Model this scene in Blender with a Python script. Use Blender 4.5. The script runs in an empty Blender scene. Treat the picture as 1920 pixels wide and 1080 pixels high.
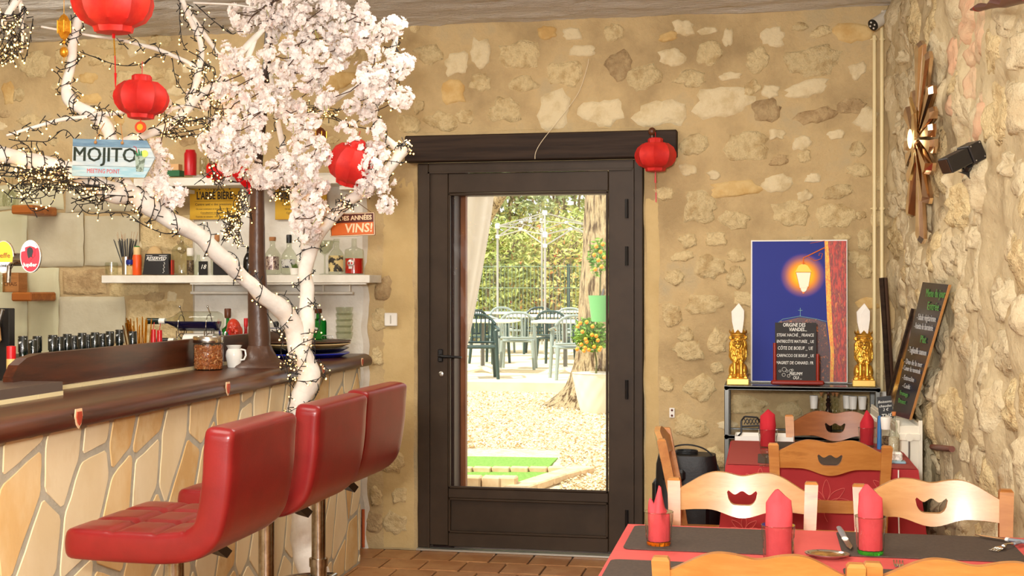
import bpy, bmesh, math, random
from mathutils import Vector, Matrix, noise, Euler
random.seed(7)
PI = math.pi
# ------------------------------------------------------------ camera, world, lights, exposure
F = 2400.0; H = 1.42; SY, CY = 0.1925, 0.9813
sc = bpy.context.scene
col = sc.collection
cd = bpy.data.cameras.new('camera'); cam = bpy.data.objects.new('camera', cd); col.objects.link(cam)
cd.sensor_width = 36; cd.lens = 36 * F / 1920; cd.clip_start = .05; cd.clip_end = 300
cam.location = (0, 0, H); cam.rotation_euler = (PI / 2, 0, math.atan2(SY, CY))
sc.camera = cam
sc.view_settings.view_transform = 'Standard'; sc.view_settings.look = 'None'
sc.view_settings.gamma = 1; sc.view_settings.use_curve_mapping = False
sc.view_settings.exposure = 0.0
sc.cycles.use_denoising = True
sc.cycles.max_bounces = 8; sc.cycles.transparent_max_bounces = 12
sc.cycles.sample_clamp_indirect = 6
w = bpy.data.worlds.new('sky'); sc.world = w; w.use_nodes = True
nt = w.node_tree
bg = nt.nodes['Background']
sk = nt.nodes.new('ShaderNodeTexSky'); sk.sky_type = 'HOSEK_WILKIE'; sk.turbidity = 5; sk.sun_direction = (-.45, -.5, .74)
mx = nt.nodes.new('ShaderNodeMix'); mx.data_type = 'RGBA'; mx.inputs[0].default_value = .75; mx.inputs[7].default_value = (1, .99, .97, 1)
nt.links.new(sk.outputs[0], mx.inputs[6]); nt.links.new(mx.outputs[2], bg.inputs[0]); bg.inputs[1].default_value = 2.1

def light(name, kind, loc, energy, size=.1, color=(1, 1, 1), look=None, sy=None):
    d = bpy.data.lights.new(name, kind); o = bpy.data.objects.new(name, d); col.objects.link(o)
    o.location = loc; d.energy = energy; d.color = color
    if kind == 'AREA':
        d.size = size
        if sy: d.shape = 'RECTANGLE'; d.size_y = sy
    elif kind == 'SUN': d.angle = size
    else: d.shadow_soft_size = size
    if look is not None:
        o.rotation_euler = (Vector(look) - Vector(loc)).to_track_quat('-Z', 'Y').to_euler()
    return o
light('sun', 'SUN', (0, 0, 20), 7.5, .02, (1, .96, .88), look=(.45 * 20, .5 * 20, 20 - .74 * 20 * 1.35))
light('camera_flash', 'AREA', (-.17, -.02, H + .24), 50, .09, (1, .97, .92), look=(-.95, 6.7, 1.35), sy=.06)
light('front_fill', 'AREA', (-1.9, -1.85, 1.55), 108, 4.6, (1, .975, .93), look=(-1.9, 3, 1.7), sy=2.2)  # added soft fill from behind the camera; the front wall has no window
light('overhead_fill', 'AREA', (-1.6, 2.4, 2.78), 42, 1.4, (1, .94, .84), look=(-1.6, 2.4, 0), sy=1.2)  # added overhead fill for the room, not a fitted lamp
light('bar_fill', 'AREA', (-3.4, 4.9, 2.74), 34, 1.4, (1, .93, .82), look=(-3.2, 6.7, 1.3), sy=.5)  # added fill to brighten the area behind the bar
light('overhead_fill', 'AREA', (-.7, 4.9, 2.8), 26, 1.2, (1, .94, .84), look=(-.7, 4.9, 0), sy=.8)  # second added overhead fill, nearer the door wall
light('ceiling_fill', 'AREA', (-.3, -.3, 1.75), 115, .35, (1, .98, .95), look=(-1.0, 5.4, 2.85), sy=.35)  # added fill aimed upwards to brighten the far ceiling

# ------------------------------------------------------------ helpers
def P(px, py=540., d=None, X=None, Y=None, Z=None):
    """a pixel of the photograph and one known world measure -> world point"""
    u = (px - 960) / F; v = (540 - py) / F
    dx, dy, dz = -SY + CY * u, CY + SY * u, v
    if X is not None: d = X / dx
    elif Y is not None: d = Y / dy
    elif Z is not None: d = (Z - H) / dz
    return Vector((dx * d, dy * d, H + dz * d))
def lin(c):
    o = []
    for v in c[:3]:
        v = v / 255.
        o.append(v / 12.92 if v <= .04045 else ((v + .055) / 1.055) ** 2.4)
    return (*o, 1.)
MATS = {}
def mat(name, c, rough=.6, metal=0., c2=None, c3=None, ns=6., nd=4., sharp=(.4, .6), stretch=(1, 1, 1), bump=0., bs=60., bd=.004,
        pos=False, trans=0., ior=1.45, emis=0., ecol=None, coat=0., rnd=0., spec=.5, sss=0., wave=None, bump2=None, alpha=1., thin=0., sheen=0.):
    if name in MATS: return MATS[name]
    m = bpy.data.materials.new(name); m.use_nodes = True; t = m.node_tree; N = t.nodes; L = t.links
    b = N['Principled BSDF']
    b.inputs['Base Color'].default_value = lin(c); b.inputs['Roughness'].default_value = rough
    b.inputs['Metallic'].default_value = metal; b.inputs['IOR'].default_value = ior
    b.inputs['Transmission Weight'].default_value = trans; b.inputs['Coat Weight'].default_value = coat
    b.inputs['Coat Roughness'].default_value = .12
    b.inputs['Specular IOR Level'].default_value = spec; b.inputs['Alpha'].default_value = alpha
    if sheen: b.inputs['Sheen Weight'].default_value = sheen
    if sss: b.inputs['Subsurface Weight'].default_value = sss; b.inputs['Subsurface Radius'].default_value = (.02, .01, .006); b.inputs['Subsurface Scale'].default_value = 1
    if emis:
        b.inputs['Emission Color'].default_value = lin(ecol or c); b.inputs['Emission Strength'].default_value = emis
    src = None
    def coords():
        if pos:
            g = N.new('ShaderNodeNewGeometry'); s = g.outputs['Position']
        else:
            g = N.new('ShaderNodeTexCoord'); s = g.outputs['Object']
        mp = N.new('ShaderNodeMapping'); mp.inputs['Scale'].default_value = stretch
        L.new(s, mp.inputs[0])
        if rnd:
            oi = N.new('ShaderNodeObjectInfo'); ml = N.new('ShaderNodeMath'); ml.operation = 'MULTIPLY'; ml.inputs[1].default_value = 40
            L.new(oi.outputs['Random'], ml.inputs[0]); cb = N.new('ShaderNodeCombineXYZ')
            for k in range(3): L.new(ml.outputs[0], cb.inputs[k])
            L.new(cb.outputs[0], mp.inputs['Location'])
        return mp.outputs[0]
    if c2 is not None:
        src = coords()
        nz = N.new('ShaderNodeTexNoise'); nz.inputs['Scale'].default_value = ns; nz.inputs['Detail'].default_value = nd
        nz.inputs['Roughness'].default_value = .62
        L.new(src, nz.inputs['Vector']); fac = nz.outputs['Fac']
        if wave:
            wv = N.new('ShaderNodeTexWave'); wv.inputs['Scale'].default_value = wave[0]; wv.inputs['Distortion'].default_value = wave[1]
            wv.inputs['Detail'].default_value = 3; wv.inputs['Detail Scale'].default_value = 1.5
            L.new(src, wv.inputs['Vector']); fac = wv.outputs['Fac']
        r = N.new('ShaderNodeValToRGB'); r.color_ramp.elements[0].position = sharp[0]; r.color_ramp.elements[1].position = sharp[1]
        r.color_ramp.elements[0].color = lin(c); r.color_ramp.elements[1].color = lin(c2)
        if c3 is not None:
            e = r.color_ramp.elements.new(min(.98, sharp[1] + .14)); e.color = lin(c3)
        L.new(fac, r.inputs[0]); out = r.outputs[0]
        L.new(out, b.inputs['Base Color'])
        if rnd:
            oi = N.new('ShaderNodeObjectInfo'); hs = N.new('ShaderNodeHueSaturation')
            mr = N.new('ShaderNodeMapRange'); mr.inputs[3].default_value = 1 - rnd; mr.inputs[4].default_value = 1 + rnd
            L.new(oi.outputs['Random'], mr.inputs[0]); L.new(mr.outputs[0], hs.inputs['Value']); L.new(out, hs.inputs['Color'])
            L.new(hs.outputs[0], b.inputs['Base Color'])
    if bump:
        s2 = src or coords()
        n2 = N.new('ShaderNodeTexNoise'); n2.inputs['Scale'].default_value = bs; n2.inputs['Detail'].default_value = 5; n2.inputs['Roughness'].default_value = .6
        L.new(s2, n2.inputs['Vector'])
        bp = N.new('ShaderNodeBump'); bp.inputs['Strength'].default_value = bump; bp.inputs['Distance'].default_value = bd
        L.new(n2.outputs['Fac'], bp.inputs['Height']); L.new(bp.outputs[0], b.inputs['Normal'])
        if bump2:
            n3 = N.new('ShaderNodeTexNoise'); n3.inputs['Scale'].default_value = bump2[0]; n3.inputs['Detail'].default_value = 3
            L.new(s2, n3.inputs['Vector']); b2 = N.new('ShaderNodeBump'); b2.inputs['Strength'].default_value = bump2[1]; b2.inputs['Distance'].default_value = bump2[2]
            L.new(n3.outputs['Fac'], b2.inputs['Height']); L.new(bp.outputs[0], b2.inputs['Normal']); L.new(b2.outputs[0], b.inputs['Normal'])
    if thin:   # thin-walled glass: a clear sheet with a mirror-like film, no refraction
        tr = N.new('ShaderNodeBsdfTransparent'); tr.inputs[0].default_value = lin(c)
        gl = N.new('ShaderNodeBsdfGlossy'); gl.inputs['Roughness'].default_value = rough
        fr = N.new('ShaderNodeLayerWeight'); fr.inputs[0].default_value = .5
        pw = N.new('ShaderNodeMath'); pw.operation = 'POWER'; pw.inputs[1].default_value = 3.5; L.new(fr.outputs['Facing'], pw.inputs[0])
        ad = N.new('ShaderNodeMath'); ad.operation = 'MULTIPLY_ADD'; ad.inputs[1].default_value = .42 * thin; ad.inputs[2].default_value = 0.02 * thin; ad.use_clamp = True
        ms = N.new('ShaderNodeMixShader'); L.new(pw.outputs[0], ad.inputs[0]); L.new(ad.outputs[0], ms.inputs[0])
        L.new(tr.outputs[0], ms.inputs[1]); L.new(gl.outputs[0], ms.inputs[2])
        L.new(ms.outputs[0], N['Material Output'].inputs[0])
    if emis: m.cycles.emission_sampling = 'NONE' if emis < 30 else 'AUTO'
    MATS[name] = m
    return m

class MB:
    def __init__(s): s.v = []; s.f = []; s.mi = []; s.cur = 0
    def add(s, vs, fs):
        o = len(s.v); s.v += [tuple(v) for v in vs]
        for f in fs: s.f.append(tuple(i + o for i in f)); s.mi.append(s.cur)
        return s
    def m(s, i): s.cur = i; return s
    def box(s, c, size, rot=None, bev=0.):
        x, y, z = [q / 2 for q in size]; c = Vector(c)
        R = Euler(rot).to_matrix() if rot is not None else Matrix.Identity(3)
        if bev <= 0:
            vs = [c + R @ Vector((a * x, b * y, e * z)) for a in (-1, 1) for b in (-1, 1) for e in (-1, 1)]
            return s.add(vs, [(0, 1, 3, 2), (4, 6, 7, 5), (0, 4, 5, 1), (2, 3, 7, 6), (0, 2, 6, 4), (1, 5, 7, 3)])
        bev = min(bev, x * .9, y * .9, z * .9); vs = []; fs = []
        for a in (-1, 1):
            for b in (-1, 1):
                for e in (-1, 1):
                    vs += [c + R @ Vector((a * x, b * (y - bev), e * (z - bev))), c + R @ Vector((a * (x - bev), b * y, e * (z - bev))), c + R @ Vector((a * (x - bev), b * (y - bev), e * z))]
        def I(a, b, e, k): return ((a > 0) * 4 + (b > 0) * 2 + (e > 0)) * 3 + k
        for a in (-1, 1):
            f = [I(a, -1, -1, 0), I(a, 1, -1, 0), I(a, 1, 1, 0), I(a, -1, 1, 0)]; fs.append(f if a > 0 else f[::-1])
            f = [I(-1, a, -1, 1), I(1, a, -1, 1), I(1, a, 1, 1), I(-1, a, 1, 1)]; fs.append(f if a < 0 else f[::-1])
            f = [I(-1, -1, a, 2), I(1, -1, a, 2), I(1, 1, a, 2), I(-1, 1, a, 2)]; fs.append(f if a > 0 else f[::-1])
        for a in (-1, 1):
            for b in (-1, 1):
                f = [I(a, b, -1, 0), I(a, b, -1, 1), I(a, b, 1, 1), I(a, b, 1, 0)]; fs.append(f if a * b > 0 else f[::-1])
                f = [I(a, -1, b, 0), I(a, 1, b, 0), I(a, 1, b, 2), I(a, -1, b, 2)]; fs.append(f if a * b > 0 else f[::-1])
                f = [I(-1, a, b, 1), I(1, a, b, 1), I(1, a, b, 2), I(-1, a, b, 2)]; fs.append(f if a * b < 0 else f[::-1])
                for e in (-1, 1):
                    f = [I(a, b, e, 0), I(a, b, e, 1), I(a, b, e, 2)]; fs.append(f if a * b * e > 0 else f[::-1])
        return s.add(vs, fs)
    def tube(s, pts, r, n=8, cap=True, flat=1.):
        pts = [Vector(p) for p in pts]
        if not hasattr(r, '__len__'): r = [r] * len(pts)
        k = len(pts); vs = []; fs = []; prev = None
        for i, p in enumerate(pts):
            t = (pts[min(i + 1, k - 1)] - pts[max(i - 1, 0)])
            t = t.normalized() if t.length > 1e-9 else Vector((0, 0, 1))
            if prev is None:
                a = Vector((0, 0, 1)) if abs(t.z) < .9 else Vector((0, 1, 0))
                q = t.cross(a).normalized()
            else:
                q = prev - t * prev.dot(t)
                q = q.normalized() if q.length > 1e-6 else t.orthogonal().normalized()
            prev = q; b = t.cross(q)
            for j in range(n):
                A = 2 * PI * j / n
                vs.append(p + q * (math.cos(A) * r[i]) + b * (math.sin(A) * r[i] * flat))
        for i in range(k - 1):
            for j in range(n):
                j2 = (j + 1) % n
                fs.append((i * n + j, i * n + j2, (i + 1) * n + j2, (i + 1) * n + j))
        if cap: fs.append(tuple(range(n))[::-1]); fs.append(tuple((k - 1) * n + j for j in range(n)))
        return s.add(vs, fs)
    def lathe(s, prof, c=(0, 0, 0), n=20, R=None, pleat=None):
        """prof: (radius, height) pairs"""
        c = Vector(c); vs = []; fs = []; k = len(prof)
        for i, (r, z) in enumerate(prof):
            for j in range(n):
                A = 2 * PI * j / n
                rr = r * (pleat(i, j) if pleat else 1)
                v = Vector((math.cos(A) * rr, math.sin(A) * rr, z))
                vs.append(c + (R @ v if R else v))
        for i in range(k - 1):
            for j in range(n):
                j2 = (j + 1) % n
                fs.append((i * n + j, i * n + j2, (i + 1) * n + j2, (i + 1) * n + j))
        if prof[0][0] > 1e-5: fs.append(tuple(range(n))[::-1])
        if prof[-1][0] > 1e-5: fs.append(tuple((k - 1) * n + j for j in range(n)))
        return s.add(vs, fs)
    def ball(s, c, r, n=10, m=7, R=None):
        if not hasattr(r, '__len__'): r = (r, r, r)
        c = Vector(c); vs = []; fs = []
        for i in range(m + 1):
            ph = PI * i / m
            for j in range(n):
                A = 2 * PI * j / n
                v = Vector((r[0] * math.sin(ph) * math.cos(A), r[1] * math.sin(ph) * math.sin(A), -r[2] * math.cos(ph)))
                vs.append(c + (R @ v if R else v))
        for i in range(m):
            for j in range(n):
                j2 = (j + 1) % n
                fs.append((i * n + j, i * n + j2, (i + 1) * n + j2, (i + 1) * n + j))
        return s.add(vs, fs)
    def prism(s, pts, a, b):
        """pts: closed list of 3D points (one face); thickness vector from a to b offsets"""
        n = len(pts); a = Vector(a); b = Vector(b)
        vs = [Vector(p) + a for p in pts] + [Vector(p) + b for p in pts]
        fs = [tuple(range(n))[::-1], tuple(range(n, 2 * n))] + [(i, (i + 1) % n, n + (i + 1) % n, n + i) for i in range(n)]
        return s.add(vs, fs)
    def grid(s, fn, nu, nv, flip=False):
        vs = [fn(i / nu, j / nv) for j in range(nv + 1) for i in range(nu + 1)]
        fs = []
        for j in range(nv):
            for i in range(nu):
                q = (j * (nu + 1) + i, j * (nu + 1) + i + 1, (j + 1) * (nu + 1) + i + 1, (j + 1) * (nu + 1) + i)
                fs.append(q[::-1] if flip else q)
        return s.add(vs, fs)
    def build(s, name, m=None, parent=None, smooth=False, origin=None, fix=True, merge=0.):
        me = bpy.data.meshes.new(name)
        o = Vector(origin) if origin is not None else Vector((0, 0, 0))
        me.from_pydata([(v[0] - o.x, v[1] - o.y, v[2] - o.z) for v in s.v], [], s.f)
        for q in (m if isinstance(m, (list, tuple)) else [m]):
            if q is not None: me.materials.append(q)
        if isinstance(m, (list, tuple)): me.polygons.foreach_set('material_index', s.mi)
        if merge or fix:
            bm = bmesh.new(); bm.from_mesh(me)
            if merge: bmesh.ops.remove_doubles(bm, verts=bm.verts, dist=merge)
            if fix: bmesh.ops.recalc_face_normals(bm, faces=bm.faces)
            bm.to_mesh(me); bm.free()
        if smooth:
            me.polygons.foreach_set('use_smooth', [True] * len(me.polygons))
            if smooth != 'all':
                try: me.set_sharp_from_angle(angle=smooth if smooth is not True else .7)
                except Exception: pass
        ob = bpy.data.objects.new(name, me); col.objects.link(ob)
        if parent is not None: ob.parent = parent
        elif origin is not None: ob.location = o
        return ob

def tag(o, label=None, cat=None, group=None, kind=None):
    if label: o['label'] = label
    if cat: o['category'] = cat
    if group: o['group'] = group
    if kind: o['kind'] = kind
    return o
def thing(name, label, cat, loc=(0, 0, 0), rz=0., group=None, rot=None):
    o = bpy.data.objects.new(name, None); col.objects.link(o); o.location = loc
    o.rotation_euler = rot if rot is not None else (0, 0, rz); o.empty_display_size = .1
    return tag(o, label, cat, group)
def dup(root, loc=None, rz=None, label=None, group=None):
    def cp(o, par):
        c = o.copy(); col.objects.link(c)
        if par is not None: c.parent = par
        for ch in [q for q in KIDS.get(o.name, [])]: cp(ch, c)
        return c
    KIDS = {}
    for q in col.objects:
        if q.parent: KIDS.setdefault(q.parent.name, []).append(q)
    r = cp(root, None)
    if loc is not None: r.location = loc
    if rz is not None: r.rotation_euler = (0, 0, rz)
    if label: r['label'] = label
    if group: r['group'] = group
    return r
TEXTS = []
def text(body, size, m, parent=None, loc=(0, 0, 0), rot=(PI / 2, 0, 0), name='lettering', align='CENTER', bold=0., shear=0., ext=.0006, sx=1., wmax=None):
    c = bpy.data.curves.new(name, 'FONT'); c.body = body; c.size = size; c.align_x = align; c.align_y = 'CENTER'
    c.offset = bold; c.shear = shear; c.extrude = ext; c.resolution_u = 2
    t = bpy.data.objects.new('font_source', c); col.objects.link(t)
    me = bpy.data.meshes.new(name); o = bpy.data.objects.new(name, me); col.objects.link(o)
    o.location = loc; o.rotation_euler = rot; o.scale = (sx, 1, 1)
    if parent is not None: o.parent = parent
    TEXTS.append((t, o, m, sx, wmax)); return o
def finish_texts():
    bpy.context.view_layer.update(); dg = bpy.context.evaluated_depsgraph_get()
    made = [bpy.data.meshes.new_from_object(t.evaluated_get(dg)) for t, *_ in TEXTS]
    for (t, o, m, sx, wmax), me in zip(TEXTS, made):
        me.materials.clear(); me.materials.append(m); o.data = me; me.name = o.name
        if wmax and me.vertices:
            xs = [v.co.x for v in me.vertices]; o.scale = (min(sx, wmax / max(.001, max(xs) - min(xs))), 1, 1)
        bpy.data.objects.remove(t)
def nz(v, s=1., seed=0.):
    return noise.noise(Vector(v) * s + Vector((seed, seed * 1.7, -seed)))
def smoothpath(pts, k=6):
    """catmull-rom through (point, radius)"""
    out = []; R = []
    n = len(pts)
    for i in range(n - 1):
        a = pts[max(i - 1, 0)]; b = pts[i]; c = pts[i + 1]; d = pts[min(i + 2, n - 1)]
        for j in range(k):
            t = j / k; q = []
            for A, B, C, D in ((a[0], b[0], c[0], d[0]), (a[1], b[1], c[1], d[1])):
                q.append((B * 2 + (C - A) * t + (A * 2 - B * 5 + C * 4 - D) * t * t + (B * 3 - A - C * 3 + D) * t ** 3) * .5)
            out.append(q[0]); R.append(q[1])
    out.append(pts[-1][0]); R.append(pts[-1][1])
    return out, R

def translucent(m, f=.35):
    t = m.node_tree; N = t.nodes; L = t.links; tl = N.new('ShaderNodeBsdfTranslucent'); ms = N.new('ShaderNodeMixShader'); ms.inputs[0].default_value = f
    b = N['Principled BSDF']
    if b.inputs['Base Color'].links: L.new(b.inputs['Base Color'].links[0].from_socket, tl.inputs[0])
    else: tl.inputs[0].default_value = b.inputs['Base Color'].default_value
    L.new(b.outputs[0], ms.inputs[1]); L.new(tl.outputs[0], ms.inputs[2]); L.new(ms.outputs[0], N['Material Output'].inputs[0]); return m
# shared materials
M_mortar = mat('lime_mortar', (166, 142, 102), .92, c2=(198, 172, 126), c3=(180, 164, 130), ns=2.4, nd=10, sharp=(.34, .56), bump=.7, bs=26, bd=.014, pos=True, bump2=(170, .35, .003))
M_stone = mat('wall_stone', (188, 160, 112), .9, c2=(218, 196, 148), c3=(196, 172, 126), ns=13, nd=10, sharp=(.36, .52), bump=1., bs=30, bd=.016, pos=True, rnd=.07, bump2=(120, .5, .005))
M_stonel = mat('pale_wall_stone', (204, 182, 138), .88, c2=(222, 204, 164), ns=9, nd=10, sharp=(.36, .52), bump=.9, bs=30, bd=.01, pos=True, rnd=.04)
M_stoneo = mat('ochre_wall_stone', (200, 162, 100), .9, c2=(216, 186, 128), ns=10, nd=9, bump=.6, bs=30, bd=.01, pos=True, rnd=.06)
M_stoneb = mat('brown_wall_stone', (166, 138, 98), .92, c2=(196, 170, 126), c3=(150, 122, 84), ns=12, nd=9, bump=1, bs=34, bd=.02, pos=True, rnd=.08)
M_plas = mat('ochre_plaster', (194, 166, 114), .9, c2=(206, 180, 128), c3=(182, 154, 106), ns=3, nd=8, bump=.35, bs=30, bd=.008, pos=True)
M_ceil = mat('rough_ceiling_plaster', (236, 232, 224), .9, c2=(226, 221, 212), ns=5, nd=6, bump=1., bs=26, bd=.035, pos=True, stretch=(.35, 1.6, 1), bump2=(120, .8, .008))
M_white = mat('white_paint', (232, 228, 216), .5, c2=(222, 216, 202), ns=8, bump=.15, bs=40)
M_wplas = mat('white_rough_plaster', (226, 222, 212), .8, c2=(214, 208, 196), ns=5, bump=.7, bs=22, bd=.01, pos=True)
M_tree = mat('white_painted_bark', (232, 227, 218), .7, c2=(220, 212, 202), ns=14, nd=5, bump=.6, bs=22, bd=.006, pos=True)
M_dark = mat('dark_brown_paint', (54, 41, 29), .5, c2=(61, 47, 34), ns=5, nd=3, bump=.08, bs=40, spec=.28)
M_dark2 = mat('dark_stained_beam', (40, 28, 20), .65, c2=(56, 41, 30), ns=7, nd=6, stretch=(.3, 1, 6), bump=.3, bs=20, spec=.25)
M_grout = mat('dark_grout', (96, 72, 52), .95, c2=(80, 60, 44), ns=30, bump=.5, bs=200, pos=True)
M_tile = mat('terracotta_tile', (160, 108, 64), .42, c2=(176, 128, 82), c3=(146, 84, 46), ns=7, nd=6, bump=.2, bs=40, bd=.004, pos=True, rnd=.12)
M_bwood = mat('varnished_dark_wood', (82, 40, 22), .34, c2=(58, 28, 15), c3=(102, 54, 30), ns=4, nd=6, stretch=(6, .6, 6), bump=.08, bs=30, pos=True, coat=.12, spec=.35)
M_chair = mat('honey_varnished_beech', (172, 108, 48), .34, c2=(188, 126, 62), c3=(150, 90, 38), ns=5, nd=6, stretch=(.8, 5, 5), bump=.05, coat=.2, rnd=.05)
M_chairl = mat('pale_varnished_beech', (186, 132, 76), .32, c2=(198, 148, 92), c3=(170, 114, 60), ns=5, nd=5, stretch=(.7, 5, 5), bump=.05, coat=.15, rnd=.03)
M_chairr = mat('reddish_varnished_beech', (134, 74, 34), .28, c2=(152, 88, 44), ns=5, nd=5, stretch=(.7, 5, 5), bump=.05, coat=.4)
M_chrome = mat('worn_chrome', (190, 186, 178), .16, 1., c2=(150, 140, 126), ns=18, bump=.05)
M_steel = mat('brushed_steel', (170, 168, 162), .34, 1.)
M_black = mat('black_plastic', (24, 23, 24), .35)
M_glass = mat('clear_glass', (248, 250, 248), .02, trans=1., ior=1.45)
M_glasst = mat('thin_clear_glass', (236, 238, 232), .03, thin=1.6)
M_red = mat('red_leatherette', (130, 28, 28), .28, c2=(118, 24, 24), ns=6, bump=.25, bs=220, bd=.001, spec=.5)
M_wire = mat('black_cable', (26, 28, 30), .5)
M_bulb = mat('warm_led', (255, 214, 140), .4, emis=9., ecol=(255, 186, 98))
# ------------------------------------------------------------ room shell
YW = 6.75; ZC = 2.85
def XW(px, Y=YW): return P(px, 540, Y=Y).x
def ZW(px, py, Y=YW): return P(px, py, Y=Y).z
DX0, DX1 = XW(783), XW(1208); DZ1 = ZW(1000, 303)
XL = -5.2; XR0 = .645   # room corner; right wall splays out towards the camera
def wallR(Y): return XR0 + (YW - Y) * .042
# floor
fl = MB(); fl.box(((XL + 1.4) / 2, 2.5, -.06), (7.2, 9.2, .1)); floor = tag(fl.build('floor', M_grout), kind='structure')
tw, th = .207, .229; tcount = 0; far = MB(); tmesh = None
for r in range(0, 40):
    y1 = YW - .045 - r * th
    for c_ in range(-22, 12):
        x0 = c_ * tw + (.5 * tw if r % 2 else 0) + .05
        if y1 - th < -2 or x0 < XL or x0 + tw > 1.2: continue
        vis = y1 > 5.3 and -2.35 < x0 < -.15
        cx, cy, sx, sy = x0 + tw / 2, y1 - th / 2, tw - .009, th - .010
        if vis:
            if tmesh is None:
                b = MB().box((0, 0, 0), (sx, sy, .014), bev=.003); o = b.build('tile', M_tile, floor); tmesh = o.data
            else:
                o = bpy.data.objects.new('tile', tmesh); col.objects.link(o); o.parent = floor
            o.location = (cx, cy, -.007 + random.uniform(-.0012, .0012)); o.rotation_euler = (random.uniform(-.004, .004), random.uniform(-.004, .004), 0)
        else:
            far.box((cx, cy, -.007), (sx, sy, .014))
o = far.build('tile_field', M_tile, floor); o['kind'] = 'stuff'
# ceiling
def cfn(u, v):
    x = XL + u * (1.5 - XL); y = -1.9 + v * (YW + 1.95)
    e = .012 * nz((x * 3, y * 9, 0), 1) + .010 * nz((x * 14, y * 34, 0), 1, 3)
    return (x, y, ZC + e)
cg = MB().grid(cfn, 170, 240, flip=True)
cg.box((-1.3, 2.5, ZC + .14), (6.2, 9.4, .2))
ceiling = tag(cg.build('ceiling', M_ceil, smooth='all', fix=False), kind='structure')
# back wall: front face with lumpy mortar, cut round the doorway
def relief(x, z):
    return .012 * nz((x * 1.7, z * 1.9, 1), 1) + .007 * nz((x * 6, z * 6, 4), 1) + .003 * nz((x * 18, z * 18, 4), 1)
def wall_patch(mb, x0, x1, z0, z1, st=.03):
    nu = max(2, int((x1 - x0) / st)); nv = max(2, int((z1 - z0) / st))
    def fn(u, v):
        x = x0 + u * (x1 - x0); z = z0 + v * (z1 - z0)
        edge = min(1, min(abs(x - DX0), abs(x - DX1)) / .12) if z < DZ1 + .1 else 1
        return (x, YW - relief(x, z) * edge, z)
    mb.grid(fn, nu, nv)
wb = MB()
wall_patch(wb, XL, DX0, -.05, ZC + .03); wall_patch(wb, DX1, 1.2, -.05, ZC + .03); wall_patch(wb, DX0, DX1, DZ1, ZC + .03)
wb.box(((XL + DX0) / 2, YW + .19, 1.5), (DX0 - XL, .3, 3.1)); wb.box(((DX1 + 1.2) / 2, YW + .19, 1.5), (1.2 - DX1, .3, 3.1))
wb.box(((DX0 + DX1) / 2, YW + .19, (DZ1 + 3.05) / 2), (DX1 - DX0, .3, 3.05 - DZ1))
wall_back = tag(wb.build('wall_back', M_mortar, smooth='all', fix=False), kind='structure')
# smoother ochre render beside the doorway
pl = MB()
for xa, xb_, za, zb in ((XW(712), DX0, 0, ZW(750, 265)), (DX1, XW(1238), .0, ZW(1230, 300)), (XW(740), XW(1240), DZ1 + .17, ZW(900, 245))):
    def fn(u, v):
        x = xa + u * (xb_ - xa); z = za + v * (zb - za)
        e = min(u, 1 - u, v if za > .1 else 1, 1 - v); 
        return (x + .012 * nz((x, z * 5, 0), 1), YW - relief(x, z) * min(1, min(abs(x - DX0), abs(x - DX1)) / .12) - .004 * min(1, e * 5) + .002, z)
    pl.grid(fn, 8, 60)
o = pl.build('plaster_band', M_plas, wall_back, smooth='all', fix=False)

def rubble(cx, cz, w_, h_, seed, dome=.014, nseg=20, rough=.2, rings=(1., .9, .66, .34)):
    """irregular stone lying in the XZ plane, proud towards -Y; local coords, origin at its centre"""
    rnd = random.Random(seed); vs = []; fs = []
    ph = rnd.random() * 50; tilt = rnd.uniform(-.5, .5); sq = rnd.uniform(.75, 1.15)
    for k, q in enumerate(rings):
        for j in range(nseg):
            A = 2 * PI * j / nseg
            ca, sa = math.cos(A), math.sin(A)
            p = (abs(ca) ** 3.2 + abs(sa) ** 3.2) ** (-1 / 3.2) * (.6 + .4 * sq) if sq > .9 else 1
            r = p * (1 + rough * 1.9 * nz((ca * 1.3, sa * 1.3, ph), 1) + rough * 1.5 * nz((ca * 3, sa * 3, ph), 1) + rough * .5 * nz((ca * 8, sa * 8, ph), 1))
            x = ca * r * w_ / 2 * q; z = sa * r * h_ / 2 * q
            x, z = x * math.cos(tilt * .4) - z * math.sin(tilt * .4), x * math.sin(tilt * .4) + z * math.cos(tilt * .4)
            d = (0 if k == 0 else dome * (.55 + .45 * (1 - q))) + (0 if k == 0 else .7 * dome * nz((x * 34, z * 34, ph), 1))
            vs.append((x, -d, z))
    n = nseg
    for k in range(len(rings) - 1):
        for j in range(n): fs.append((k * n + j, k * n + (j + 1) % n, (k + 1) * n + (j + 1) % n, (k + 1) * n + j))
    fs.append(tuple((len(rings) - 1) * n + j for j in range(n)))
    return vs, fs
placed = []
SM = {'s': M_stone, 'l': M_stonel, 'o': M_stoneo, 'b': M_stoneb}
def back_stone(px, py, w_, h_, t='s', dome=.013):
    c = P(px, py, Y=YW); k = c.length and YW / P(px, py, d=1).y / F
    W_, H_ = w_ * k * 1.06, h_ * k * 1.06
    sd = int(px * 31 + py * 7)
    vs, fs = rubble(0, 0, W_, H_, sd, dome); y0 = YW - relief(c.x, c.z)
    vs = [(x, (YW - relief(c.x + x, c.z + z) - y0) + (y if k >= 20 else .004), z) for k, (x, y, z) in enumerate(vs)]
    b = MB().add(vs, fs); o = b.build('stone', SM[t], wall_back, smooth='all')
    o.location = (c.x, y0, c.z)
    placed.append((px, py, max(w_, h_) / 2, w_, h_))
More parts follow.
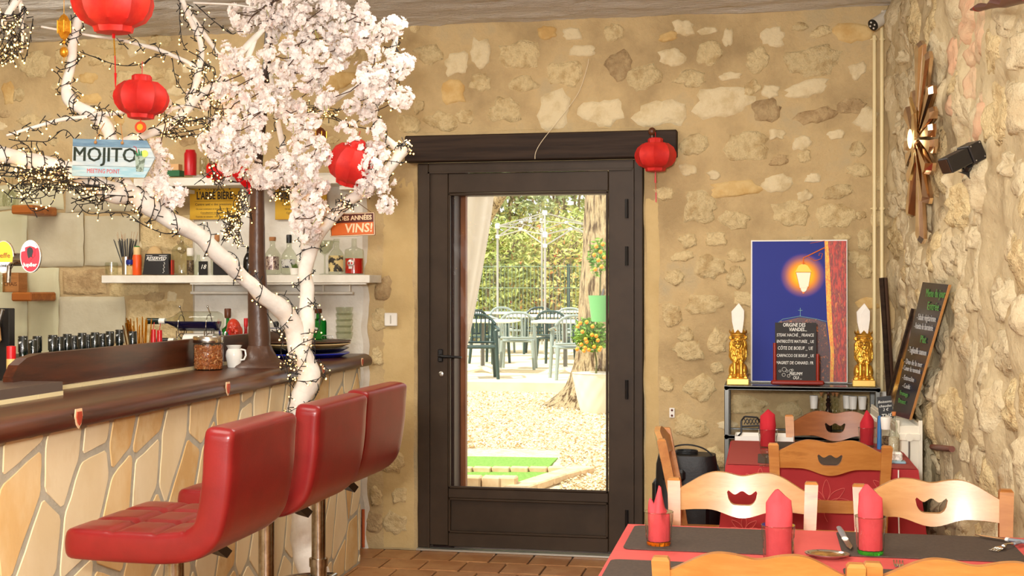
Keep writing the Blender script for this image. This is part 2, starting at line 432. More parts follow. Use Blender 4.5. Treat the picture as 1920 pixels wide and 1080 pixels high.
for q in ((802,101,60,35,'s'),(860,121,46,38,'l'),(850,172,44,38,'o'),(901,155,40,32,'s'),(901,98,34,48,'l'),(974,100,75,48,'s'),(1025,61,38,22,'o'),
 (1073,64,35,24,'l'),(1092,95,50,22,'l'),(1058,137,66,50,'s'),(980,158,55,32,'s'),(946,208,60,42,'s'),(1039,207,60,68,'l'),(1133,213,78,60,'l'),(1234,214,92,44,'l'),
 (828,228,55,40,'s'),(767,232,48,32,'s'),(1209,145,62,48,'s'),(1150,60,45,30,'s'),(1158,122,50,50,'b'),(1280,52,36,28,'l'),(1253,69,36,16,'o'),(1327,58,36,16,'l'),(1365,71,20,32,'l'),
 (1331,101,46,44,'s'),(1449,69,42,42,'l'),(1257,109,46,34,'l'),(1423,112,48,46,'s'),(1521,114,95,60,'s'),(1295,148,50,28,'s'),(1370,143,36,14,'l'),
 (1410,165,30,28,'s'),(1444,171,32,24,'l'),(1513,167,80,30,'l'),(1355,190,98,52,'l'),(1259,212,50,46,'l'),(1436,207,50,34,'b'),(1530,216,70,30,'b'),(1610,133,28,28,'l'),
 (1457,252,28,20,'l'),(1504,269,34,26,'l'),(1568,252,32,18,'l'),(1300,271,55,42,'s'),(1402,275,78,56,'s'),(1289,318,38,22,'l'),(1338,327,26,18,'l'),(1457,344,60,34,'l'),
 (1376,354,85,28,'o'),(1525,333,30,18,'l'),(1572,361,52,26,'s'),(1478,397,62,44,'s'),(1564,407,75,46,'s'),(1508,368,26,22,'l'),(1291,452,36,24,'s'),(1342,448,40,26,'s'),
 (1376,412,56,32,'s'),(1312,388,62,54,'s'),(1623,450,30,40,'s'),(1260,300,20,16,'l'),(1610,320,44,26,'s'),(1600,200,50,26,'b'),(1600,60,62,34,'o'),(1540,60,40,22,'s'),(1500,50,30,16,'s'),
 (1625,225,36,40,'l'),(1608,280,30,30,'s'),(1650,412,30,30,'s'),(1650,340,22,26,'s'),(60,118,62,50,'s'),(15,172,22,42,'o'),(36,178,22,26,'s'),(58,228,52,30,'s'),(115,105,26,30,'s'),
 (285,135,46,24,'s'),(190,60,50,26,'s'),(300,75,50,26,'s'),(240,150,44,40,'s'),(90,65,36,20,'s'),(700,100,50,34,'s'),(650,150,40,30,'o'),(650,100,44,30,'s'),(690,60,40,20,'s'),
 (520,170,40,50,'s'),(620,150,36,40,'o'),(700,165,30,30,'s'),(740,170,30,26,'s'),
 (1265,520,34,26,'s'),(1330,500,50,40,'s'),(1380,520,36,44,'s'),(1260,590,36,40,'s'),(1320,570,60,34,'s'),(1345,640,36,44,'s'),(1290,660,52,34,'s'),(1250,720,28,30,'s'),(1310,728,60,44,'s'),(1345,690,26,20,'s'),
 (1290,800,60,40,'s'),(1400,760,70,34,'s'),(1480,770,44,28,'s'),(1340,860,50,40,'s'),(1270,880,36,30,'s'),(1380,480,30,24,'s'),(1620,500,28,40,'s'),(1600,480,20,24,'s'),
 (720,540,34,50,'b'),(712,600,28,40,'s'),(706,670,22,30,'s'),(730,860,50,40,'s'),(705,930,26,34,'s'),(740,980,50,40,'s'),(700,980,30,40,'b'),(752,930,30,26,'s'),(1590,820,60,40,'s'),(1540,740,36,20,'s')):
    back_stone(*q)
rr = random.Random(3); tries = 0; extra = 0
while tries < 6000 and extra < 95:
    tries += 1
    if rr.random() < .62: px, py = rr.uniform(745, 1660), rr.uniform(45, 900)
    else: px, py = rr.uniform(0, 745), rr.uniform(62, 330)
    w_, h_ = rr.uniform(16, 44), rr.uniform(14, 30)
    if 740 < px < 1240 and py > 232: continue
    if 640 < px < 745 and py > 250: continue
    if 560 > px > 100 and py > 300: continue
    if any(abs(px - a) < (w_ + e) / 2 * .98 and abs(py - b) < (h_ + f) / 2 * .98 for a, b, _, e, f in placed): continue
    back_stone(px, py, w_, h_, rr.choice('sssblso'), .009); extra += 1
# dressed blocks behind the bar
def block(x0, y0, x1, y1, m, dome=.016, Yoff=.0, sd=1, name='stone_block'):
    a = P(x0, y1, Y=YW); c = P(x1, y0, Y=YW)
    cx, cz = (a.x + c.x) / 2, (a.z + c.z) / 2; W_, H_ = c.x - a.x, c.z - a.z
    b = MB()
    def fn(u, v):
        x = (u - .5) * W_; z = (v - .5) * H_
        x += .012 * nz((0, (z + cz) * 9, sd), 1) * (abs(u - .5) * 2) ** 3; z += .010 * nz(((x + cx) * 9, 0, sd), 1) * (abs(v - .5) * 2) ** 3
        e = min(u, 1 - u) * W_, min(v, 1 - v) * H_
        k = min(1, min(e) / .02)
        return (x, -(dome * k ** .5 + .007 * nz(((x + cx) * 6, (z + cz) * 6, sd), 1) * k) + .006, z)
    b.grid(fn, 20, 16)
    o = b.build(name, m, wall_back, smooth='all', fix=False); o.location = (cx, YW - .004 - Yoff, cz); return o
M_blk = mat('pale_dressed_stone', (186, 176, 148), .85, c2=(198, 190, 164), c3=(172, 160, 130), ns=3, nd=8, bump=.35, bs=30, bd=.008, pos=True)
M_pale = mat('pale_green_plaster', (200, 196, 160), .8, c2=(208, 204, 172), ns=2, nd=6, bump=.2, bs=20, bd=.006, pos=True)
block(-60, 396, 52, 690, M_pale, .014, .006, 9, 'plaster_panel')
block(53, 399, 158, 500, M_blk, .018, .012, 2); block(160, 404, 262, 498, M_blk, .016, .01, 3); block(54, 502, 112, 690, M_pale, .014, .01, 4)
block(118, 505, 200, 552, M_stoneb, .014, .006, 5); block(112, 556, 236, 640, M_blk, .02, .012, 6); block(204, 500, 300, 556, M_stone, .012, .004, 7)
block(240, 560, 345, 650, M_stone, .014, .006, 8); block(264, 404, 360, 470, M_stone, .012, .004, 10); block(-60, 345, 120, 394, M_pale, .012, .004, 11); block(124, 345, 250, 398, M_blk, .012, .006, 12)
for i in range(14):
    back_stone(rr.uniform(262, 352), rr.uniform(405, 640), rr.uniform(18, 40), rr.uniform(14, 26), rr.choice('sbl'), .01)
# white painted panel with a wavy worn right edge
def wp(u, v):
    z = ZW(500, 1040) + v * (ZW(500, 325) - ZW(500, 1040)); x0, x1 = XW(361), XW(691)
    x1 += .03 * nz((0, z * 7, 2), 1) * (z < 1.55); x = x0 + u * (x1 - x0)
    return (x, YW - .028 - .003 * nz((x * 8, z * 8, 0), 1) + (.03 if u in (0., 1.) or v in (0., 1.) else 0), z)
MB().grid(wp, 40, 60).build('plaster_panel', M_wplas, wall_back, smooth=.6, fix=False)
# crack lines in the mortar
# right wall
wr = MB()
def rrel(y, z):
    a = nz((y * 4.2 + .5 * nz((y * 3, z * 3, 1), 1), z * 3.6, 2), 1)
    return .035 * nz((y * 1.3, z * 1.1, 7), 1) + .05 * (abs(a) ** .7) * (1 if a > 0 else -.4) + .018 * abs(nz((y * 9, z * 7, 5), 1)) + .008 * nz((y * 19, z * 17, 5), 1)
def wrf(u, v):
    y = -1.9 + u * (YW + .1 + 1.9); z = -.05 + v * (ZC + .08)
    return (wallR(y) - rrel(y, z), y, z)
wr.grid(wrf, 340, 130)
wr.box((1.35, 2.4, 1.5), (.3, 9.2, 3.1), rot=(0, 0, .042))
M_rw = mat('pale_rubble_plaster', (182, 162, 124), .92, c2=(200, 182, 144), c3=(166, 142, 102), ns=3.2, nd=8, sharp=(.38, .56), bump=.7, bs=20, bd=.015, pos=True, bump2=(120, .35, .004))
M_rs = mat('pale_rubble_stone', (196, 176, 138), .9, c2=(210, 194, 158), c3=(180, 150, 106), ns=7, nd=9, sharp=(.38, .58), bump=.9, bs=22, bd=.02, pos=True, rnd=.06, bump2=(90, .4, .006))
M_rp = mat('rosy_rubble_stone', (208, 164, 130), .9, c2=(202, 176, 140), ns=4, nd=6, bump=.6, bs=24, bd=.015, pos=True, rnd=.04)
wall_right = tag(wr.build('wall_right', M_rw, smooth='all', fix=False), kind='structure')
pr = []; cnt = 0; rq = random.Random(11); tries = 0
while cnt < 262 and tries < 9000:
    tries += 1
    y = rq.uniform(3.0, 6.7); z = rq.uniform(.35, 2.8); w_, h_ = rq.uniform(.10, .27), rq.uniform(.12, .27)
    if cnt > 130: w_ *= .6; h_ *= .6
    if any(abs(y - a) < (w_ + c_) / 2 * .86 and abs(z - b) < (h_ + d_) / 2 * .86 for a, b, c_, d_ in pr): continue
    pr.append((y, z, w_, h_)); cnt += 1
    vs, fs = rubble(0, 0, w_, h_, cnt * 17, rq.uniform(.008, .03), nseg=22, rough=.24, rings=(1., .88, .7, .5, .28))
    c0 = wallR(y) - rrel(y, z); v2 = []
    for k_, (lx, ly, lz) in enumerate(vs):
        yy, zz_ = y + lx, z + lz; v2.append(((wallR(yy) - rrel(yy, zz_) - c0) + (.006 if k_ < 22 else ly * (1 + .5 * nz((yy * 18, zz_ * 16, 3), 1))), lx, lz))
    b = MB().add(v2, fs); pink = 4.3 < y < 5.2 and 1.7 < z < 2.5 and rq.random() < .45
    o = b.build('stone', M_rp if pink else (M_rs if rq.random() < .8 else M_stone), wall_right, smooth='all')
    o.location = (c0, y, z)
# other walls of the room, out of view
M_in = mat('cream_wall', (196, 172, 130), .9)
tag(MB().box((XL - .1, 2.4, 1.45), (.2, 9.2, 3.1)).build('wall_left', M_in), kind='structure')
tag(MB().box((-1.3, -2.05, 1.45), (6.2, .2, 3.1)).build('wall_front', M_in), kind='structure')

# ------------------------------------------------------------ door
door = tag(bpy.data.objects.new('door_1', None), kind='structure'); col.objects.link(door)
DO = Vector(((DX0 + DX1) / 2, YW, 0)); door.location = DO
def dx(px, Y=YW): return XW(px, Y) - DO.x
def dz(py, px=990, Y=YW): return ZW(px, py, Y)
Z0 = .012
fw0, fw1 = dx(785), dx(1206); ft = DZ1
fr = MB(); ly0 = dx(805); ly1 = dx(1189); lt = dz(320)
for a, b in ((fw0, ly0), (ly1, fw1)): fr.box(((a + b) / 2, .03, (Z0 + ft) / 2), (b - a, .1, ft - Z0), bev=.004)
fr.box(((ly0 + ly1) / 2, .03, (lt + ft) / 2), (ly1 - ly0, .1, ft - lt), bev=.003)
fr.box((ly0 + .004, -.026, (Z0 + lt) / 2), (.010, .014, lt - Z0)); fr.box((ly1 - .004, -.026, (Z0 + lt) / 2), (.010, .014, lt - Z0)); fr.box((0, -.026, lt - .004), (ly1 - ly0, .014, .010))
fr.build('door_frame', M_dark, door)
gx0, gx1, gz0, gz1 = dx(842), dx(1141), dz(919), dz(361)
dl = MB(); dy = .018
dl.box(((ly0 + .004 + gx0) / 2, dy, (Z0 + lt) / 2 + .005), (gx0 - ly0 - .008, .07, lt - Z0 - .02), bev=.003)
dl.box(((gx1 + ly1 - .004) / 2, dy, (Z0 + lt) / 2 + .005), (ly1 - gx1 - .008, .07, lt - Z0 - .02), bev=.003)
dl.box(((gx0 + gx1) / 2, dy, (gz1 + lt) / 2 - .003), (gx1 - gx0, .07, lt - gz1 - .012), bev=.003)
pz0, pz1 = dz(1003), dz(937)
dl.box(((gx0 + gx1) / 2, dy, (gz0 + pz1) / 2), (gx1 - gx0, .07, gz0 - pz1), bev=.003)
dl.box(((gx0 + gx1) / 2, dy, (Z0 + .01 + pz0) / 2), (gx1 - gx0, .07, pz0 - Z0 - .01), bev=.003)
dl.build('door_leaf', M_dark, door)
be = MB()
for a, b, c_, d_ in ((gx0, gx1, gz0, gz1), (gx0, gx1, pz0, pz1)):
    for (x, z, sx, sz) in (((a + b) / 2, c_ + .006, b - a, .012), ((a + b) / 2, d_ - .006, b - a, .012), (a + .006, (c_ + d_) / 2, .012, d_ - c_), (b - .006, (c_ + d_) / 2, .012, d_ - c_)):
        be.box((x, -.012, z), (sx, .02, sz), bev=.003)
be.build('glazing_bead', M_dark, door)
MB().box(((gx0 + gx1) / 2, .018, (pz0 + pz1) / 2), (gx1 - gx0, .02, pz1 - pz0)).build('bottom_panel', M_dark, door)
M_pane = mat('door_glass', (250, 250, 248), .0, thin=.45)
MB().box(((gx0 + gx1) / 2, .014, (gz0 + gz1) / 2), (gx1 - gx0, .006, gz1 - gz0)).build('glass_pane', M_pane, door)
hd = MB(); hx, hz = dx(829), dz(668)
hd.box((hx - .004, -.022, hz), (.028, .012, .07), bev=.005); hd.tube([(hx, -.02, hz), (hx, -.065, hz), (hx + .02, -.075, hz - .002), (hx + .125, -.072, hz - .006)], [.009, .009, .009, .006], 10)
hd.build('door_handle', M_black, door, smooth=True)
kh = MB(); kz = dz(703); kh.lathe([(.014, 0), (.014, .008), (.010, .010), (0, .010)], (hx, -.016, kz), 14, R=Euler((PI / 2, 0, 0)).to_matrix()); kh.box((hx, -.028, kz), (.006, .006, .014))
kh.build('key_cylinder', M_steel, door, smooth=True)
for py in (394, 481, 727, 966):
    MB().tube([(dx(1176), -.028, dz(py) - .05), (dx(1176), -.028, dz(py) + .05)], .009, 8).build('hinge', M_black, door, smooth=True)
MB().box((0, -.03, .006), (fw1 - fw0, .06, .012), bev=.003).build('threshold', mat('aluminium_threshold', (205, 205, 196), .3, .8), door)
# wooden lining of the opening, outside the leaf
M_ow = mat('orange_stained_wood', (150, 88, 46), .5, c2=(122, 66, 34), ns=6, stretch=(4, 4, .4), bump=.15)
ln = MB(); ln.box((gx0 - .055, .175, 1.08), (.12, .15, 2.2)); ln.box((gx1 + .065, .175, 1.08), (.12, .15, 2.2)); ln.box((0, .21, gz1 + .06), (fw1 - fw0, .22, .11))
ln.build('door_lining', mat('dark_outer_lining', (62, 34, 24), .5, c2=(48, 26, 18), ns=5, stretch=(4, 4, .5)), door)
ot = MB(); ot.box((gx0 - .032, .275, 1.08), (.13, .045, 2.2)); ot.box((gx1 + .060, .275, 1.08), (.13, .045, 2.2)); ot.build('outer_trim', M_ow, door)
# lintel
lb = MB(); c0 = P(765, 257, Y=YW); c1 = P(1271, 244, Y=YW)
lb.box(((c0.x + c1.x) / 2, YW - .02, (DZ1 + .004 + ZW(1000, 252)) / 2), (c1.x - c0.x, .1, ZW(1000, 252) - DZ1 - .004), bev=.006)
lb.build('lintel', M_dark2).update_tag(); tag(bpy.data.objects['lintel'], kind='structure')
bpy.data.objects['lintel'].name = 'trim_1'
# ------------------------------------------------------------ bar counter
BA, BB = Vector((-1.925, 1.0, 0)), Vector((-2.04, 6.33, 0))   # foot of the stone front, near and far end
bdir = (BB - BA).normalized(); bnorm = Vector((bdir.y, -bdir.x, 0))   # bnorm points to the room (+X)
BZ = 1.08
bar = thing('bar_counter', 'long bar counter with dark varnished top and crazy-paved yellow stone front', 'bar', (BB.x, BB.y, 0))
BO = Vector((BB.x, BB.y, 0))
def bl(s, t, z): return BB - bdir * s + bnorm * t + Vector((0, 0, z))   # s: metres back from far end, t: towards room
LB = (BB - BA).length
b = MB(); b.prism([bl(0, -.06, 0), bl(0, -.001, 0), bl(LB, -.001, 0), bl(LB, -.06, 0)], (0, 0, 0), (0, 0, 1.02))
b.prism([bl(0, -.34, 0), bl(0, -.06, 0), bl(.06, -.06, 0), bl(.06, -.34, 0)], (0, 0, 0), (0, 0, 1.02))
b.build('counter_body', mat('pale_grey_mortar', (188, 182, 164), .9, c2=(176, 170, 152), ns=20, bump=.5, bs=120, pos=True), bar, origin=BO)
# top with rounded nose
ct = MB(); prof = [(-.42, 1.03), (-.42, 1.075), (-.40, BZ), (.015, BZ), (.035, BZ - .006), (.05, BZ - .02), (.055, BZ - .035), (.052, 1.028), (.045, 1.02), (-.02, 1.02)]
vs = []
segs = [(-.035, 0), (.9, 0), (2.2, 0), (3.6, 0), (LB, 0)]
for s, _ in segs: vs += [bl(s, t, z) for t, z in prof]
n = len(prof); fs = [tuple(range(n))[::-1], tuple((len(segs) - 1) * n + j for j in range(n))]
for i in range(len(segs) - 1):
    for j in range(n): fs.append((i * n + j, i * n + (j + 1) % n, (i + 1) * n + (j + 1) % n, (i + 1) * n + j))
ct.add(vs, fs); ct.build('countertop', M_bwood, bar, smooth=True, origin=BO)
# wooden pegs / worn emblems on the nose
M_peg = mat('worn_red_plug', (170, 60, 34), .5); M_pegw = mat('chipped_plug_rim', (226, 190, 150), .6)
def bs_at(px):   # distance s along the bar nose for a pixel column
    lo, hi = 0, LB
    for _ in range(40):
        mid = (lo + hi) / 2; p = bl(mid, .055, 1.05)
        cx_ = p.x * CY + p.y * SY; cz_ = -p.x * SY + p.y * CY
        if 960 + F * cx_ / cz_ > px: lo = mid
        else: hi = mid
    return lo
for px, s_ in ((147, 1.), (427, .9), (606, .7), (679, .7)):
    s = bs_at(px); g = MB()
    g.prism([bl(s + a * .022 * s_, .054, 1.048 + c_ * .03 * s_) for a, c_ in ((-.8, .9), (.8, .9), (1, .2), (.6, -.6), (0, -1), (-.6, -.6), (-1, .2))], (0, 0, 0), bnorm * .003)
    o = g.build('plug_rim', M_pegw, bar, origin=BO)
    g = MB(); g.prism([bl(s + a * .015 * s_, .057, 1.048 + c_ * .021 * s_) for a, c_ in ((-.8, .9), (.8, .9), (1, .2), (.6, -.6), (0, -1), (-.6, -.6), (-1, .2))], (0, 0, 0), bnorm * .003)
    g.build('plug', M_peg, bar, origin=BO)
# crazy paving: voronoi cells on the front
M_pav = [mat('cream_paving_stone', (226, 204, 160), .7, c2=(234, 216, 178), c3=(216, 186, 132), ns=3, nd=5, stretch=(1, 1, .6), bump=.25, bs=12, bd=.006, rnd=.03),
         mat('yellow_paving_stone', (222, 184, 124), .7, c2=(232, 204, 154), c3=(206, 160, 92), ns=4, nd=5, stretch=(1, 1, .5), bump=.3, bs=12, bd=.006, rnd=.05),
         mat('rusty_paving_stone', (212, 170, 108), .72, c2=(224, 196, 144), c3=(190, 144, 84), ns=7, nd=7, stretch=(1, 1, .7), bump=.35, bs=20, bd=.006, rnd=.04)]
rv = random.Random(5); seeds = []
for _ in range(5000):
    p = (rv.uniform(-.1, 4.6), rv.uniform(-.1, 1.1)); big = rv.uniform(.62, 1.3)
    if all(((p[0] - q[0] + .35 * (p[1] - q[1])) / .165) ** 2 + ((p[1] - q[1]) / .27) ** 2 > big for q in seeds): seeds.append(p)
def clip(poly, a, b_, c_):   # keep a*x+b*y<=c
    out = []
    for i in range(len(poly)):
        p, q = poly[i], poly[(i + 1) % len(poly)]; dp = a * p[0] + b_ * p[1] - c_; dq = a * q[0] + b_ * q[1] - c_
        if dp <= 0: out.append(p)
        if dp * dq < 0: t = dp / (dp - dq); out.append((p[0] + t * (q[0] - p[0]), p[1] + t * (q[1] - p[1])))
    return out
AX = 1.45; SHR = (.3, .35, .4, .3, .35)
for i, sd in enumerate(seeds):
    poly = [(.003, .012), (4.5, .012), (4.5, 1.012), (.003, 1.012)]; gap = .0115
    for j, q in enumerate(seeds):
        if i == j or abs(q[0] - sd[0]) > .8: continue
        dxx, dyy = q[0] - sd[0], q[1] - sd[1]; mxx, my = (q[0] + sd[0]) / 2, (q[1] + sd[1]) / 2
        e1_ = AX * (dxx + SHR[i % 5] * dyy); A, B = AX * e1_, AX * SHR[i % 5] * e1_ + dyy * .8; A, B = AX * AX * (dxx + .35 * dyy), AX * AX * .35 * (dxx + .35 * dyy) + dyy * .7; L_ = math.hypot(A, B)
        poly = clip(poly, A / L_, B / L_, (A * mxx + B * my) / L_ - gap)
        if not poly: break
    if len(poly) < 3: continue
    # round the corners and roughen the edges
    pts = []
    for k in range(len(poly)):
        p0, p1, p2 = poly[k - 1], poly[k], poly[(k + 1) % len(poly)]
        la = math.hypot(p0[0] - p1[0], p0[1] - p1[1]); lc = math.hypot(p2[0] - p1[0], p2[1] - p1[1]); 
        ra, rc = min(.010, la * .3) / max(la, 1e-6), min(.010, lc * .3) / max(lc, 1e-6)
        pts.append((p1[0] + (p0[0] - p1[0]) * ra, p1[1] + (p0[1] - p1[1]) * ra)); pts.append((p1[0] + (p2[0] - p1[0]) * rc, p1[1] + (p2[1] - p1[1]) * rc))
        if lc > .1:
            for f in (.35, .65):
                wob = .005 * nz((p1[0] * 20 + f * 9, p1[1] * 20, 2), 1)
                pts.append((p1[0] + (p2[0] - p1[0]) * f + wob, p1[1] + (p2[1] - p1[1]) * f + wob))
    cx = sum(p[0] for p in pts) / len(pts); cz = sum(p[1] for p in pts) / len(pts)
    g = MB(); n = len(pts); oo = bl(cx, 0, cz)
    v0 = [bl(x, -.012, z) - oo for x, z in pts]; v1 = [bl(x, .0, z) - oo for x, z in pts]
    v2 = [bl(cx + (x - cx) * .982, .0022, cz + (z - cz) * .99) - oo for x, z in pts]
    g.add(v0 + v1 + v2, [(k, (k + 1) % n, n + (k + 1) % n, n + k) for k in range(n)] + [(n + k, n + (k + 1) % n, 2 * n + (k + 1) % n, 2 * n + k) for k in range(n)] + [tuple(2 * n + k for k in range(n))])
    o = g.build('paving_stone', M_pav[rv.choice((0, 0, 0, 1, 1, 2))], bar); o.location = oo - BO
# small corner stones at the end of the bar
# rail: upright dark board with a rounded end, pale mosaic strip below, tray
rail_x0 = -.335
def bY(Y): return (BB.y - Y) / bdir.y
g = MB(); sN, sF = bY(3.66), bY(6.2); zt = 1.205
outl = [(sF, 1.08), (sN, 1.08), (sN, 1.14), (sN - .03, 1.175), (sN - .08, 1.196), (sN - .16, zt), (sF, zt)]
g.prism([bl(s, rail_x0, z) for s, z in outl], (0, 0, 0), -bnorm * .035)
g.build('rail_board', M_bwood, bar, origin=BO)
M_mos = mat('cream_ceramic_strip', (226, 210, 164), .3)
k = 0; s = bY(6.15)
while s < bY(3.76):
    g = MB().prism([bl(s, rail_x0 + .001, BZ), bl(s, rail_x0 + .022, BZ), bl(s + .148, rail_x0 + .022, BZ), bl(s + .148, rail_x0 + .001, BZ)], (0, 0, 0), (0, 0, .012))
    g.build('edging_tile', M_mos, bar, origin=BO); s += .15
# raised working shelf with drip tray at the near end
g = MB(); g.prism([bl(bY(3.72), -.20, BZ + .013), bl(bY(3.72), -.42, BZ + .013), bl(LB - 1, -.42, BZ + .013), bl(LB - 1, -.20, BZ + .013)], (0, 0, 0), (0, 0, .03))
g.build('drip_tray', mat('grey_brown_tray', (92, 78, 70), .3), bar, origin=BO)
s = bY(3.72)
while s < LB - 1.2:
    MB().prism([bl(s, -.198, BZ), bl(s, -.21, BZ), bl(s + .148, -.21, BZ), bl(s + .148, -.198, BZ)], (0, 0, 0), (0, 0, .0135)).build('edging_tile', M_mos, bar, origin=BO); s += .15
# lower back worktop behind the bar
tag(MB().box((-3.35, 6.28, .45), (1.55, .66, .9), bev=.01).build('back_worktop', mat('dark_worktop', (60, 44, 34), .5), origin=(-3.35, 6.28, 0)),
    'low worktop standing behind the bar under the white shelves', 'counter')

# ------------------------------------------------------------ red stools
def make_stool(X, Y, rz, label):
    t = thing('bar_stool', label, 'stool', (X, Y, 0), rz, 'red bar stools along the counter')
    # local: front towards -x, back at +x, width along y
    ow = .235
    def prof_pt(s):   # centre line of seat+back shell
        pts = [(-.205, .755), (-.1, .752), (0, .75), (.09, .752), (.155, .765), (.195, .80), (.212, .86), (.222, .93), (.226, 1.0), (.232, 1.065)]
        f = s * (len(pts) - 1); i = min(int(f), len(pts) - 2); f -= i
        a, b = pts[i], pts[i + 1]; p0 = pts[max(i - 1, 0)]; p3 = pts[min(i + 2, len(pts) - 1)]
        q = [.5 * (2 * a[k] + (b[k] - p0[k]) * f + (2 * p0[k] - 5 * a[k] + 4 * b[k] - p3[k]) * f * f + (3 * a[k] - p0[k] - 3 * b[k] + p3[k]) * f ** 3) for k in (0, 1)]
        return q
    def rim(n_mid):   # (position 0..1, edge fraction) with a rolled quarter at both ends
        q = [(0, .0), (.0012, .35), (.004, .62), (.010, .83), (.020, .95), (.034, 1.)]
        m_ = [(.05 + .9 * i / n_mid, 1.) for i in range(n_mid + 1)]
        return q + m_ + [(1 - a, b_) for a, b_ in q[::-1]]
    SL, WL = rim(64), rim(34); NS, NW = len(SL) - 1, len(WL) - 1; vs = []; fs = []
    def ring(s):
        p = prof_pt(s); q = prof_pt(min(1, s + .01)); r = prof_pt(max(0, s - .01))
        tx, tz = q[0] - r[0], q[1] - r[1]; L_ = math.hypot(tx, tz); return p, (-tz / L_, tx / L_)
    def half_w(s):
        e = min(s, 1 - s); return ow * (1 - .09 * max(0, 1 - e / .05) ** 2)
    for side in (1, -1):
        for s, es in SL:
            p, nn = ring(s); hw = half_w(s)
            for w_, ew in WL:
                v = w_ * 2 - 1; y = v * hw; th = .039 * es * ew; inn = min(1, (min(s, 1 - s) + .0) / .09) * min(1, (1 - abs(v)) / .22)
                if side > 0:   # inside cushion: tufting grooves
                    g = 0
                    for cs in (.15, .29, .43): g = max(g, math.exp(-((s - cs) / .010) ** 2))
                    for cv in (-.34, .34):
                        if s < .50: g = max(g, math.exp(-((v - cv) / .05) ** 2))
                    th += inn * (.006 - .014 * g)
                else: th += inn * .003
                vs.append((p[0] + nn[0] * th * side, y, p[1] + nn[1] * th * side))
    W1 = NW + 1; off = (NS + 1) * W1
    for i in range(NS):
        for j in range(NW):
            a = i * W1 + j; fs.append((a, a + 1, a + W1 + 1, a + W1)); a += off; fs.append((a, a + W1, a + W1 + 1, a + 1))
    b = MB().add(vs, fs); o = b.build('seat_shell', M_red, t, smooth='all', merge=.0004)
    MB().box((0, 0, .703), (.2, .2, .012), bev=.004).build('mounting_plate', M_black, t)
    b = MB(); b.tube([(0, 0, .02), (0, 0, .42)], .03, 20); b.tube([(0, 0, .42), (0, 0, .70)], .0255, 20); b.tube([(0, 0, .40), (0, 0, .43)], .034, 20); b.build('column', M_chrome, t, smooth=True)
    b = MB(); b.lathe([(.205, 0), (.205, .008), (.19, .016), (.08, .032), (.035, .06), (.03, .06)], n=36); b.build('base', M_chrome, t, smooth=True)
    b = MB(); ring_ = [(-.02 - .16 * math.sin(a), .17 * math.cos(a), .33) for a in [PI * k / 16 for k in range(17)]]
    b.tube([(0, .03, .33)] + [(0.0, .17, .33)] + ring_[1:-1] + [(0, -.17, .33), (0, -.03, .33)], .010, 10); b.build('footrest', M_chrome, t, smooth=True)
    b = MB(); b.tube([(0, .02, .69), (.03, .10, .685), (.05, .15, .675)], .005, 8); b.build('lever', M_steel, t)
    b = MB(); b.prism([(.02, .10, .70), (.05, .17, .665), (.085, .175, .655), (.07, .11, .70)], (-.008, 0, -.01), (.008, 0, .012)); b.build('lever_grip', M_black, t)
    return t
make_stool(-1.585, 3.27, 0.0, 'front bar stool, seen whole with its tufted red seat')
make_stool(-1.585, 3.93, -.02, 'middle bar stool beside the white trunk, only its red back showing')
make_stool(-1.60, 4.47, -.03, 'farthest bar stool, its red back closest to the door wall')

# ------------------------------------------------------------ white painted tree
PATHS = {}
def br(name, pts, k=6, wob=.5):
    L_ = []
    for (px, py, d, rp) in pts: L_.append((P(px, py, d=d), rp * d / F))
    pt, R = smoothpath(L_, k)
    pt = [p + Vector((nz(p * 9, 1, 3), nz(p * 9, 1, 5), nz(p * 9, 1, 8))) * r * wob for p, r in zip(pt, R)]
    R = [max(.0015, r * (1 + .16 * nz(p * 16, 1, 12))) for p, r in zip(pt, R)]
    PATHS[name] = (pt, R); return pt, R
TO = P(590, 1080, d=5.3); TO.z = 0
tree = thing('painted_tree', 'white painted tree trunk with forked branches rising between the bar stools', 'tree', TO)
def trunk_part(name, key, pts, n=12, k=6, wob=.5):
    pt, R = br(key, pts, k, wob); b = MB().tube(pt, R, n); return b.build(name, M_tree, tree, smooth='all', origin=TO)
foot = P(606, 1080, d=5.33)
trunk_part('trunk', 'trunk', [(622, 1180, 5.36, 40), (608, 1120, 5.35, 32), (580, 1050, 5.33, 25), (562, 960, 5.32, 20), (556, 900, 5.32, 18), (555, 840, 5.32, 17), (556, 790, 5.32, 18), (566, 740, 5.32, 20), (574, 705, 5.32, 22), (566, 668, 5.32, 20), (556, 632, 5.32, 20), (545, 605, 5.31, 19)], 16)
trunk_part('branch', 'main', [(556, 632, 5.32, 18), (540, 596, 5.3, 19), (520, 580, 5.27, 17), (487, 550, 5.2, 15), (453, 515, 5.13, 14), (420, 485, 5.06, 16), (387, 455, 5.0, 16), (353, 430, 4.95, 16), (320, 413, 4.9, 15), (285, 392, 4.85, 17), (250, 370, 4.8, 20), (215, 362, 4.75, 20), (183, 350, 4.72, 18), (133, 325, 4.66, 17), (67, 303, 4.6, 16), (0, 290, 4.52, 15), (-70, 276, 4.45, 14)], 14)
trunk_part('branch', 'right', [(570, 650, 5.33, 17), (574, 610, 5.36, 17), (574, 570, 5.38, 13), (576, 540, 5.4, 12), (574, 515, 5.4, 13), (580, 480, 5.41, 14), (582, 455, 5.42, 17), (598, 437, 5.42, 13), (622, 408, 5.42, 11), (655, 378, 5.43, 10), (695, 350, 5.45, 11), (735, 308, 5.48, 10), (752, 285, 5.5, 11), (762, 273, 5.5, 10), (768, 268, 5.5, 9)], 14)
trunk_part('branch', 'stub', [(582, 460, 5.42, 14), (570, 430, 5.42, 12), (555, 390, 5.44, 9), (545, 340, 5.45, 7), (530, 270, 5.46, 6), (516, 200, 5.46, 5), (505, 120, 5.46, 4)], 10)
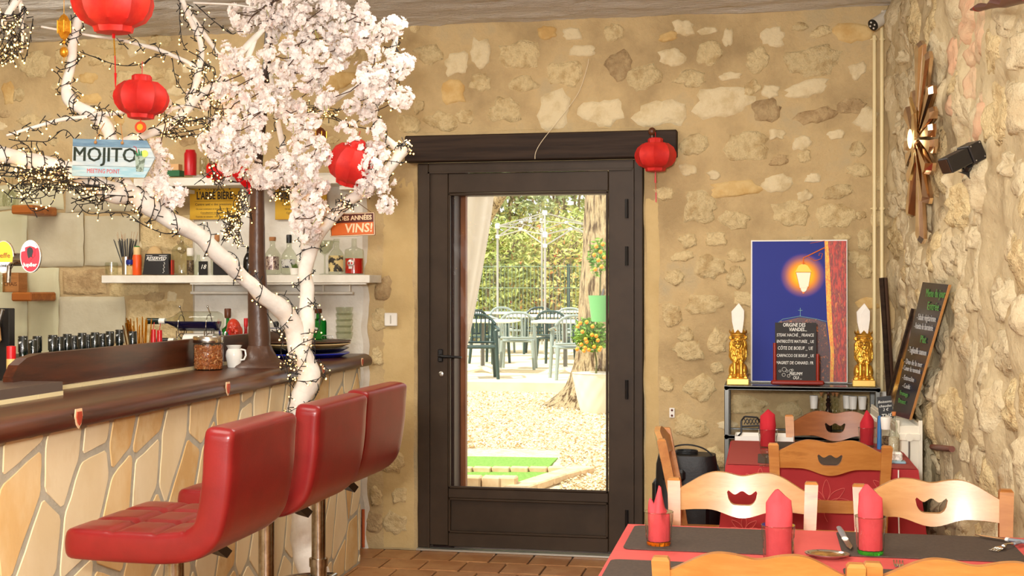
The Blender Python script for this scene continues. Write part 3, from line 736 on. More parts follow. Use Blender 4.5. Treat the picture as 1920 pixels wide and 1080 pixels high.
trunk_part('branch', 'low_up', [(258, 378, 4.82, 15), (240, 352, 4.8, 13), (229, 332, 4.8, 13), (216, 300, 4.8, 12), (208, 265, 4.79, 12), (200, 240, 4.78, 12), (180, 222, 4.77, 12), (155, 203, 4.76, 12), (133, 185, 4.75, 12), (127, 160, 4.74, 9), (131, 130, 4.73, 8), (136, 90, 4.72, 9), (145, 50, 4.72, 8), (156, 10, 4.72, 7), (166, -40, 4.7, 6)], 12)
trunk_part('branch', 'sweep', [(205, 268, 4.8, 8), (225, 270, 4.82, 8), (245, 262, 4.84, 8), (283, 250, 4.88, 8), (322, 233, 4.92, 8), (355, 205, 4.96, 8), (377, 175, 5.0, 8), (398, 160, 5.02, 7), (420, 143, 5.05, 2)], 10)
trunk_part('branch', 'upright', [(355, 205, 4.96, 6), (362, 175, 4.97, 6), (370, 150, 4.97, 7), (373, 130, 4.98, 7), (378, 105, 4.98, 5), (372, 70, 4.98, 5), (352, 25, 4.98, 5), (336, -20, 4.98, 5)], 10)
trunk_part('branch', 'thin_top', [(372, 132, 4.98, 5), (345, 114, 4.95, 4), (300, 95, 4.9, 4), (255, 82, 4.85, 3.5), (215, 73, 4.8, 3), (165, 66, 4.78, 2.6), (120, 58, 4.76, 2.3), (77, 50, 4.74, 2)], 8)
trunk_part('branch', 'fork_top', [(332, -10, 5.0, 4), (360, 30, 5.0, 5), (388, 72, 5.02, 5), (404, 95, 5.04, 3), (415, 103, 5.05, 1.5)], 8)
trunk_part('branch', 'left_low', [(205, 215, 4.77, 4), (185, 214, 4.75, 4), (157, 219, 4.72, 4), (110, 225, 4.68, 4), (60, 240, 4.64, 3.5), (12, 254, 4.6, 2)], 8)
trunk_part('branch', 'mid_low', [(205, 215, 4.77, 4), (240, 208, 4.8, 4), (290, 212, 4.84, 4), (345, 200, 4.9, 3)], 8)
trunk_part('branch', 'corner', [(-20, 68, 4.5, 6), (0, 48, 4.5, 7), (18, 20, 4.52, 7), (36, -5, 4.54, 7)], 8)
trunk_part('branch', 'corner2', [(36, 0, 4.54, 5), (42, 40, 4.55, 3), (43, 70, 4.55, 3), (41, 98, 4.55, 2.4)], 8)
trunk_part('branch', 'thin_right_top', [(362, 5, 5.0, 2), (420, 8, 5.02, 2), (480, 14, 5.06, 1.6)], 6)
trunk_part('branch', 'blossom_a', [(434, 122, 5.1, 3), (455, 95, 5.12, 6), (476, 72, 5.14, 6), (495, 55, 5.16, 4)], 8)
trunk_part('branch', 'blossom_b', [(466, 162, 5.12, 5), (462, 120, 5.12, 5), (470, 92, 5.13, 5), (482, 65, 5.15, 3)], 8)
trunk_part('branch', 'right_up', [(752, 285, 5.5, 7), (728, 262, 5.5, 7), (712, 245, 5.5, 6), (702, 225, 5.5, 5), (706, 195, 5.5, 5), (715, 160, 5.5, 5), (727, 120, 5.5, 5), (740, 82, 5.5, 5), (745, 55, 5.5, 3)], 10)
trunk_part('branch', 'right_cross', [(560, 245, 5.44, 4), (593, 218, 5.45, 4), (618, 197, 5.46, 4), (645, 178, 5.47, 4), (672, 162, 5.48, 3), (700, 155, 5.5, 2)], 8)

# brown wrapped post standing on the bar
PX = P(487, 687, Z=BZ)
post = thing('wrapped_post', 'brown leather-wrapped post with flared foot rising from the bar top', 'post', (PX.x, PX.y, BZ))
M_lea = mat('brown_leather_wrap', (88, 62, 48), .34, c2=(76, 52, 40), ns=8, bump=.4, bs=22, bd=.008)
dpost = P(487, 687, Z=BZ).x * -SY + P(487, 687, Z=BZ).y * CY
def pp(px, py): return P(px, py, d=dpost) - Vector((PX.x, PX.y, BZ))
b = MB(); b.lathe([(.13, 0), (.125, .008), (.10, .02), (.075, .04), (.058, .07), (.052, .085), (.050, .09)], n=28, pleat=lambda i, j: 1 + (.03 * math.sin(j * 2.3) if i < 5 else 0)); b.build('flared_foot', M_lea, post, smooth=True)
pts = [(487, 660, 21), (486, 620, 20.5), (484, 580, 19), (483, 540, 18), (482, 490, 15.5), (482, 430, 14.5), (482, 380, 13.5), (483, 348, 12.5)]
L_ = [(pp(a, b_), r * dpost / F) for a, b_, r in pts]; q, R = smoothpath(L_, 4)
R = [r * (1 + .05 * nz((p.z * 25, 0, 0), 1)) for r, p in zip(R, q)]
MB().tube(q, R, 20).build('wrapped_shaft', M_lea, post, smooth='all')
MB().tube([pp(483, 362), pp(485, 300), pp(492, 220), (pp(499, 130)), pp(505, 60), pp(509, 0), Vector((pp(511, -20).x, pp(511, -20).y, ZC - BZ))], 8 * dpost / F, 12).build('upper_shaft', mat('dark_brown_pole', (58, 42, 34), .4), post, smooth=True)
# ------------------------------------------------------------ shelves and what stands on them
def tagged(o, *a, **k): return tag(o, *a, **k)
def shelf(name, px0, px1, py_top, Yf, th, label, m, depth=None):
    a = P(px0, py_top, Y=Yf); c = P(px1, py_top, Y=Yf); z = (a.z + c.z) / 2; Yb = YW - .035
    t = thing(name, label, 'shelf', ((a.x + c.x) / 2, (Yf + Yb) / 2, z - th))
    MB().box((0, 0, th / 2), (c.x - a.x, Yb - Yf, th), bev=.003).build('board', m, t)
    return t, z
YS = 6.50
sh1, z1 = shelf('wall_shelf', 190, 693, 516, YS, .042, 'long white bottle shelf below the yellow plates', M_white)
b = MB(); b.box((.25, -.09, -.004), (1.0, .02, .008)); b.build('underside_rail', M_white, sh1)
sh2, z2 = shelf('wall_shelf', 250, 690, 331, YS, .045, 'upper white shelf holding the red candle', M_white)
b = MB()
for px in (330, 560, 668):
    x = XW(px, YS + .1) - sh2.location.x; b.box((x, 0, -.02), (.14, .16, .02))
b.build('bracket', M_white, sh2)
# towel rail under the lower shelf
a = P(358, 549, Y=6.6); c = P(662, 549, Y=6.6)
t = thing('towel_rail', 'thin white rail with pipe clips under the lower bottle shelf', 'rail', ((a.x + c.x) / 2, 6.6, a.z))
MB().tube([(-(c.x - a.x) / 2, 0, 0), ((c.x - a.x) / 2, 0, 0)], .008, 10).build('rod', M_white, t, smooth=True)
for px in (360, 605, 655): x = XW(px, 6.6) - t.location.x; MB().box((x, .01, .03), (.006, .008, .07)).build('bracket', M_white, t)

M_cork = mat('cork', (176, 120, 74), .8); M_lab = mat('cream_label', (214, 196, 150), .6, c2=(110, 92, 60), ns=60, sharp=(.55, .6)); M_paper = mat('white_plastic', (236, 232, 222), .5)
M_greeng = mat('green_glass', (24, 150, 50), .03, trans=.85, ior=1.4); M_redl = mat('red_liquid', (190, 24, 20), .2); M_bluel = mat('dark_blue_liquid', (8, 14, 62), .15)
M_steelcap = mat('polished_lid', (200, 196, 188), .2, 1.); M_gold = mat('gold_metal', (226, 170, 66), .25, 1., c2=(206, 148, 50), ns=30)
M_brownk = mat('brown_stopper', (90, 48, 26), .35); M_og = mat('glass_print', (70, 70, 66), .6)
M_glassd = mat('tinted_clear_glass', (240, 242, 234), .04, thin=1.8)
SHAPES = {
 'round': [(.30, 0), (.46, .02), (.5, .06), (.5, .42), (.46, .54), (.30, .66), (.17, .73), (.15, .86), (.19, .88), (.19, .91), (.15, .92), (.15, .94)],
 'square': [(.46, 0), (.5, .02), (.5, .60), (.47, .66), (.2, .71), (.14, .74), (.13, .95)],
 'jug': [(.40, 0), (.5, .04), (.5, .55), (.44, .64), (.16, .72), (.10, .78), (.10, .98)],
 'slim': [(.42, 0), (.5, .02), (.5, .5), (.40, .62), (.2, .74), (.19, .95)],
 'jar': [(.46, 0), (.5, .03), (.5, .9), (.46, .94), (.46, 1.)],
 'flask': [(.44, 0), (.5, .04), (.46, .4), (.28, .56), (.22, .6), (.3, .66), (.2, .74), (.17, .98)]}
def vessel(name, label, cat, px, py_base, py_top, wpx, shape, Y=6.6, gm=None, cap=None, capm=None, liquid=None, lm=None, lab=None, labm=None, group=None, n=20, Z=None, loc=None):
    base = P(px, py_base, Y=Y) if Z is None else Vector((P(px, py_base, Y=Y).x, Y, Z))
    dd = P(px, 540, Y=Y); k = (Vector((dd.x, dd.y)).dot(Vector((-SY, CY)))) / F
    h = (P(px, py_top, Y=Y).z - base.z); W_ = wpx * k
    if loc is not None: base = Vector(loc)
    t = thing(name, label, cat, base, 0, group)
    pr_ = [(r * W_, z * h) for r, z in SHAPES[shape]]
    if cap: ch = cap[1] * h; pr_ = [(r, z * (1 - cap[1] * .7)) for r, z in pr_]
    top = pr_[-1][1]
    MB().lathe([(0, 0)] + pr_, n=n).build('glass_body', gm or M_glassd, t, smooth=True)
    if cap:
        r = cap[0] * W_; MB().lathe([(r * .9, top - ch * .3), (r, top - ch * .1), (r, top + ch * .62), (r * .85, top + ch * .7), (0, top + ch * .7)], n=16).build('stopper' if cap[2:] else 'cap', capm, t, smooth=True)
    if liquid:
        lp = [(r * .93, max(.003, z)) for r, z in pr_ if z <= liquid * h]; rr_ = lp[-1][0]
        MB().lathe([(0, .003)] + lp + [(rr_, liquid * h), (0, liquid * h)], n=n).build('contents', lm, t, smooth=True)
    if lab:
        r = W_ * .5 * 1.01
        b = MB(); A0, A1 = -PI / 2 - 1.0 + .19, -PI / 2 + 1.0 + .19; vs = []
        for i in range(9):
            A = A0 + (A1 - A0) * i / 8
            vs += [(r * math.cos(A), r * math.sin(A), lab[0] * h), (r * math.cos(A), r * math.sin(A), lab[1] * h)]
        b.add(vs, [(2 * i, 2 * i + 2, 2 * i + 3, 2 * i + 1) for i in range(8)]); b.build('label', labm or M_lab, t, smooth=True)
    return t
vessel('glass_tumbler', 'short clear ribbed tumbler at the left end of the white shelf', 'glass', 209, 515, 492, 24, 'jar')
# cup of black straws
c = P(237, 515, Y=6.62); t = thing('straw_cup', 'steel cup crammed with thin black straws and incense sticks', 'cup', c)
MB().lathe([(0, 0), (.024, 0), (.026, .10), (.022, .10), (.021, .01), (0, .01)], n=18).build('cup', M_steelcap, t, smooth=True)
rs = random.Random(2); b = MB(); b2 = MB()
for i in range(34):
    A = rs.uniform(0, 2 * PI); sp = rs.random(); dx_ = math.cos(A) * sp * .075 - .006; dy_ = math.sin(A) * sp * .05
    p0 = Vector((math.cos(A) * .008, math.sin(A) * .008, .01)); p1 = Vector((dx_, dy_, .185 + .02 * rs.random())); b.tube([p0, p1], .0022, 5)
    if i % 3 == 0: b2.tube([p1, p1 + (p1 - p0) * .22], .0008, 4)
b.build('black_straws', M_black, t)['kind'] = 'stuff'; b2.build('incense_tips', M_cork, t)['kind'] = 'stuff'
vessel('jar', 'small jar with a dark blue lid and beige contents', 'jar', 244, 516, 487, 15, 'jar', 6.56, cap=(.52, .32), capm=mat('dark_blue_lid', (24, 40, 120), .35), liquid=.6, lm=mat('beige_powder', (220, 186, 130), .7))
vessel('sauce_bottle', 'orange spice bottle with a beige neck and green cap', 'bottle', 257, 516, 463, 17, 'jar', 6.57, gm=mat('orange_plastic', (222, 84, 24), .35), cap=(.4, .4), capm=mat('beige_cap', (216, 186, 130), .5)).name = 'sauce_bottle'
c = P(257, 466, Y=6.57); o = bpy.data.objects['sauce_bottle']; MB().lathe([(0, 0), (.018, 0), (.018, .012), (.012, .018), (0, .018)], (0, 0, c.z - o.location.z - .004), 14).build('lid', mat('green_lid', (20, 120, 50), .35), o, smooth=True)
# reserved sign
c = P(295, 515, Y=6.56); t = thing('reserved_sign', 'black tent sign with white RESERVED lettering on the white shelf', 'sign', c, .0)
k = .00288; MB().prism([(-27 * k, -.02, 0), (27 * k, -.02, 0), (23 * k, 0, 40 * k), (-25 * k, 0, 40 * k)], (0, 0, 0), (0, .03, 0)).build('panel', M_black, t)
M_chalk = mat('white_print', (238, 236, 228), .6); text('RESERVED', .026, M_chalk, t, (-.003, -.0075, 31 * k), (PI / 2 - .17, 0, 0), bold=.0003, shear=.25)
b = MB()
for x, z, sx in ((-16 * k, 36.5 * k, 12 * k), (12 * k, 36.5 * k, 16 * k), (0, 27 * k, 34 * k)): b.box((x, -.0215 + z * .18, z), (sx, .002, .0022))
b.build('rule_line', M_chalk, t)
b = MB()
for i in range(9): b.box((16 * k + .003 * math.sin(i * 2.1), -.0215 + (23 - i * 2.4) * k * .18, (23 - i * 2.4) * k), (.004, .002, .0035))
b.build('small_print', M_chalk, t)['kind'] = 'stuff'
MB().box((28 * k, .02, 14 * k), (.006, .03, 28 * k)).build('red_edge', mat('red_card', (190, 50, 30), .5), t)
c = P(290, 516, Y=6.66); t = MB().ball((0, 0, .09), (.052, .035, .075), 16, 10).ball((.0, 0, .05), (.06, .036, .05), 14, 8).build('cloth_cap', mat('beige_cloth', (200, 168, 118), .9), smooth=True, origin=(0, 0, 0)); t.location = c
tag(t, 'beige rounded cloth shape behind the black reserved sign', 'cap')
vessel('glass_jug', 'big clear narrow-necked jug beside the reserved sign', 'jug', 341, 515, 436, 38, 'jug', 6.62)
vessel('shaker', 'clear shaker with a white cap and dark contents', 'shaker', 357, 516, 465, 14, 'jar', 6.55, cap=(.48, .3), capm=M_paper, liquid=.55, lm=mat('pepper', (70, 52, 40), .8, c2=(120, 96, 70), ns=90, sharp=(.48, .52)))
vessel('glass_bottle', 'squat clear bottle half hidden behind the white trunk', 'bottle', 372, 516, 476, 16, 'slim', 6.64)
c = P(381, 516, Y=6.55); t = thing('price_tag', 'tiny blackboard tag with chalk number on the white shelf', 'sign', c)
MB().box((0, 0, .038), (.052, .006, .076)).build('panel', M_black, t); text('18', .034, M_chalk, t, (0, -.004, .045), shear=.3)
vessel('corked_bottle', 'clear corked bottle behind the slanting white branch', 'bottle', 407, 516, 436, 24, 'round', 6.62, cap=(.2, .16, 1), capm=M_cork)
c = P(416, 516, Y=6.58); tag(MB().box((0, 0, .04), (.085, .05, .08), bev=.004).build('black_box', M_black, origin=(0, 0, 0)), 'small black box on the shelf under the slanting branch', 'box').location = c
vessel('dark_bottle', 'dark wide bottle just left of the brown post', 'bottle', 466, 516, 458, 20, 'round', 6.62, gm=mat('dark_bottle_glass', (22, 20, 18), .1))
vessel('corked_bottle', 'round silvery clear bottle with a cork, just right of the brown post', 'bottle', 511, 515, 440, 32, 'round', 6.62, cap=(.2, .1, 1), capm=M_cork, lab=(.12, .45), labm=mat('silver_print', (196, 180, 170), .3, .6, c2=(110, 90, 90), ns=70, sharp=(.5, .56)))
vessel('vodka_bottle', 'clear bottle with a tall black cap and dark print', 'bottle', 542, 515, 436, 30, 'round', 6.60, cap=(.17, .2), capm=M_black, lab=(.16, .36), labm=mat('dark_print_label', (190, 188, 180), .5, c2=(40, 40, 44), ns=40, sharp=(.5, .54))).name = 'clear_bottle'
c = P(553, 515, Y=6.55); t = thing('plant_pot', 'tiny white pot with a green succulent on the shelf', 'plant', c)
MB().lathe([(0, 0), (.022, 0), (.028, .035), (.024, .035), (.022, .03), (0, .03)], n=16).build('pot', M_paper, t, smooth=True)
b = MB()
for i in range(26): A = i * 2.4; r = .004 + .018 * (i / 26); b.tube([(r * math.cos(A) * .4, r * math.sin(A) * .4, .028), (r * math.cos(A), r * math.sin(A), .05 + .01 * math.cos(i))], [.004, .001], 4)
b.build('leaves', mat('succulent_green', (90, 110, 50), .6), t)
c = P(609, 515, Y=6.58); t = thing('coupe_glass', 'tall-stemmed coupe glass to the right of the white trunk', 'glass', c)
MB().lathe([(0, 0), (.03, 0), (.03, .003), (.005, .008), (.004, .10), (.006, .105), (.02, .115), (.044, .145), (.05, .185), (.048, .185), (.042, .147), (.018, .12), (0, .11)], n=24).build('glass_body', M_glassd, t, smooth=True)
vessel('labelled_bottle', 'round clear bottle with a cream and black label', 'bottle', 631, 515, 444, 32, 'round', 6.6, cap=(.18, .08, 1), capm=M_glassd, lab=(.08, .5), labm=mat('cream_black_label', (212, 190, 128), .6, c2=(50, 44, 34), ns=26, sharp=(.5, .56)))
t = vessel('decanter', 'square-shouldered decanter with red liquid and a skull emblem', 'decanter', 664, 514, 444, 36, 'square', 6.6, liquid=.42, lm=M_redl, n=20)
b = MB(); b.ball((0, -.058, .058), (.020, .006, .022), 12, 8); b.box((0, -.060, .034), (.020, .006, .012)); b.build('skull_emblem', mat('silver_emblem', (206, 196, 190), .3, .7), t, smooth=True)
b = MB(); b.ball((-.008, -.0645, .058), (.005, .003, .006), 8, 6); b.ball((.008, -.0645, .058), (.005, .003, .006), 8, 6); b.build('eye_socket', M_redl, t)
# upper shelf
c = P(329, 331, Y=6.6); t = thing('stacked_box', 'green and beige flat box beside the red candle', 'box', c); MB().box((0, 0, .016), (.075, .06, .032)).build('green_box', mat('green_card', (20, 96, 50), .5), t); MB().box((0, 0, .05), (.06, .05, .034)).build('beige_box', mat('tan_card', (214, 168, 116), .6), t); t.name = 'card_box'
c = P(357, 329, Y=6.57); t = thing('pillar_candle', 'red cylindrical candle standing on the upper shelf', 'candle', c)
MB().lathe([(0, 0), (.033, 0), (.034, .12), (.028, .128), (.026, .14), (.02, .138), (0, .132)], n=24).build('wax', mat('red_wax', (186, 16, 26), .3), t, smooth=True)
vessel('glass_jar', 'slim clear jar right of the red candle', 'jar', 381, 330, 296, 14, 'jar', 6.6)
# red satin bow lying over the shelf edge behind the blossoms
c = P(432, 331, Y=YS - .03); t = thing('red_bow', 'red satin bow draped on the upper shelf edge behind the blossoms', 'bow', c)
M_sat = mat('red_satin', (200, 14, 18), .3)
for s in (-1, 1):
    b = MB(); b.grid(lambda u, v: (s * (.02 + u * .11), -.02 - .03 * math.sin(u * PI) * math.sin(v * PI), (v - .5) * (.03 + .06 * math.sin(u * 2.6)) + .012 - s * .02 * u + .006 * math.sin(u * 18 + v * 5)), 12, 8); b.build('loop', M_sat, t, smooth='all')
MB().ball((0, -.03, .01), (.02, .015, .018), 10, 8).build('knot', M_sat, t, smooth=True)
b = MB(); b.grid(lambda u, v: (.05 + u * .05 + v * .07, -.03 - .01 * math.sin(v * 7), -.01 - v * .09 + .02 * u), 4, 10); b.build('ribbon_tail', M_sat, t, smooth='all')

# gold enamel plates
M_plate = mat('yellow_gold_plate', (206, 160, 40), .3, .35, c2=(220, 178, 58), c3=(188, 136, 30), ns=2.5, nd=1); M_ink = mat('black_print', (34, 20, 12), .5)
def gold_plate(px0, px1, py0, py1, lines, label):
    a = P(px0, py1, Y=YW - .045); c = P(px1, py0, Y=YW - .045); t = thing('wall_plate', label, 'sign', ((a.x + c.x) / 2, YW - .045, (a.z + c.z) / 2))
    W_, H_ = c.x - a.x, c.z - a.z; MB().box((0, 0, 0), (W_, .006, H_), bev=.002).build('metal_sheet', M_plate, t)
    for body, size, z, bold, sx in lines: text(body, size, M_ink, t, (0, -.0036, z * H_), bold=bold, sx=sx)
    for x in (-.3, .3):
        b = MB(); b.prism([(x * W_ - .007, -.0036, .44 * H_), (x * W_ + .007, -.0036, .44 * H_), (x * W_ + .003, -.0036, .34 * H_), (x * W_ - .003, -.0036, .34 * H_)], (0, 0, 0), (0, -.001, 0)); b.build('glass_icon', M_ink, t)
    b = MB(); b.box((0, -.0035, .02 * H_), (W_ * .8, .001, .0012)); b.box((0, -.0035, -.36 * H_), (W_ * .5, .001, .0012)); b.build('rule_line', M_ink, t)
    return t
gold_plate(356, 450, 345, 412, [('CLINIQUE', .028, .37, 0, .9), ("L'ABBÉ BIÈRE", .058, .17, .0016, .66), ('Centre anti « des pressions »', .020, -.07, 0, .98), ('Où tout commence et tout finit en « bière » !', .012, -.2, 0, 1), ('Consultations sur rendez-vous', .0135, -.31, 0, 1), ('Tournée en semaine - tous jours ou un demi', .0125, -.42, 0, 1)],
           'yellow plate with black L\'ABBÉ BIÈRE lettering')
gold_plate(516, 613, 345, 412, [('CABINET', .026, .37, 0, .9), ('BIÈROTHÉRAPIE', .056, .17, .0016, .6), ('Centre de remise en forme', .020, -.07, 0, .98), ('Où tout va mieux après un « verre » !', .012, -.2, 0, 1), ('Consultations sur rendez-vous', .0135, -.31, 0, 1), ('Tournée en semaine', .0125, -.42, 0, 1)],
           'second yellow plate, half covered by blossoms behind the forked trunk')
# hanging VINS sign
c = P(661, 421, d=5.52); t = thing('hanging_sign', 'orange and brown tin sign reading VINS!, hung from the right branch', 'sign', c, 0, rot=(0, -.03, 0))
W_, H_ = .203, .100
MB().box((0, 0, 0), (W_, .006, H_), bev=.004).build('tin_sheet', mat('dark_maroon_enamel', (84, 28, 20), .4), t)
MB().box((0, -.0035, -.018), (W_ * .93, .002, H_ * .52)).build('orange_band', mat('orange_enamel', (206, 100, 36), .4), t)
b = MB(); 
for x, z, sx, sz in ((0, H_ * .47, W_ * .96, .003), (0, -H_ * .47, W_ * .96, .003), (W_ * .485, 0, .003, H_ * .94), (-W_ * .485, 0, .003, H_ * .94)): b.box((x, -.0035, z), (sx, .002, sz))
b.build('cream_border', mat('cream_enamel', (232, 206, 168), .4), t)
M_cr = MATS['cream_enamel']; text('DES ANNÉES', .027, M_cr, t, (.016, -.005, .027), bold=.0008, sx=.95); text('VINS!', .053, M_cr, t, (.028, -.006, -.018), bold=.0012, shear=.12)
for s in (-1, 1): MB().tube([(s * .09, 0, H_ / 2 - .004), (-.0, -.07, .125)], .0016, 5).build('cord', mat('brown_string', (120, 84, 54), .8), t)

# ------------------------------------------------------------ things on the bar top
c = P(390, 692, Z=BZ + .001); t = thing('snack_jar', 'glass jar of roasted nuts with a steel lid on the bar top', 'jar', (-2.268, 4.99, BZ))
MB().lathe([(0, 0), (.058, 0), (.061, .004), (.061, .108), (.057, .113), (.0575, .113)], n=32).build('glass_body', M_glasst, t, smooth=True)
M_nut = mat('caramelised_nuts', (196, 116, 62), .35, c2=(150, 70, 30), c3=(230, 168, 110), ns=70, nd=2, sharp=(.42, .52), bump=1, bs=90, bd=.004)
rn = random.Random(8); b = MB(); b.lathe([(0, .004), (.052, .004), (.052, .10), (0, .10)], n=24)
for i in range(900):
    A = rn.uniform(0, 2 * PI); z = rn.uniform(.006, .102); r = .054
    R = Euler((rn.uniform(0, 3), rn.uniform(0, 3), rn.uniform(0, 3))).to_matrix(); b.box((r * math.cos(A), r * math.sin(A), z), (.007, .006, .0035), rot=(rn.uniform(0, 3), rn.uniform(0, 3), 0))
b.build('nuts', M_nut, t)['kind'] = 'stuff'
MB().lathe([(.062, .112), (.063, .114), (.063, .136), (.060, .140), (0, .141)], n=32).build('lid', M_steelcap, t, smooth=True)
t = thing('cream_jug', 'white porcelain jug tucked behind the nut jar', 'jug', (-2.225, 5.155, BZ))
MB().lathe([(0, 0), (.026, 0), (.028, .004), (.032, .03), (.036, .05), (.033, .07), (.026, .08), (.034, .094), (.032, .094), (.024, .08), (.03, .06), (0, .01)], n=24).build('body', mat('white_porcelain', (240, 238, 230), .15), t, smooth=True)
MB().tube([(.03, 0, .078), (.05, 0, .074), (.054, 0, .052), (.045, 0, .034), (.032, 0, .032)], .004, 8).build('handle', MATS['white_porcelain'], t, smooth=True)
# trays
TX, TY = -2.235, 6.0; zt_ = BZ + .001
M_tr = [('blue', mat('royal_blue_tray', (20, 40, 176), .3), 'flat oval tray with a bright blue rim, lowest of the stack'), ('black', mat('black_tray', (22, 20, 20), .2), 'glossy black oval tray in the middle of the stack'),
        ('cream', mat('cream_tray', (222, 196, 142), .5), 'cream oval tray under the brown top tray'), ('brown', mat('brown_tray', (88, 56, 38), .45), 'brown oval tray on top of the tray stack')]
for i, (nm, m, lbl) in enumerate(M_tr):
    t = thing('serving_tray', lbl, 'tray', (TX, TY, zt_), .05 * i)
    S = Matrix(((1.0, 0, 0), (0, 1.02, 0), (0, 0, 1))); hh = (.022, .024, .022, .010)[i]; r0 = (.235, .232, .24, .242)[i]
    b = MB(); b.lathe([(0, 0), (r0 * .82, 0), (r0, hh - .004), (r0, hh), (r0 * .98, hh), (r0 * .80, .004), (0, .004)], n=48, R=S); b.build('dish', m, t, smooth=True)
    if i == 0: MB().lathe([(0, -.0), (r0 * .8, -.0006), (r0 * .81, 0)], n=40).build('white_underside', M_paper, t)
    zt_ += hh + .0005 if i < 3 else .010
ZT = zt_
vessel('gin_bottle', 'dark green ribbed bottle with a brown stopper, right of the trunk', 'bottle', 597, 632, 576, 32, 'square', gm=M_greeng, cap=(.22, .14, 1), capm=M_brownk, n=8, Y=6.08, Z=ZT).name = 'green_bottle'
o = bpy.data.objects['green_bottle']; MB().ball((-.004, -.044, .055), (.018, .004, .012), 10, 6).build('silver_badge', mat('silver_badge', (190, 190, 180), .3, .8), o, smooth=True)
t = thing('glass_stack', 'stack', 'glass', (0, 0, 0)); bpy.data.objects.remove(t)
for i in range(5):
    z = ZT + i * .031; lbl = ['lowest', 'second from the bottom', 'middle', 'second from the top', 'topmost'][i]
    t = thing('stacked_glass', 'clear ribbed glass bowl, %s of the stack by the wall' % lbl, 'bowl', (-2.055, 6.12, z), 0, 'stacked clear glass bowls')
    MB().lathe([(0, 0), (.030, 0), (.038, .006), (.042, .022), (.044, .03), (.044, .04), (.041, .04), (.040, .028), (.034, .008), (0, .004)], n=28).build('glass_body', M_glassd, t, smooth=True)
c = Vector((-2.12, 6.05, ZT)); t = thing('wire_clip', 'small tangle of silver wire clips on the brown tray', 'wire', c); b = MB()
for i in range(5): A = i * 1.3; b.tube([(.03 * math.cos(A) * .5 + .016 * math.cos(q), .02 * math.sin(A), .014 + .012 * math.sin(q)) for q in [PI * 2 * j / 10 for j in range(11)]], .0012, 5)
b.build('wire', M_steel, t)
# behind the rail, on the worktop
ZK = 1.05
tag(bpy.data.objects['back_worktop'], 'low worktop standing behind the bar under the white shelves', 'counter')
bpy.data.objects.remove(bpy.data.objects['back_worktop'])
tag(MB().box((0, 0, ZK / 2), (1.7, .66, ZK), bev=.01).build('back_worktop', MATS['dark_worktop'], origin=(0, 0, 0)), 'dark worktop behind the bar under the white shelves', 'counter').location = (-3.4, 6.22, 0)
def kz_(px, Y=6.1): return Vector((P(px, 540, Y=Y).x, Y, ZK))
vessel('green_bottle', 'green bottle with a round brown stopper beside the red laughing head', 'bottle', 427, 640, 574, 24, 'square', gm=M_greeng, cap=(.26, .18, 1), capm=M_brownk, n=8, Y=6.2, Z=ZK)
vessel('sauce_bottle', 'small red sauce bottle with a yellow label, left of the brown post', 'bottle', 461, 640, 593, 15, 'slim', gm=mat('red_sauce_glass', (150, 10, 16), .15), cap=(.26, .2), capm=mat('red_cap', (190, 24, 28), .35), lab=(.12, .4), labm=mat('yellow_label', (230, 186, 60), .6), Y=6.15, Z=ZK)
c = kz_(421, 6.05); t = thing('pen_cup', 'cup of coloured pens in front of the green bottle', 'cup', c)
MB().lathe([(0, 0), (.028, 0), (.028, .09), (.025, .09), (.025, .01), (0, .01)], n=16).build('cup', M_black, t, smooth=True)
for i, cc in enumerate(((210, 40, 40), (40, 60, 170), (240, 240, 235), (120, 80, 50), (40, 50, 140), (200, 200, 205), (30, 110, 60))):
    A = i * .9; MB().tube([(.012 * math.cos(A), .012 * math.sin(A), .02), (.03 * math.cos(A), .02 * math.sin(A), .16 + .02 * math.sin(i * 2))], .0045, 6).build('pen', mat('pen_colour_%d' % i, cc, .4), t, smooth=True)
def blobs(name, parts, m, parent, voxel=.003, disp=None, smooth_it=0):
    b = MB()
    for q in parts:
        if q[0] == 'b': b.ball(q[1], q[2], 16, 10, R=Euler(q[3]).to_matrix() if len(q) > 3 else None)
        elif q[0] == 't': b.tube(q[1], q[2], 12)
        else: b.box(q[1], q[2], bev=.002)
    o = b.build(name, m, None)
    md = o.modifiers.new('r', 'REMESH'); md.mode = 'VOXEL'; md.voxel_size = voxel
    if smooth_it: s_ = o.modifiers.new('s', 'SMOOTH'); s_.iterations = smooth_it; s_.factor = .5
    bpy.context.view_layer.update()
    me = bpy.data.meshes.new_from_object(o.evaluated_get(bpy.context.evaluated_depsgraph_get()))
    if disp:
        for v in me.vertices: v.co += v.normal * disp(v.co)
    me.polygons.foreach_set('use_smooth', [True] * len(me.polygons))
    old = o.data; o.modifiers.clear(); o.data = me; me.name = name; bpy.data.meshes.remove(old)
    o.parent = parent; return o
c = kz_(446, 6.1); t = thing('laughing_head', 'shiny red laughing bald head figurine leaning left', 'figurine', c, .3, rot=(0, -.12, .25))
blobs('head', [('b', (0, 0, .165), (.036, .04, .052)), ('b', (0, -.012, .14), (.032, .032, .032)), ('b', (0, -.045, .155), (.007, .009, .010)), ('b', (-.018, -.034, .148), (.011, .009, .009)), ('b', (.018, -.034, .148), (.011, .009, .009)),
     ('b', (-.036, 0, .15), (.006, .010, .022)), ('b', (.036, 0, .15), (.006, .010, .022)), ('b', (0, 0, .08), (.03, .028, .05)), ('b', (0, .005, .03), (.055, .035, .035)), ('b', (0, -.036, .128), (.018, .006, .006)), ('b', (0, -.034, .112), (.012, .008, .006)),
     ('b', (-.014, -.035, .172), (.010, .006, .004)), ('b', (.014, -.035, .172), (.010, .006, .004))], mat('glossy_red_ceramic', (186, 58, 38), .18), t, .0028, smooth_it=2)
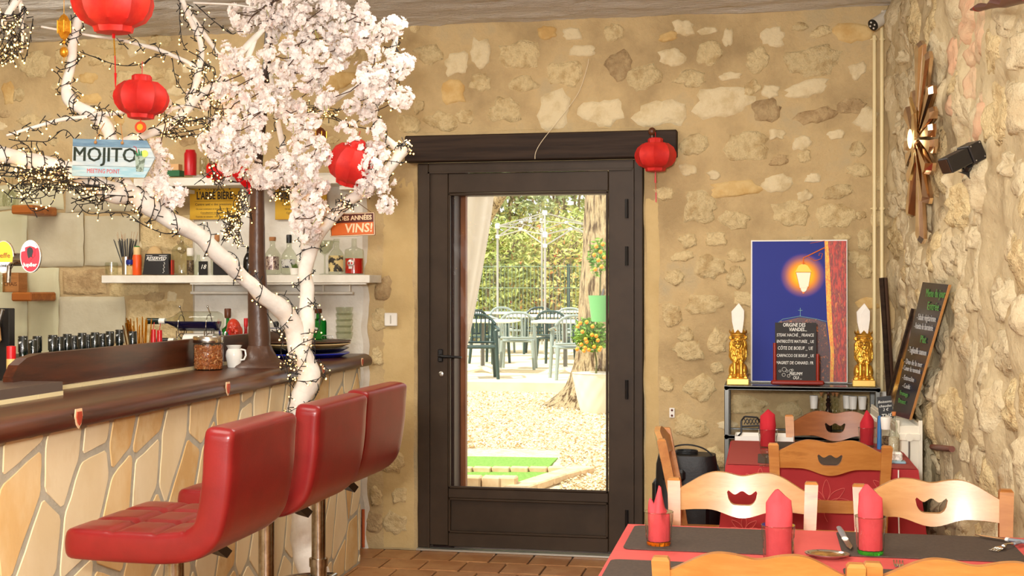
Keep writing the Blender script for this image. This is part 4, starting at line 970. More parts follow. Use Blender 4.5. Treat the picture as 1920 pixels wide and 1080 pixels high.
c = kz_(507, 6.15); t = thing('note_pad', 'spiral note pad and ink bottle behind the brown post', 'notepad', c); MB().box((.025, 0, .11), (.08, .012, .11)).build('pages', M_paper, t)
b = MB(); [b.tube([(x * .008 - .01, -.006, .165), (x * .008 - .01, .006, .165)], .003, 5) for x in range(9)]; b.build('spiral', mat('blue_spiral', (40, 50, 120), .4), t)
MB().lathe([(.012, .17), (.014, .19), (.008, .2), (0, .2)], (.02, .03, 0), 12).build('ink_bottle', M_black, t, smooth=True)
# wire rack with lying bottles
A0 = P(345, 615, Y=5.95); rack = thing('wine_rack', 'chrome wire rack holding two lying bottles behind the bar rail', 'rack', (A0.x, 5.95, ZK))
def rk(px, py, Y=5.95): return P(px, py, Y=Y) - Vector((A0.x, 5.95, ZK))
b = MB()
for px in (340, 392):
    for dy_ in (-.05, .05):
        pass
    cc = rk(px, 612); cc2 = rk(px, 644)
    b.tube([(cc.x - .008 * math.cos(q) , .055 * math.cos(q), cc.z + .058 * math.sin(q)) for q in [2 * PI * j / 20 for j in range(21)]], .0024, 6)
    b.tube([(cc.x, .055 * math.cos(q), cc2.z + .05 * math.sin(q)) for q in [2 * PI * j / 20 for j in range(21)]], .0024, 6)
    e = rk(px - 3, 575); b.tube([rk(px + 3, 590), e], .003, 6); b.ball(e, .006, 8, 6)
    b.tube([(cc.x, .055, cc.z), (cc.x, .055, 0)], .003, 6); b.tube([(cc.x, -.055, cc.z - .02), (cc.x, -.055, 0)], .003, 6)
for z in (0.003,): b.tube([(rk(335, 600).x, -.055, z), (rk(400, 600).x, -.055, z)], .003, 6); b.tube([(rk(335, 600).x, .055, z), (rk(400, 600).x, .055, z)], .003, 6)
b.build('wire_frame', M_chrome, rack, smooth=True)
def lying(px0, px1, py, rpx, label, lm, lz, gm, capm, Y=5.95):
    a = P(px0, py, Y=Y); c = P(px1, py, Y=Y); L_ = c.x - a.x; r = rpx * 6.5 / F
    t = thing('wine_bottle', label, 'bottle', (a.x, Y, a.z)); RX = Euler((0, PI / 2, 0)).to_matrix()
    MB().lathe([(0, 0), (.013, 0), (.013, L_ * .28), (r * .6, L_ * .38), (r, L_ * .46), (r, L_ * .96), (r * .85, L_), (0, L_ * .99)], n=28, R=RX).build('glass_body', gm, t, smooth=True)
    MB().lathe([(0, -.004), (.0155, -.003), (.0155, L_ * .17), (0, L_ * .17)], n=20, R=RX).build('foil', capm, t, smooth=True)
    MB().lathe([(.0150, L_ * .17), (.0150, L_ * .25)], n=20, R=RX).build('neck_label', M_paper, t, smooth=True)
    if lm:   # liquid fills the lower half
        prof = [(.011, .02), (.011, L_ * .27), (r * .55, L_ * .38), (r * .93, L_ * .46), (r * .93, L_ * .95), (r * .7, L_ * .97)]; b = MB(); vs = []; m_ = 12
        for rr_, x in prof:
            for j in range(m_ + 1): q = PI + PI * j / m_; vs.append((x, rr_ * math.cos(q), rr_ * math.sin(q) * 1. + 0.0))
        fs = [(i * (m_ + 1) + j, i * (m_ + 1) + j + 1, (i + 1) * (m_ + 1) + j + 1, (i + 1) * (m_ + 1) + j) for i in range(len(prof) - 1) for j in range(m_)]
        fs += [(i * (m_ + 1), (i + 1) * (m_ + 1), (i + 1) * (m_ + 1) + m_, i * (m_ + 1) + m_) for i in range(len(prof) - 1)] + [tuple(j for j in range(m_ + 1)), tuple((len(prof) - 1) * (m_ + 1) + j for j in range(m_ + 1))]
        b.add(vs, fs); b.build('liquid', lm, t)
    return t, L_, r
lying(276, 414, 602, 18.5, 'lying clear bottle half full of dark blue liquid, upper in the rack', M_bluel, 0, M_glassd, mat('dark_green_foil', (16, 34, 30), .25))
t, L_, r = lying(296, 420, 639, 14, 'lying bottle with a cream label and orange spot, lower in the rack', None, 0, M_glassd, M_black)
RX = Euler((0, PI / 2, 0)).to_matrix(); MB().lathe([(r * 1.01, L_ * .42), (r * 1.01, L_ * .86)], n=24, R=RX).build('label', M_paper, t, smooth=True); MB().ball((L_ * .66, -.025, .018), (.02, .014, .008), 10, 6).build('orange_spot', mat('orange_spot', (230, 150, 40), .5), t)
# row of dark-capped bottles just behind the rail
spd = thing('speed_rail', 'low steel shelf hidden behind the bar rail carrying the black-capped bottles', 'shelf', (-2.53, 4.5, .93)); MB().box((0, 0, -.01), (.16, 1.9, .02)).build('board', M_steel, spd)
for y in (-.9, .9): MB().box((0, y, -.475), (.03, .03, .91)).build('leg', M_steel, spd)
caps = [(43, 638), (50, 646), (62, 645), (70, 642), (99, 640), (112, 643), (126, 638), (140, 641), (154, 636), (166, 639), (178, 635), (193, 637), (206, 633), (224, 630), (249, 633)]
M_cap = mat('black_foil_cap', (22, 28, 26), .2, c2=(200, 204, 200), ns=90, nd=1, sharp=(.66, .68), coat=.6); M_bg = mat('dark_bottle_glass2', (14, 26, 16), .1); cap0 = None
ordn = 'first second third fourth fifth sixth seventh eighth ninth tenth eleventh twelfth thirteenth fourteenth fifteenth'.split()
for i, (px, py) in enumerate(caps):
    X = -2.515 - (.055 if i in (1, 3, 7, 9, 11) else 0); p = P(px, 540, X=X); ztop = 1.42 + (540 - (py - 12)) / F * (p.x * -SY + p.y * CY)
    if i < 3: X = -2.50 + (-.04 if i == 1 else 0); p = P(px, 540, X=X); ztop = 1.42 + (540 - (py - 8)) / F * (p.x * -SY + p.y * CY)
    h = ztop - .93
    t = thing('liqueur_bottle', 'black-capped bottle behind the bar rail, %s from the left in its row' % ordn[i], 'bottle', (X, p.y, .93), 0, 'black-capped bottles behind the rail')
    MB().lathe([(0, 0), (.022, 0), (.025, .01), (.025, h - .12), (.014, h - .08), (.014, h - .05)], n=14).build('glass_body', M_bg, t, smooth=True)
    MB().lathe([(.0165, h - .055), (.0165, h - .003), (.015, h), (0, h)], n=18).build('cap', M_cap, t, smooth=True)
# gold and red drinking straws
p = P(243, 540, X=-2.52); t = thing('straw_holder', 'cup of gold metallic drinking straws standing behind the bar rail', 'cup', (-2.53, p.y + .12, .93)); rs = random.Random(6)
MB().lathe([(0, 0), (.035, 0), (.035, .2), (.032, .2), (.032, .01), (0, .01)], n=16).build('cup', M_steelcap, t, smooth=True); b = MB()
for i in range(26): A = rs.uniform(0, 6.28); b.tube([(.015 * math.cos(A), .015 * math.sin(A), .02), (.06 * math.cos(A) * rs.random() - .02, .09 * math.sin(A), .34 + rs.uniform(-.02, .03))], .0026, 6)
b.build('gold_straws', M_gold, t)['kind'] = 'stuff'
for i, (px, h) in enumerate(((279, .315), (291, .31))):
    p = P(px, 540, X=-2.5); t = thing('straw_bottle', ['translucent red stirrer bottle right of the gold straws', 'slimmer red stirrer bottle nearest the lying bottles'][i], 'bottle', (-2.53, p.y + .1, .93))
    MB().lathe([(0, 0), (.018, 0), (.02, .2), (.012, .24), (.011, h), (0, h)], n=12).build('glass_body', mat('red_plastic', (206, 30, 34), .3), t, smooth=True); MB().tube([(0, 0, h), (.004, 0, h + .03)], .0015, 5).build('stirrer', M_sat, t)
# wine bottle at far left, knives and a steel holder
p = P(21, 540, X=-2.52); t = thing('red_wine_bottle', 'wine bottle with red foil and gold neck band left of the rail', 'bottle', (-2.52, p.y, .93))
zz = 1.42 - (648 - 540) / F * (p.x * -SY + p.y * CY) - .93
MB().lathe([(0, 0), (.036, 0), (.037, .01), (.037, zz - .13), (.015, zz - .09), (.0145, zz - .07)], n=18).build('glass_body', M_bg, t, smooth=True); MB().lathe([(.0155, zz - .045), (.0155, zz - .002), (0, zz)], n=18).build('foil', mat('red_foil', (206, 30, 34), .3), t, smooth=True); MB().lathe([(.0157, zz - .085), (.0157, zz - .045)], n=18).build('neck_band', mat('pale_gold_band', (226, 196, 120), .4), t, smooth=True)
p = P(14, 540, X=-2.75); t = thing('knife_case', 'black open case with a wooden handle and steel tube at the bar end', 'case', (-2.78, p.y, 1.05)); k = (p.x * -SY + p.y * CY) / F
zc = lambda py: 1.42 + (540 - py) * k - 1.05
MB().box((-.02, .03, (zc(578)) / 2), (.10, .04, zc(578)), bev=.003).build('case', M_black, t)
MB().box((-.015, -.0, zc(615)), (.03, .02, .11), rot=(0, -.1, 0), bev=.008).build('wooden_handle', mat('light_wood_handle', (206, 158, 100), .4), t)
MB().tube([(-.012, -.03, zc(650)), (.03, -.03, zc(580))], .008, 10).build('steel_tube', M_steel, t, smooth=True)
tag(MB().box((0, 0, .5), (.5, .5, 1.), bev=.01).build('side_cabinet', MATS['dark_worktop'], origin=(0, 0, 0)), 'low dark cabinet behind the near end of the bar', 'cabinet').location = (-2.90, p.y + .1, .05)
# beer tap
tp = P(42, 482, X=-2.24); kx = (tp.x * -SY + tp.y * CY) / F; t = thing('beer_tap', 'chrome beer tap head with two oval enamel badges over the drip tray', 'tap', (tp.x, tp.y, BZ + .044)); o0 = Vector((tp.x, tp.y, BZ + .044))
def tpp(px, py): return P(px, py, Y=tp.y) - o0
b = MB(); b.tube([tpp(-60, 488), tpp(62, 486)], .020, 20); b.tube([tpp(-45, 488), Vector((tpp(-45, 488).x, 0, 0))], .028, 20); b.tube([Vector((tpp(-45, 0).x, 0, 0)), Vector((tpp(-45, 0).x, 0, .02))], .05, 24)
b.tube([tpp(28, 486), tpp(28, 500) + Vector((0, -.03, 0)), tpp(28, 530) + Vector((0, -.035, 0))], .007, 8); b.build('tap_body', M_chrome, t, smooth=True)
def badge(px, py, cols, words_, parent, rz):
    c = tpp(px, py); E = Euler((0, 0, rz)).to_matrix()
    def ell(rx, rz_, y): return [c + E @ Vector((rx * math.cos(q), y, rz_ * math.sin(q))) for q in [2 * PI * j / 32 for j in range(32)]]
    MB().prism(ell(.031, .050, -.026), (0, 0, 0), E @ Vector((0, .012, 0))).build('badge_rim', M_chrome, parent, smooth=True)
    MB().prism(ell(.028, .047, -.0265), (0, 0, 0), E @ Vector((0, -.001, 0))).build('badge_face', cols[0], parent)
    seg = [c + E @ Vector((.0275 * math.cos(q), -.028, .0465 * math.sin(q))) for q in ([PI + .35 + (PI - .7) * j / 16 for j in range(17)] if cols[2] == 'low' else [.6 + (PI - .9) * j / 16 for j in range(17)])]
    MB().prism(seg, (0, 0, 0), E @ Vector((0, -.0006, 0))).build('badge_panel', cols[1], parent)
    for body, size, z, m in words_:
        text(body, size, m, parent, tuple(c + E @ Vector((0, -.0292, z))), (PI / 2, 0, rz), bold=.0004)
M_by = mat('yellow_enamel', (244, 204, 30), .3); M_br = mat('red_enamel', (206, 20, 44), .3)
badge(12, 482, (M_by, mat('grey_enamel', (206, 204, 206), .35), 'low'), [('Leffe', .022, .004, mat('ochre_print', (150, 96, 20), .5)), ('BLONDE', .009, -.028, M_og)], t, .25)
badge(62, 481, (M_br, M_paper, 'high'), [('Jupiler', .016, -.026, M_paper)], t, .25)
c = tpp(62, 478); E = Euler((0, 0, .25)).to_matrix()
MB().prism([c + E @ Vector((x, -.029, z)) for x, z in ((-.015, .022), (0, .027), (.015, .022), (.014, -.004), (0, -.019), (-.014, -.004))], (0, 0, 0), (0, -.0006, 0)).build('shield_mark', M_br, t)
MB().prism([c + E @ Vector((x, -.030, z)) for x, z in ((-.009, .008), (-.008, .019), (0, .024), (.007, .02), (.010, .01), (.006, -.004), (.009, -.010), (.002, -.006), (-.004, -.012), (-.007, -.004))], (0, 0, 0), (0, -.0006, 0)).build('bull_mark', M_black, t)
# small wooden shelves on the left wall end
for (py, lbl, px1) in ((384, 'upper short wooden shelf carrying upside-down wine glasses', 62), (548, 'lower short wooden shelf with a rounded end, under the beer tap badges', 60)):
    c = P(px1, py, Y=6.45); zt = c.z; x0 = -4.1
    t = thing('wooden_shelf', lbl, 'shelf', ((x0 + c.x) / 2, 6.57, zt - .05)); MB().box((0, 0, .025), (c.x - x0, .26, .05), bev=.008).build('board', mat('honey_shelf_wood', (184, 112, 48), .4, c2=(160, 90, 36), ns=5, stretch=(.6, 5, 5)), t)
    if py == 384: zsh = zt
    else: zlo = zt
for i, px in enumerate((4, 17, 29)):
    c = P(px, 540, Y=6.55); t = thing('wine_glass', ['upside-down wine glass on the upper wooden shelf, leftmost', 'upside-down wine glass in the middle of the upper wooden shelf', 'upside-down wine glass nearest the shelf end'][i], 'glass', (c.x, 6.52 + .03 * (i % 2), zsh), 0, 'upside-down wine glasses')
    MB().lathe([(.032, 0), (.036, .03), (.034, .06), (.018, .09), (.004, .10), (.004, .16), (.03, .168), (0, .17)], n=22).build('glass_body', M_glassd, t, smooth=True)
c = P(26, 540, Y=6.55); t = thing('wooden_crate', 'small wooden wine box with dark print on the lower wooden shelf', 'box', (c.x, 6.56, zlo))
MB().box((0, 0, .055), (.10, .09, .11), bev=.002).build('box', mat('box_wood', (176, 120, 66), .6, c2=(150, 98, 50), ns=5, stretch=(1, 1, 6)), t); text('CHAIS', .03, M_brownk, t, (0, -.0465, .045))
vessel('glass_tumbler', 'thin clear tumbler at the edge of the lower wooden shelf', 'glass', 4, 0, 515, 9, 'jar', Y=6.5, Z=zlo)
bpy.data.objects['plant_pot']['category'] = 'plant'
# ------------------------------------------------------------ hanging decorations in the tree
M_tis = mat('red_tissue_paper', (210, 40, 30), .6, sss=.0, c2=(192, 28, 24), ns=14)
M_tiso = mat('coral_tissue_paper', (228, 58, 40), .55, c2=(212, 38, 30), ns=14)
LPROF = [(.30, 1.), (.36, .97), (.36, .86), (.62, .84), (.86, .72), (.98, .56), (1., .46), (.93, .30), (.78, .17), (.55, .10), (.50, .09), (.46, .0), (.28, -.02)]
def lantern(label, px, py0, py1, wpx, d, m, tail, rot=(0, 0, 0), n=10, top=.0):
    a = P(px, py0, d=d); c = P(px, py1, d=d); h = a.z - c.z; r = wpx / 2 * d / F
    t = thing('paper_lantern', label, 'lantern', c, 0, rot=rot)
    N_ = n * 6
    def pl(i, j): return 1 - .10 * abs(math.sin(j * PI / 6)) ** .6 if 0 < i < len(LPROF) - 1 else 1
    b = MB(); b.lathe([(q[0] * r, q[1] * h) for q in LPROF][::-1], n=N_, pleat=pl); b.build('honeycomb_body', m, t, smooth=.5)
    if top: MB().tube([(0, 0, h), (0, 0, h + top)], .0016, 5).build('cord', M_sat, t)
    return t, h
t, h = lantern('largest red tissue lantern, cut by the picture top above the tree', 213, -55, 61, 152, 4.45, M_tiso, 0, (.05, .0, 0), top=.12)
b = MB(); b.tube([(0, 0, 0), (0.003, 0, -.08)], .003, 6); b.build('gold_thread', M_gold, t); b = MB(); b.tube([(.003, 0, -.14), (.002, 0, -.19)], [.005, .002], 6); b.tube([(0, 0, -.0), (0, 0, -.02)], .006, 6); b.tube([(.003, 0, -.08), (.003, 0, -.14)], .002, 5); b.build('tassel', M_sat, t)
t, h = lantern('round red tissue lantern hanging below the largest one, gold disc underneath', 264, 141, 222, 104, 4.65, M_tis, 0, (0, .03, 0), top=.05)
b = MB(); b.tube([(0, 0, 0), (0, 0, -.015)], .002, 5); b.tube([(0, .004, -.032), (0, -.004, -.032)], .021, 16); b.build('tassel_disc', mat('orange_red_disc', (230, 70, 30), .4), t)
b = MB(); b.tube([(0, -.004, -.032), (0, -.006, -.032)], .012, 10); b.build('gold_centre', mat('gold_disc', (240, 190, 60), .3, .6), t)
t, h = lantern('tilted red tissue lantern among the blossoms beside the VINS sign', 650, 258, 345, 92, 5.35, M_tis, 0, (.25, .35, 0), top=.04)
t, h = lantern('small red paper lantern hanging from the right end of the door lintel', 1229, 259, 321, 79, 6.62 / 1.005, M_tis, 0, (0, 0, 0), n=8, top=.03)
b = MB(); b.tube([(0, 0, 0), (0, 0, -.06)], [.003, .005], 6); b.tube([(0.003, 0, -.11), (0.003, 0, -.16)], .0035, 6); b.tube([(0, 0, -.06), (.003, 0, -.11)], .0012, 5); b.build('tassel', M_sat, t)
c = P(1223, 247, Y=YW - .075); t = thing('wall_hook', 'round brown knob on the lintel that carries the red lantern', 'hook', c); MB().ball((0, -.012, 0), (.020, .018, .022), 14, 10).build('knob', M_brownk, t, smooth=True); MB().tube([(0, .005, 0), (0, -.012, 0)], .008, 10).build('stem', M_brownk, t)
MB().box((0, -.012, -.03), (.014, .012, .04), bev=.004).build('eyelet', M_brownk, t)
# gold filigree ornament
def ornament(label, px, py0, py1, wpx, d, m):
    a = P(px, py0, d=d); c = P(px, py1, d=d); h = a.z - c.z; r = wpx / 2 * d / F
    t = thing('lantern_ornament', label, 'ornament', c)
    b = MB(); b.lathe([(0, h * .45), (r * .5, h * .5), (r, h * .62), (r, h * .82), (r * .5, h * .94), (0, h)], n=6); b.build('hexagon_body', m, t)
    b = MB()
    for j in range(6): A = 2 * PI * j / 6; b.tube([(r * 1.03 * math.cos(A), r * 1.03 * math.sin(A), h * .6), (r * 1.03 * math.cos(A), r * 1.03 * math.sin(A), h * .84)], .0022, 5)
    b.tube([(0, 0, h), (0, 0, h + .05)], .0012, 5); b.build('wire_rib', M_gold, t)
    b = MB(); b.ball((0, 0, h * .22), (r * .62, r * .62, h * .11), 10, 6); b.tube([(0, 0, h * .45), (0, 0, 0)], .0012, 4); b.ball((0, 0, h * .42), r * .25, 8, 6); b.build('pendant', m, t, smooth=True); return t
M_go = mat('amber_gold_foil', (214, 140, 30), .3, .6, c2=(240, 180, 60), ns=60)
ornament('amber gold lantern ornament hanging on the upper left branch', 120, 25, 118, 26, 4.68, M_go)
ornament('dark gold lantern ornament hidden among blossoms left of the tilted lantern', 601, 238, 292, 22, 5.5, mat('dull_bronze', (110, 58, 30), .4, .4))
# MOJITO sign
d_ = 4.62; c = P(213, 297, d=d_); k = d_ / F
t = thing('arrow_sign', 'pale blue wooden arrow sign reading MOJITO meeting point', 'sign', c, 0, rot=(0, .03, math.atan2(SY, CY) - .05))
def so(pts, y0=0., y1=.008): return [(x * k, y0, z * k) for x, z in pts]
plank_m = [mat('blue_washed_board', (78, 110, 136), .6, c2=(122, 154, 172), ns=4, nd=6, stretch=(2, 1, 14), sharp=(.35, .65)), mat('white_washed_board', (190, 200, 200), .6, c2=(150, 174, 184), ns=4, nd=6, stretch=(2, 1, 14), sharp=(.4, .75)), mat('aqua_washed_board', (140, 182, 194), .6, c2=(180, 200, 204), ns=4, nd=6, stretch=(2, 1, 14))]
for (za, zb, m, pts) in ((21, 35, 0, [(-78, 21), (70, 21), (62, 35), (-78, 35)]), (3, 20.4, 1, [(-78, 3), (79, 3), (70.4, 20.4), (-78, 20.4)]), (-15, 2.4, 1, [(-78, -15), (71, -15), (79, 2.4), (-78, 2.4)]), (-35, -15.6, 2, [(-78, -35), (60, -35), (70.6, -15.6), (-78, -15.6)])):
    MB().prism(so(pts), (0, -.004, 0), (0, .006, 0)).build('plank', plank_m[m], t)
text('MOJITO', 38 * k, mat('dark_green_print', (44, 56, 40), .5), t, (-16 * k, -.0048, 5 * k), sx=.92)
for o_ in (-.0014, .0014): text('MOJITO', 38 * k, MATS['dark_green_print'], t, (-16 * k + o_, -.0049, 5 * k), sx=.92)
text('MEETING POINT', 11.5 * k, mat('red_print', (206, 66, 56), .5), t, (-18 * k, -.0048, -25 * k), sx=.74)
b = MB(); b.prism([(x * k, -.005, z * k) for x, z in ((41, 8), (62, 8), (58, -24), (45, -24))], (0, 0, 0), (0, -.0008, 0)); b.build('painted_glass', mat('painted_glass_grey', (150, 166, 150), .5, c2=(90, 104, 86), ns=90, sharp=(.5, .56)), t)
b = MB(); [b.tube([(46 * k + i * 4 * k, -.0052, 6 * k), (43 * k + i * 5 * k, -.0052, 18 * k - abs(i - 1) * 3 * k)], [.004, .002], 6) for i in range(3)]; b.build('painted_mint', mat('mint_green_print', (40, 120, 70), .5), t)
b = MB(); b.tube([(60 * k, -.004, 10 * k), (60 * k, -.0062, 10 * k)], 6.5 * k, 16); b.build('painted_lime', mat('lime_print', (196, 206, 90), .5), t)
MB().tube([(46 * k, -.0056, 8 * k), (43 * k, -.0056, 22 * k), (38 * k, -.0056, 23 * k)], .0012, 4).build('painted_straw', MATS['red_print'], t)
for x in (-34, 17): MB().tube([(x * k, -.007, 28 * k), (x * k, -.004, 36 * k), (x * .6 * k, 0.005, 66 * k)], .0018, 6).build('jute_cord', mat('jute', (178, 130, 76), .9), t)
for x in (-34, 17): MB().ball((x * k, -.008, 29 * k), .006, 8, 6).build('knot', MATS['jute'], t)

# ------------------------------------------------------------ fairy lights
def frames(pt):
    out = []; prev = None; k = len(pt)
    for i, p in enumerate(pt):
        tt = (pt[min(i + 1, k - 1)] - pt[max(i - 1, 0)]).normalized()
        q = (tt.orthogonal() if prev is None else (prev - tt * prev.dot(tt))).normalized(); prev = q; out.append((tt, q, tt.cross(q)))
    return out
def resample(pts, st):
    out = [pts[0]]; acc = 0
    for a, b_ in zip(pts, pts[1:]):
        L_ = (b_ - a).length
        if L_ < 1e-9: continue
        x = st - acc
        while x <= L_: out.append(a + (b_ - a) * (x / L_)); x += st
        acc = L_ - (x - st)
    return out
def helix(key, pitch, a=0., b_=1., ph=0., off=.006, wob=.010, seed=0):
    pt, R = PATHS[key]; n = len(pt); i0, i1 = int(a * (n - 1)), max(int(a * (n - 1)) + 2, int(b_ * (n - 1)) + 1); pt, R = pt[i0:i1], R[i0:i1]
    fr_ = frames(pt); out = []; s = 0
    for i in range(len(pt) - 1):
        L_ = (pt[i + 1] - pt[i]).length; m_ = max(1, int(L_ / .008))
        for j in range(m_):
            f = j / m_; p = pt[i].lerp(pt[i + 1], f); r = R[i] + (R[i + 1] - R[i]) * f + off
            A = 2 * PI * s / pitch + ph + .9 * nz((s * 6, seed, 0), 1); r += max(0, wob * 1.6 * nz((s * 9, seed, 5), 1) + wob * .3)
            out.append(p + fr_[i][1] * math.cos(A) * r + fr_[i][2] * math.sin(A) * r); s += L_ / m_
    return out
def strand(pts, d, jit=.0, seed=0):
    L_ = [(P(x, y, d=d + dd), 1.) for x, y, *q in pts for dd in [q[0] if q else 0]]
    p, _ = smoothpath(L_, 10)
    return [v + Vector((nz(v * 12, 1, seed), nz(v * 12, 1, seed + 9), nz(v * 12, 1, seed + 17))) * jit for v in p]
def scribble(cx, cy, rx, ry, d, n, seed, rd=.05):
    r = random.Random(seed); L_ = []
    for i in range(n): L_.append((P(cx + r.uniform(-rx, rx), cy + r.uniform(-ry, ry), d=d + r.uniform(-rd, rd)), 1.))
    return smoothpath(L_, 9)[0]
def lights(label, curves, seed, lit=.75, gap=.021, spike=.022, r=.0017, br_=.0034):
    rnd = random.Random(seed); cable = MB(); sp = MB(); bu = MB(); org = curves[0][0]
    for cv in curves:
        pts = resample(cv, .012)
        if len(pts) < 3: continue
        cable.tube(pts, r, 4, cap=False)
        for p, t_ in zip(resample(cv, gap)[1:], range(9999)):
            v = Vector((rnd.gauss(0, 1), rnd.gauss(0, 1), rnd.gauss(0, 1) - .2)).normalized()
            e = p + v * spike * rnd.uniform(.8, 1.25); sp.tube([p, e], [r * .9, r * 1.25], 4)
            if rnd.random() < lit * .8: bu.ball(e + v * .003, br_ * rnd.uniform(.8, 1.2), 6, 4)
    t = thing('fairy_lights', label, 'string lights', org)
    cable.build('cable', M_wire, t, origin=org, fix=False); sp.build('bulb_holders', M_wire, t, origin=org, fix=False)['kind'] = 'stuff'
    if bu.v: o = bu.build('led_bulbs', M_bulb, t, origin=org, fix=False); o['kind'] = 'stuff'
    return t
lights('warm fairy lights coiled along the thick lowest branch', [helix('main', .16, .0, .62, 0, seed=1), helix('main', .075, .55, 1., 1, seed=2), helix('main', .12, .5, 1., 3, wob=.02, seed=3)], 1, .6)
lights('dense tangle of fairy lights under the thick branch at the picture left edge', [scribble(60, 322, 75, 14, 4.55, 20, 4), scribble(120, 345, 90, 12, 4.62, 16, 5), scribble(60, 352, 55, 26, 4.6, 14, 6), scribble(200, 375, 60, 12, 4.7, 10, 7), strand([(-10, 335), (30, 350), (60, 395), (95, 380), (110, 345), (150, 350)], 4.6, .01, 3), strand([(150, 385), (170, 402), (235, 398), (280, 430), (335, 440)], 4.75, .01, 4)], 2, .62)
lights('fairy lights wound round the forked white trunk', [helix('trunk', .2, .35, 1., 0, seed=5), helix('right', .13, .0, .55, 2, seed=6), helix('trunk', .14, .55, 1., 2.4, off=.02, wob=.03, seed=7)], 3, .5)
lights('loose fairy light strand dangling down the left side of the trunk', [strand([(505, 590), (530, 620), (528, 650), (538, 690), (545, 720), (540, 760), (545, 790), (538, 830), (545, 860)], 5.24, .02, 6), scribble(545, 690, 14, 26, 5.23, 14, 9, .03), strand([(575, 560), (600, 590), (592, 640), (590, 700), (598, 735)], 5.3, .01, 8)], 4, .6)
lights('coil of fairy lights dropping beside the first yellow plate', [scribble(430, 430, 26, 36, 5.45, 26, 10, .04), scribble(455, 385, 18, 30, 5.45, 16, 11, .04), strand([(465, 340), (462, 370), (445, 400), (430, 440), (412, 470), (445, 500)], 5.45, .02, 12), strand([(365, 345), (400, 320), (410, 350), (395, 368)], 5.3, .01, 5)], 5, .85, gap=.018)
lights('fairy lights climbing the curved upper left branch', [helix('low_up', .085, .25, 1., 0, seed=12), helix('low_up', .13, .2, 1., 2, wob=.02, seed=13)], 6, .8)
lights('fairy lights along the sweeping branch below the round lantern', [helix('sweep', .08, 0, 1., 0, seed=15), helix('mid_low', .08, 0, 1, 1, seed=16), scribble(330, 235, 60, 22, 4.9, 22, 17)], 7, .75)
lights('fairy lights along the low twig pointing left above the arrow sign', [helix('left_low', .07, 0, 1., 0, seed=18), strand([(15, 258), (50, 262), (90, 262), (120, 245), (150, 270), (185, 262)], 4.66, .01, 19)], 8, .5)
lights('fairy light strand drooping between the two hanging lanterns', [strand([(150, 95), (180, 108), (220, 122), (262, 122), (290, 105), (320, 100)], 4.75, .006, 20), helix('thin_top', .08, .0, .6, 1, seed=21)], 9, .6)
lights('fairy lights on the upright branches right of the round lantern', [helix('upright', .085, 0, 1., 0, seed=22), helix('fork_top', .07, 0, 1, 2, seed=23), strand([(340, 5), (338, 60), (348, 92), (378, 110), (395, 130)], 4.95, .01, 24), scribble(385, 160, 28, 45, 5.0, 18, 25), strand([(368, 8), (395, 35), (430, 62), (445, 58)], 5.0, .01, 30), strand([(322, 110), (330, 150), (350, 175), (362, 150)], 4.93, .01, 31)], 10, .65)
lights('fairy lights bunched on the branch at the top left corner', [helix('corner', .07, 0, 1, 0, seed=26), helix('corner2', .06, 0, 1, 0, seed=27), scribble(20, 70, 28, 60, 4.5, 26, 28), strand([(30, 90), (45, 110), (55, 70), (60, 30)], 4.52, .01, 29)], 11, .75)
lights('fairy lights on the right rising branch above the door corner', [helix('right', .09, .55, 1., 0, seed=32), helix('right_up', .085, 0, 1., 1, seed=33), scribble(755, 275, 16, 14, 5.48, 12, 34, .03), strand([(735, 70), (752, 110), (748, 160), (735, 210)], 5.5, .008, 36)], 12, .6)
lights('fairy lights threaded through the heart of the blossoms', [helix('stub', .1, .0, 1., 0, seed=37), scribble(540, 360, 36, 14, 5.4, 12, 38), scribble(600, 215, 60, 20, 5.45, 14, 39), scribble(420, 250, 40, 100, 5.15, 18, 40), scribble(640, 385, 30, 22, 5.4, 10, 41)], 13, .8)

# ------------------------------------------------------------ cherry blossom sprays
M_pet = mat('pale_pink_petal', (254, 244, 238), .6, c2=(255, 249, 245), c3=(251, 232, 226), ns=20, sharp=(.3, .55), rnd=.02)
translucent(M_pet, .3)
M_twig = mat('dark_twig', (70, 50, 38), .8); M_calyx = mat('pale_green_calyx', (150, 150, 80), .6)
def flower_cluster(seed):
    r = random.Random(seed); b = MB()
    for f in range(17):
        v = Vector((r.gauss(0, 1), r.gauss(0, 1), r.gauss(0, .8))).normalized(); c_ = v * r.uniform(.014, .042)
        c_.x *= 1.25; q = v.orthogonal().normalized(); w_ = v.cross(q); ro = r.uniform(0, 6); R_ = r.uniform(.014, .020)
        for layer in (0, 1):
            for k_ in range(5 if layer == 0 else 5):
                A = ro + 2 * PI * k_ / 5 + layer * .6; s_ = R_ * (1 if layer == 0 else .66); up = .25 if layer == 0 else .75
                dr = (q * math.cos(A) + w_ * math.sin(A)); sd = (w_ * math.cos(A) - q * math.sin(A))
                p0 = c_; p1 = c_ + dr * s_ * .55 + sd * s_ * .42 + v * s_ * up * .5; p2 = c_ + dr * s_ * 1.0 + sd * s_ * .2 + v * s_ * up * (1.0 + r.uniform(-.2, .2)); p2b = c_ + dr * s_ * .98 - sd * s_ * .2 + v * s_ * up; p3 = c_ + dr * s_ * .55 - sd * s_ * .42 + v * s_ * up * .5
                pm = c_ + dr * s_ * .6 + v * s_ * up * .2
                b.add([p0, p1, p2, p2b, p3, pm], [(0, 1, 5), (1, 2, 5), (2, 3, 5), (3, 4, 5), (4, 0, 5)])
    me_o = b.build('blossom', M_pet, None, fix=False); me = me_o.data; bpy.data.objects.remove(me_o); return me
CL = [flower_cluster(i) for i in range(7)]
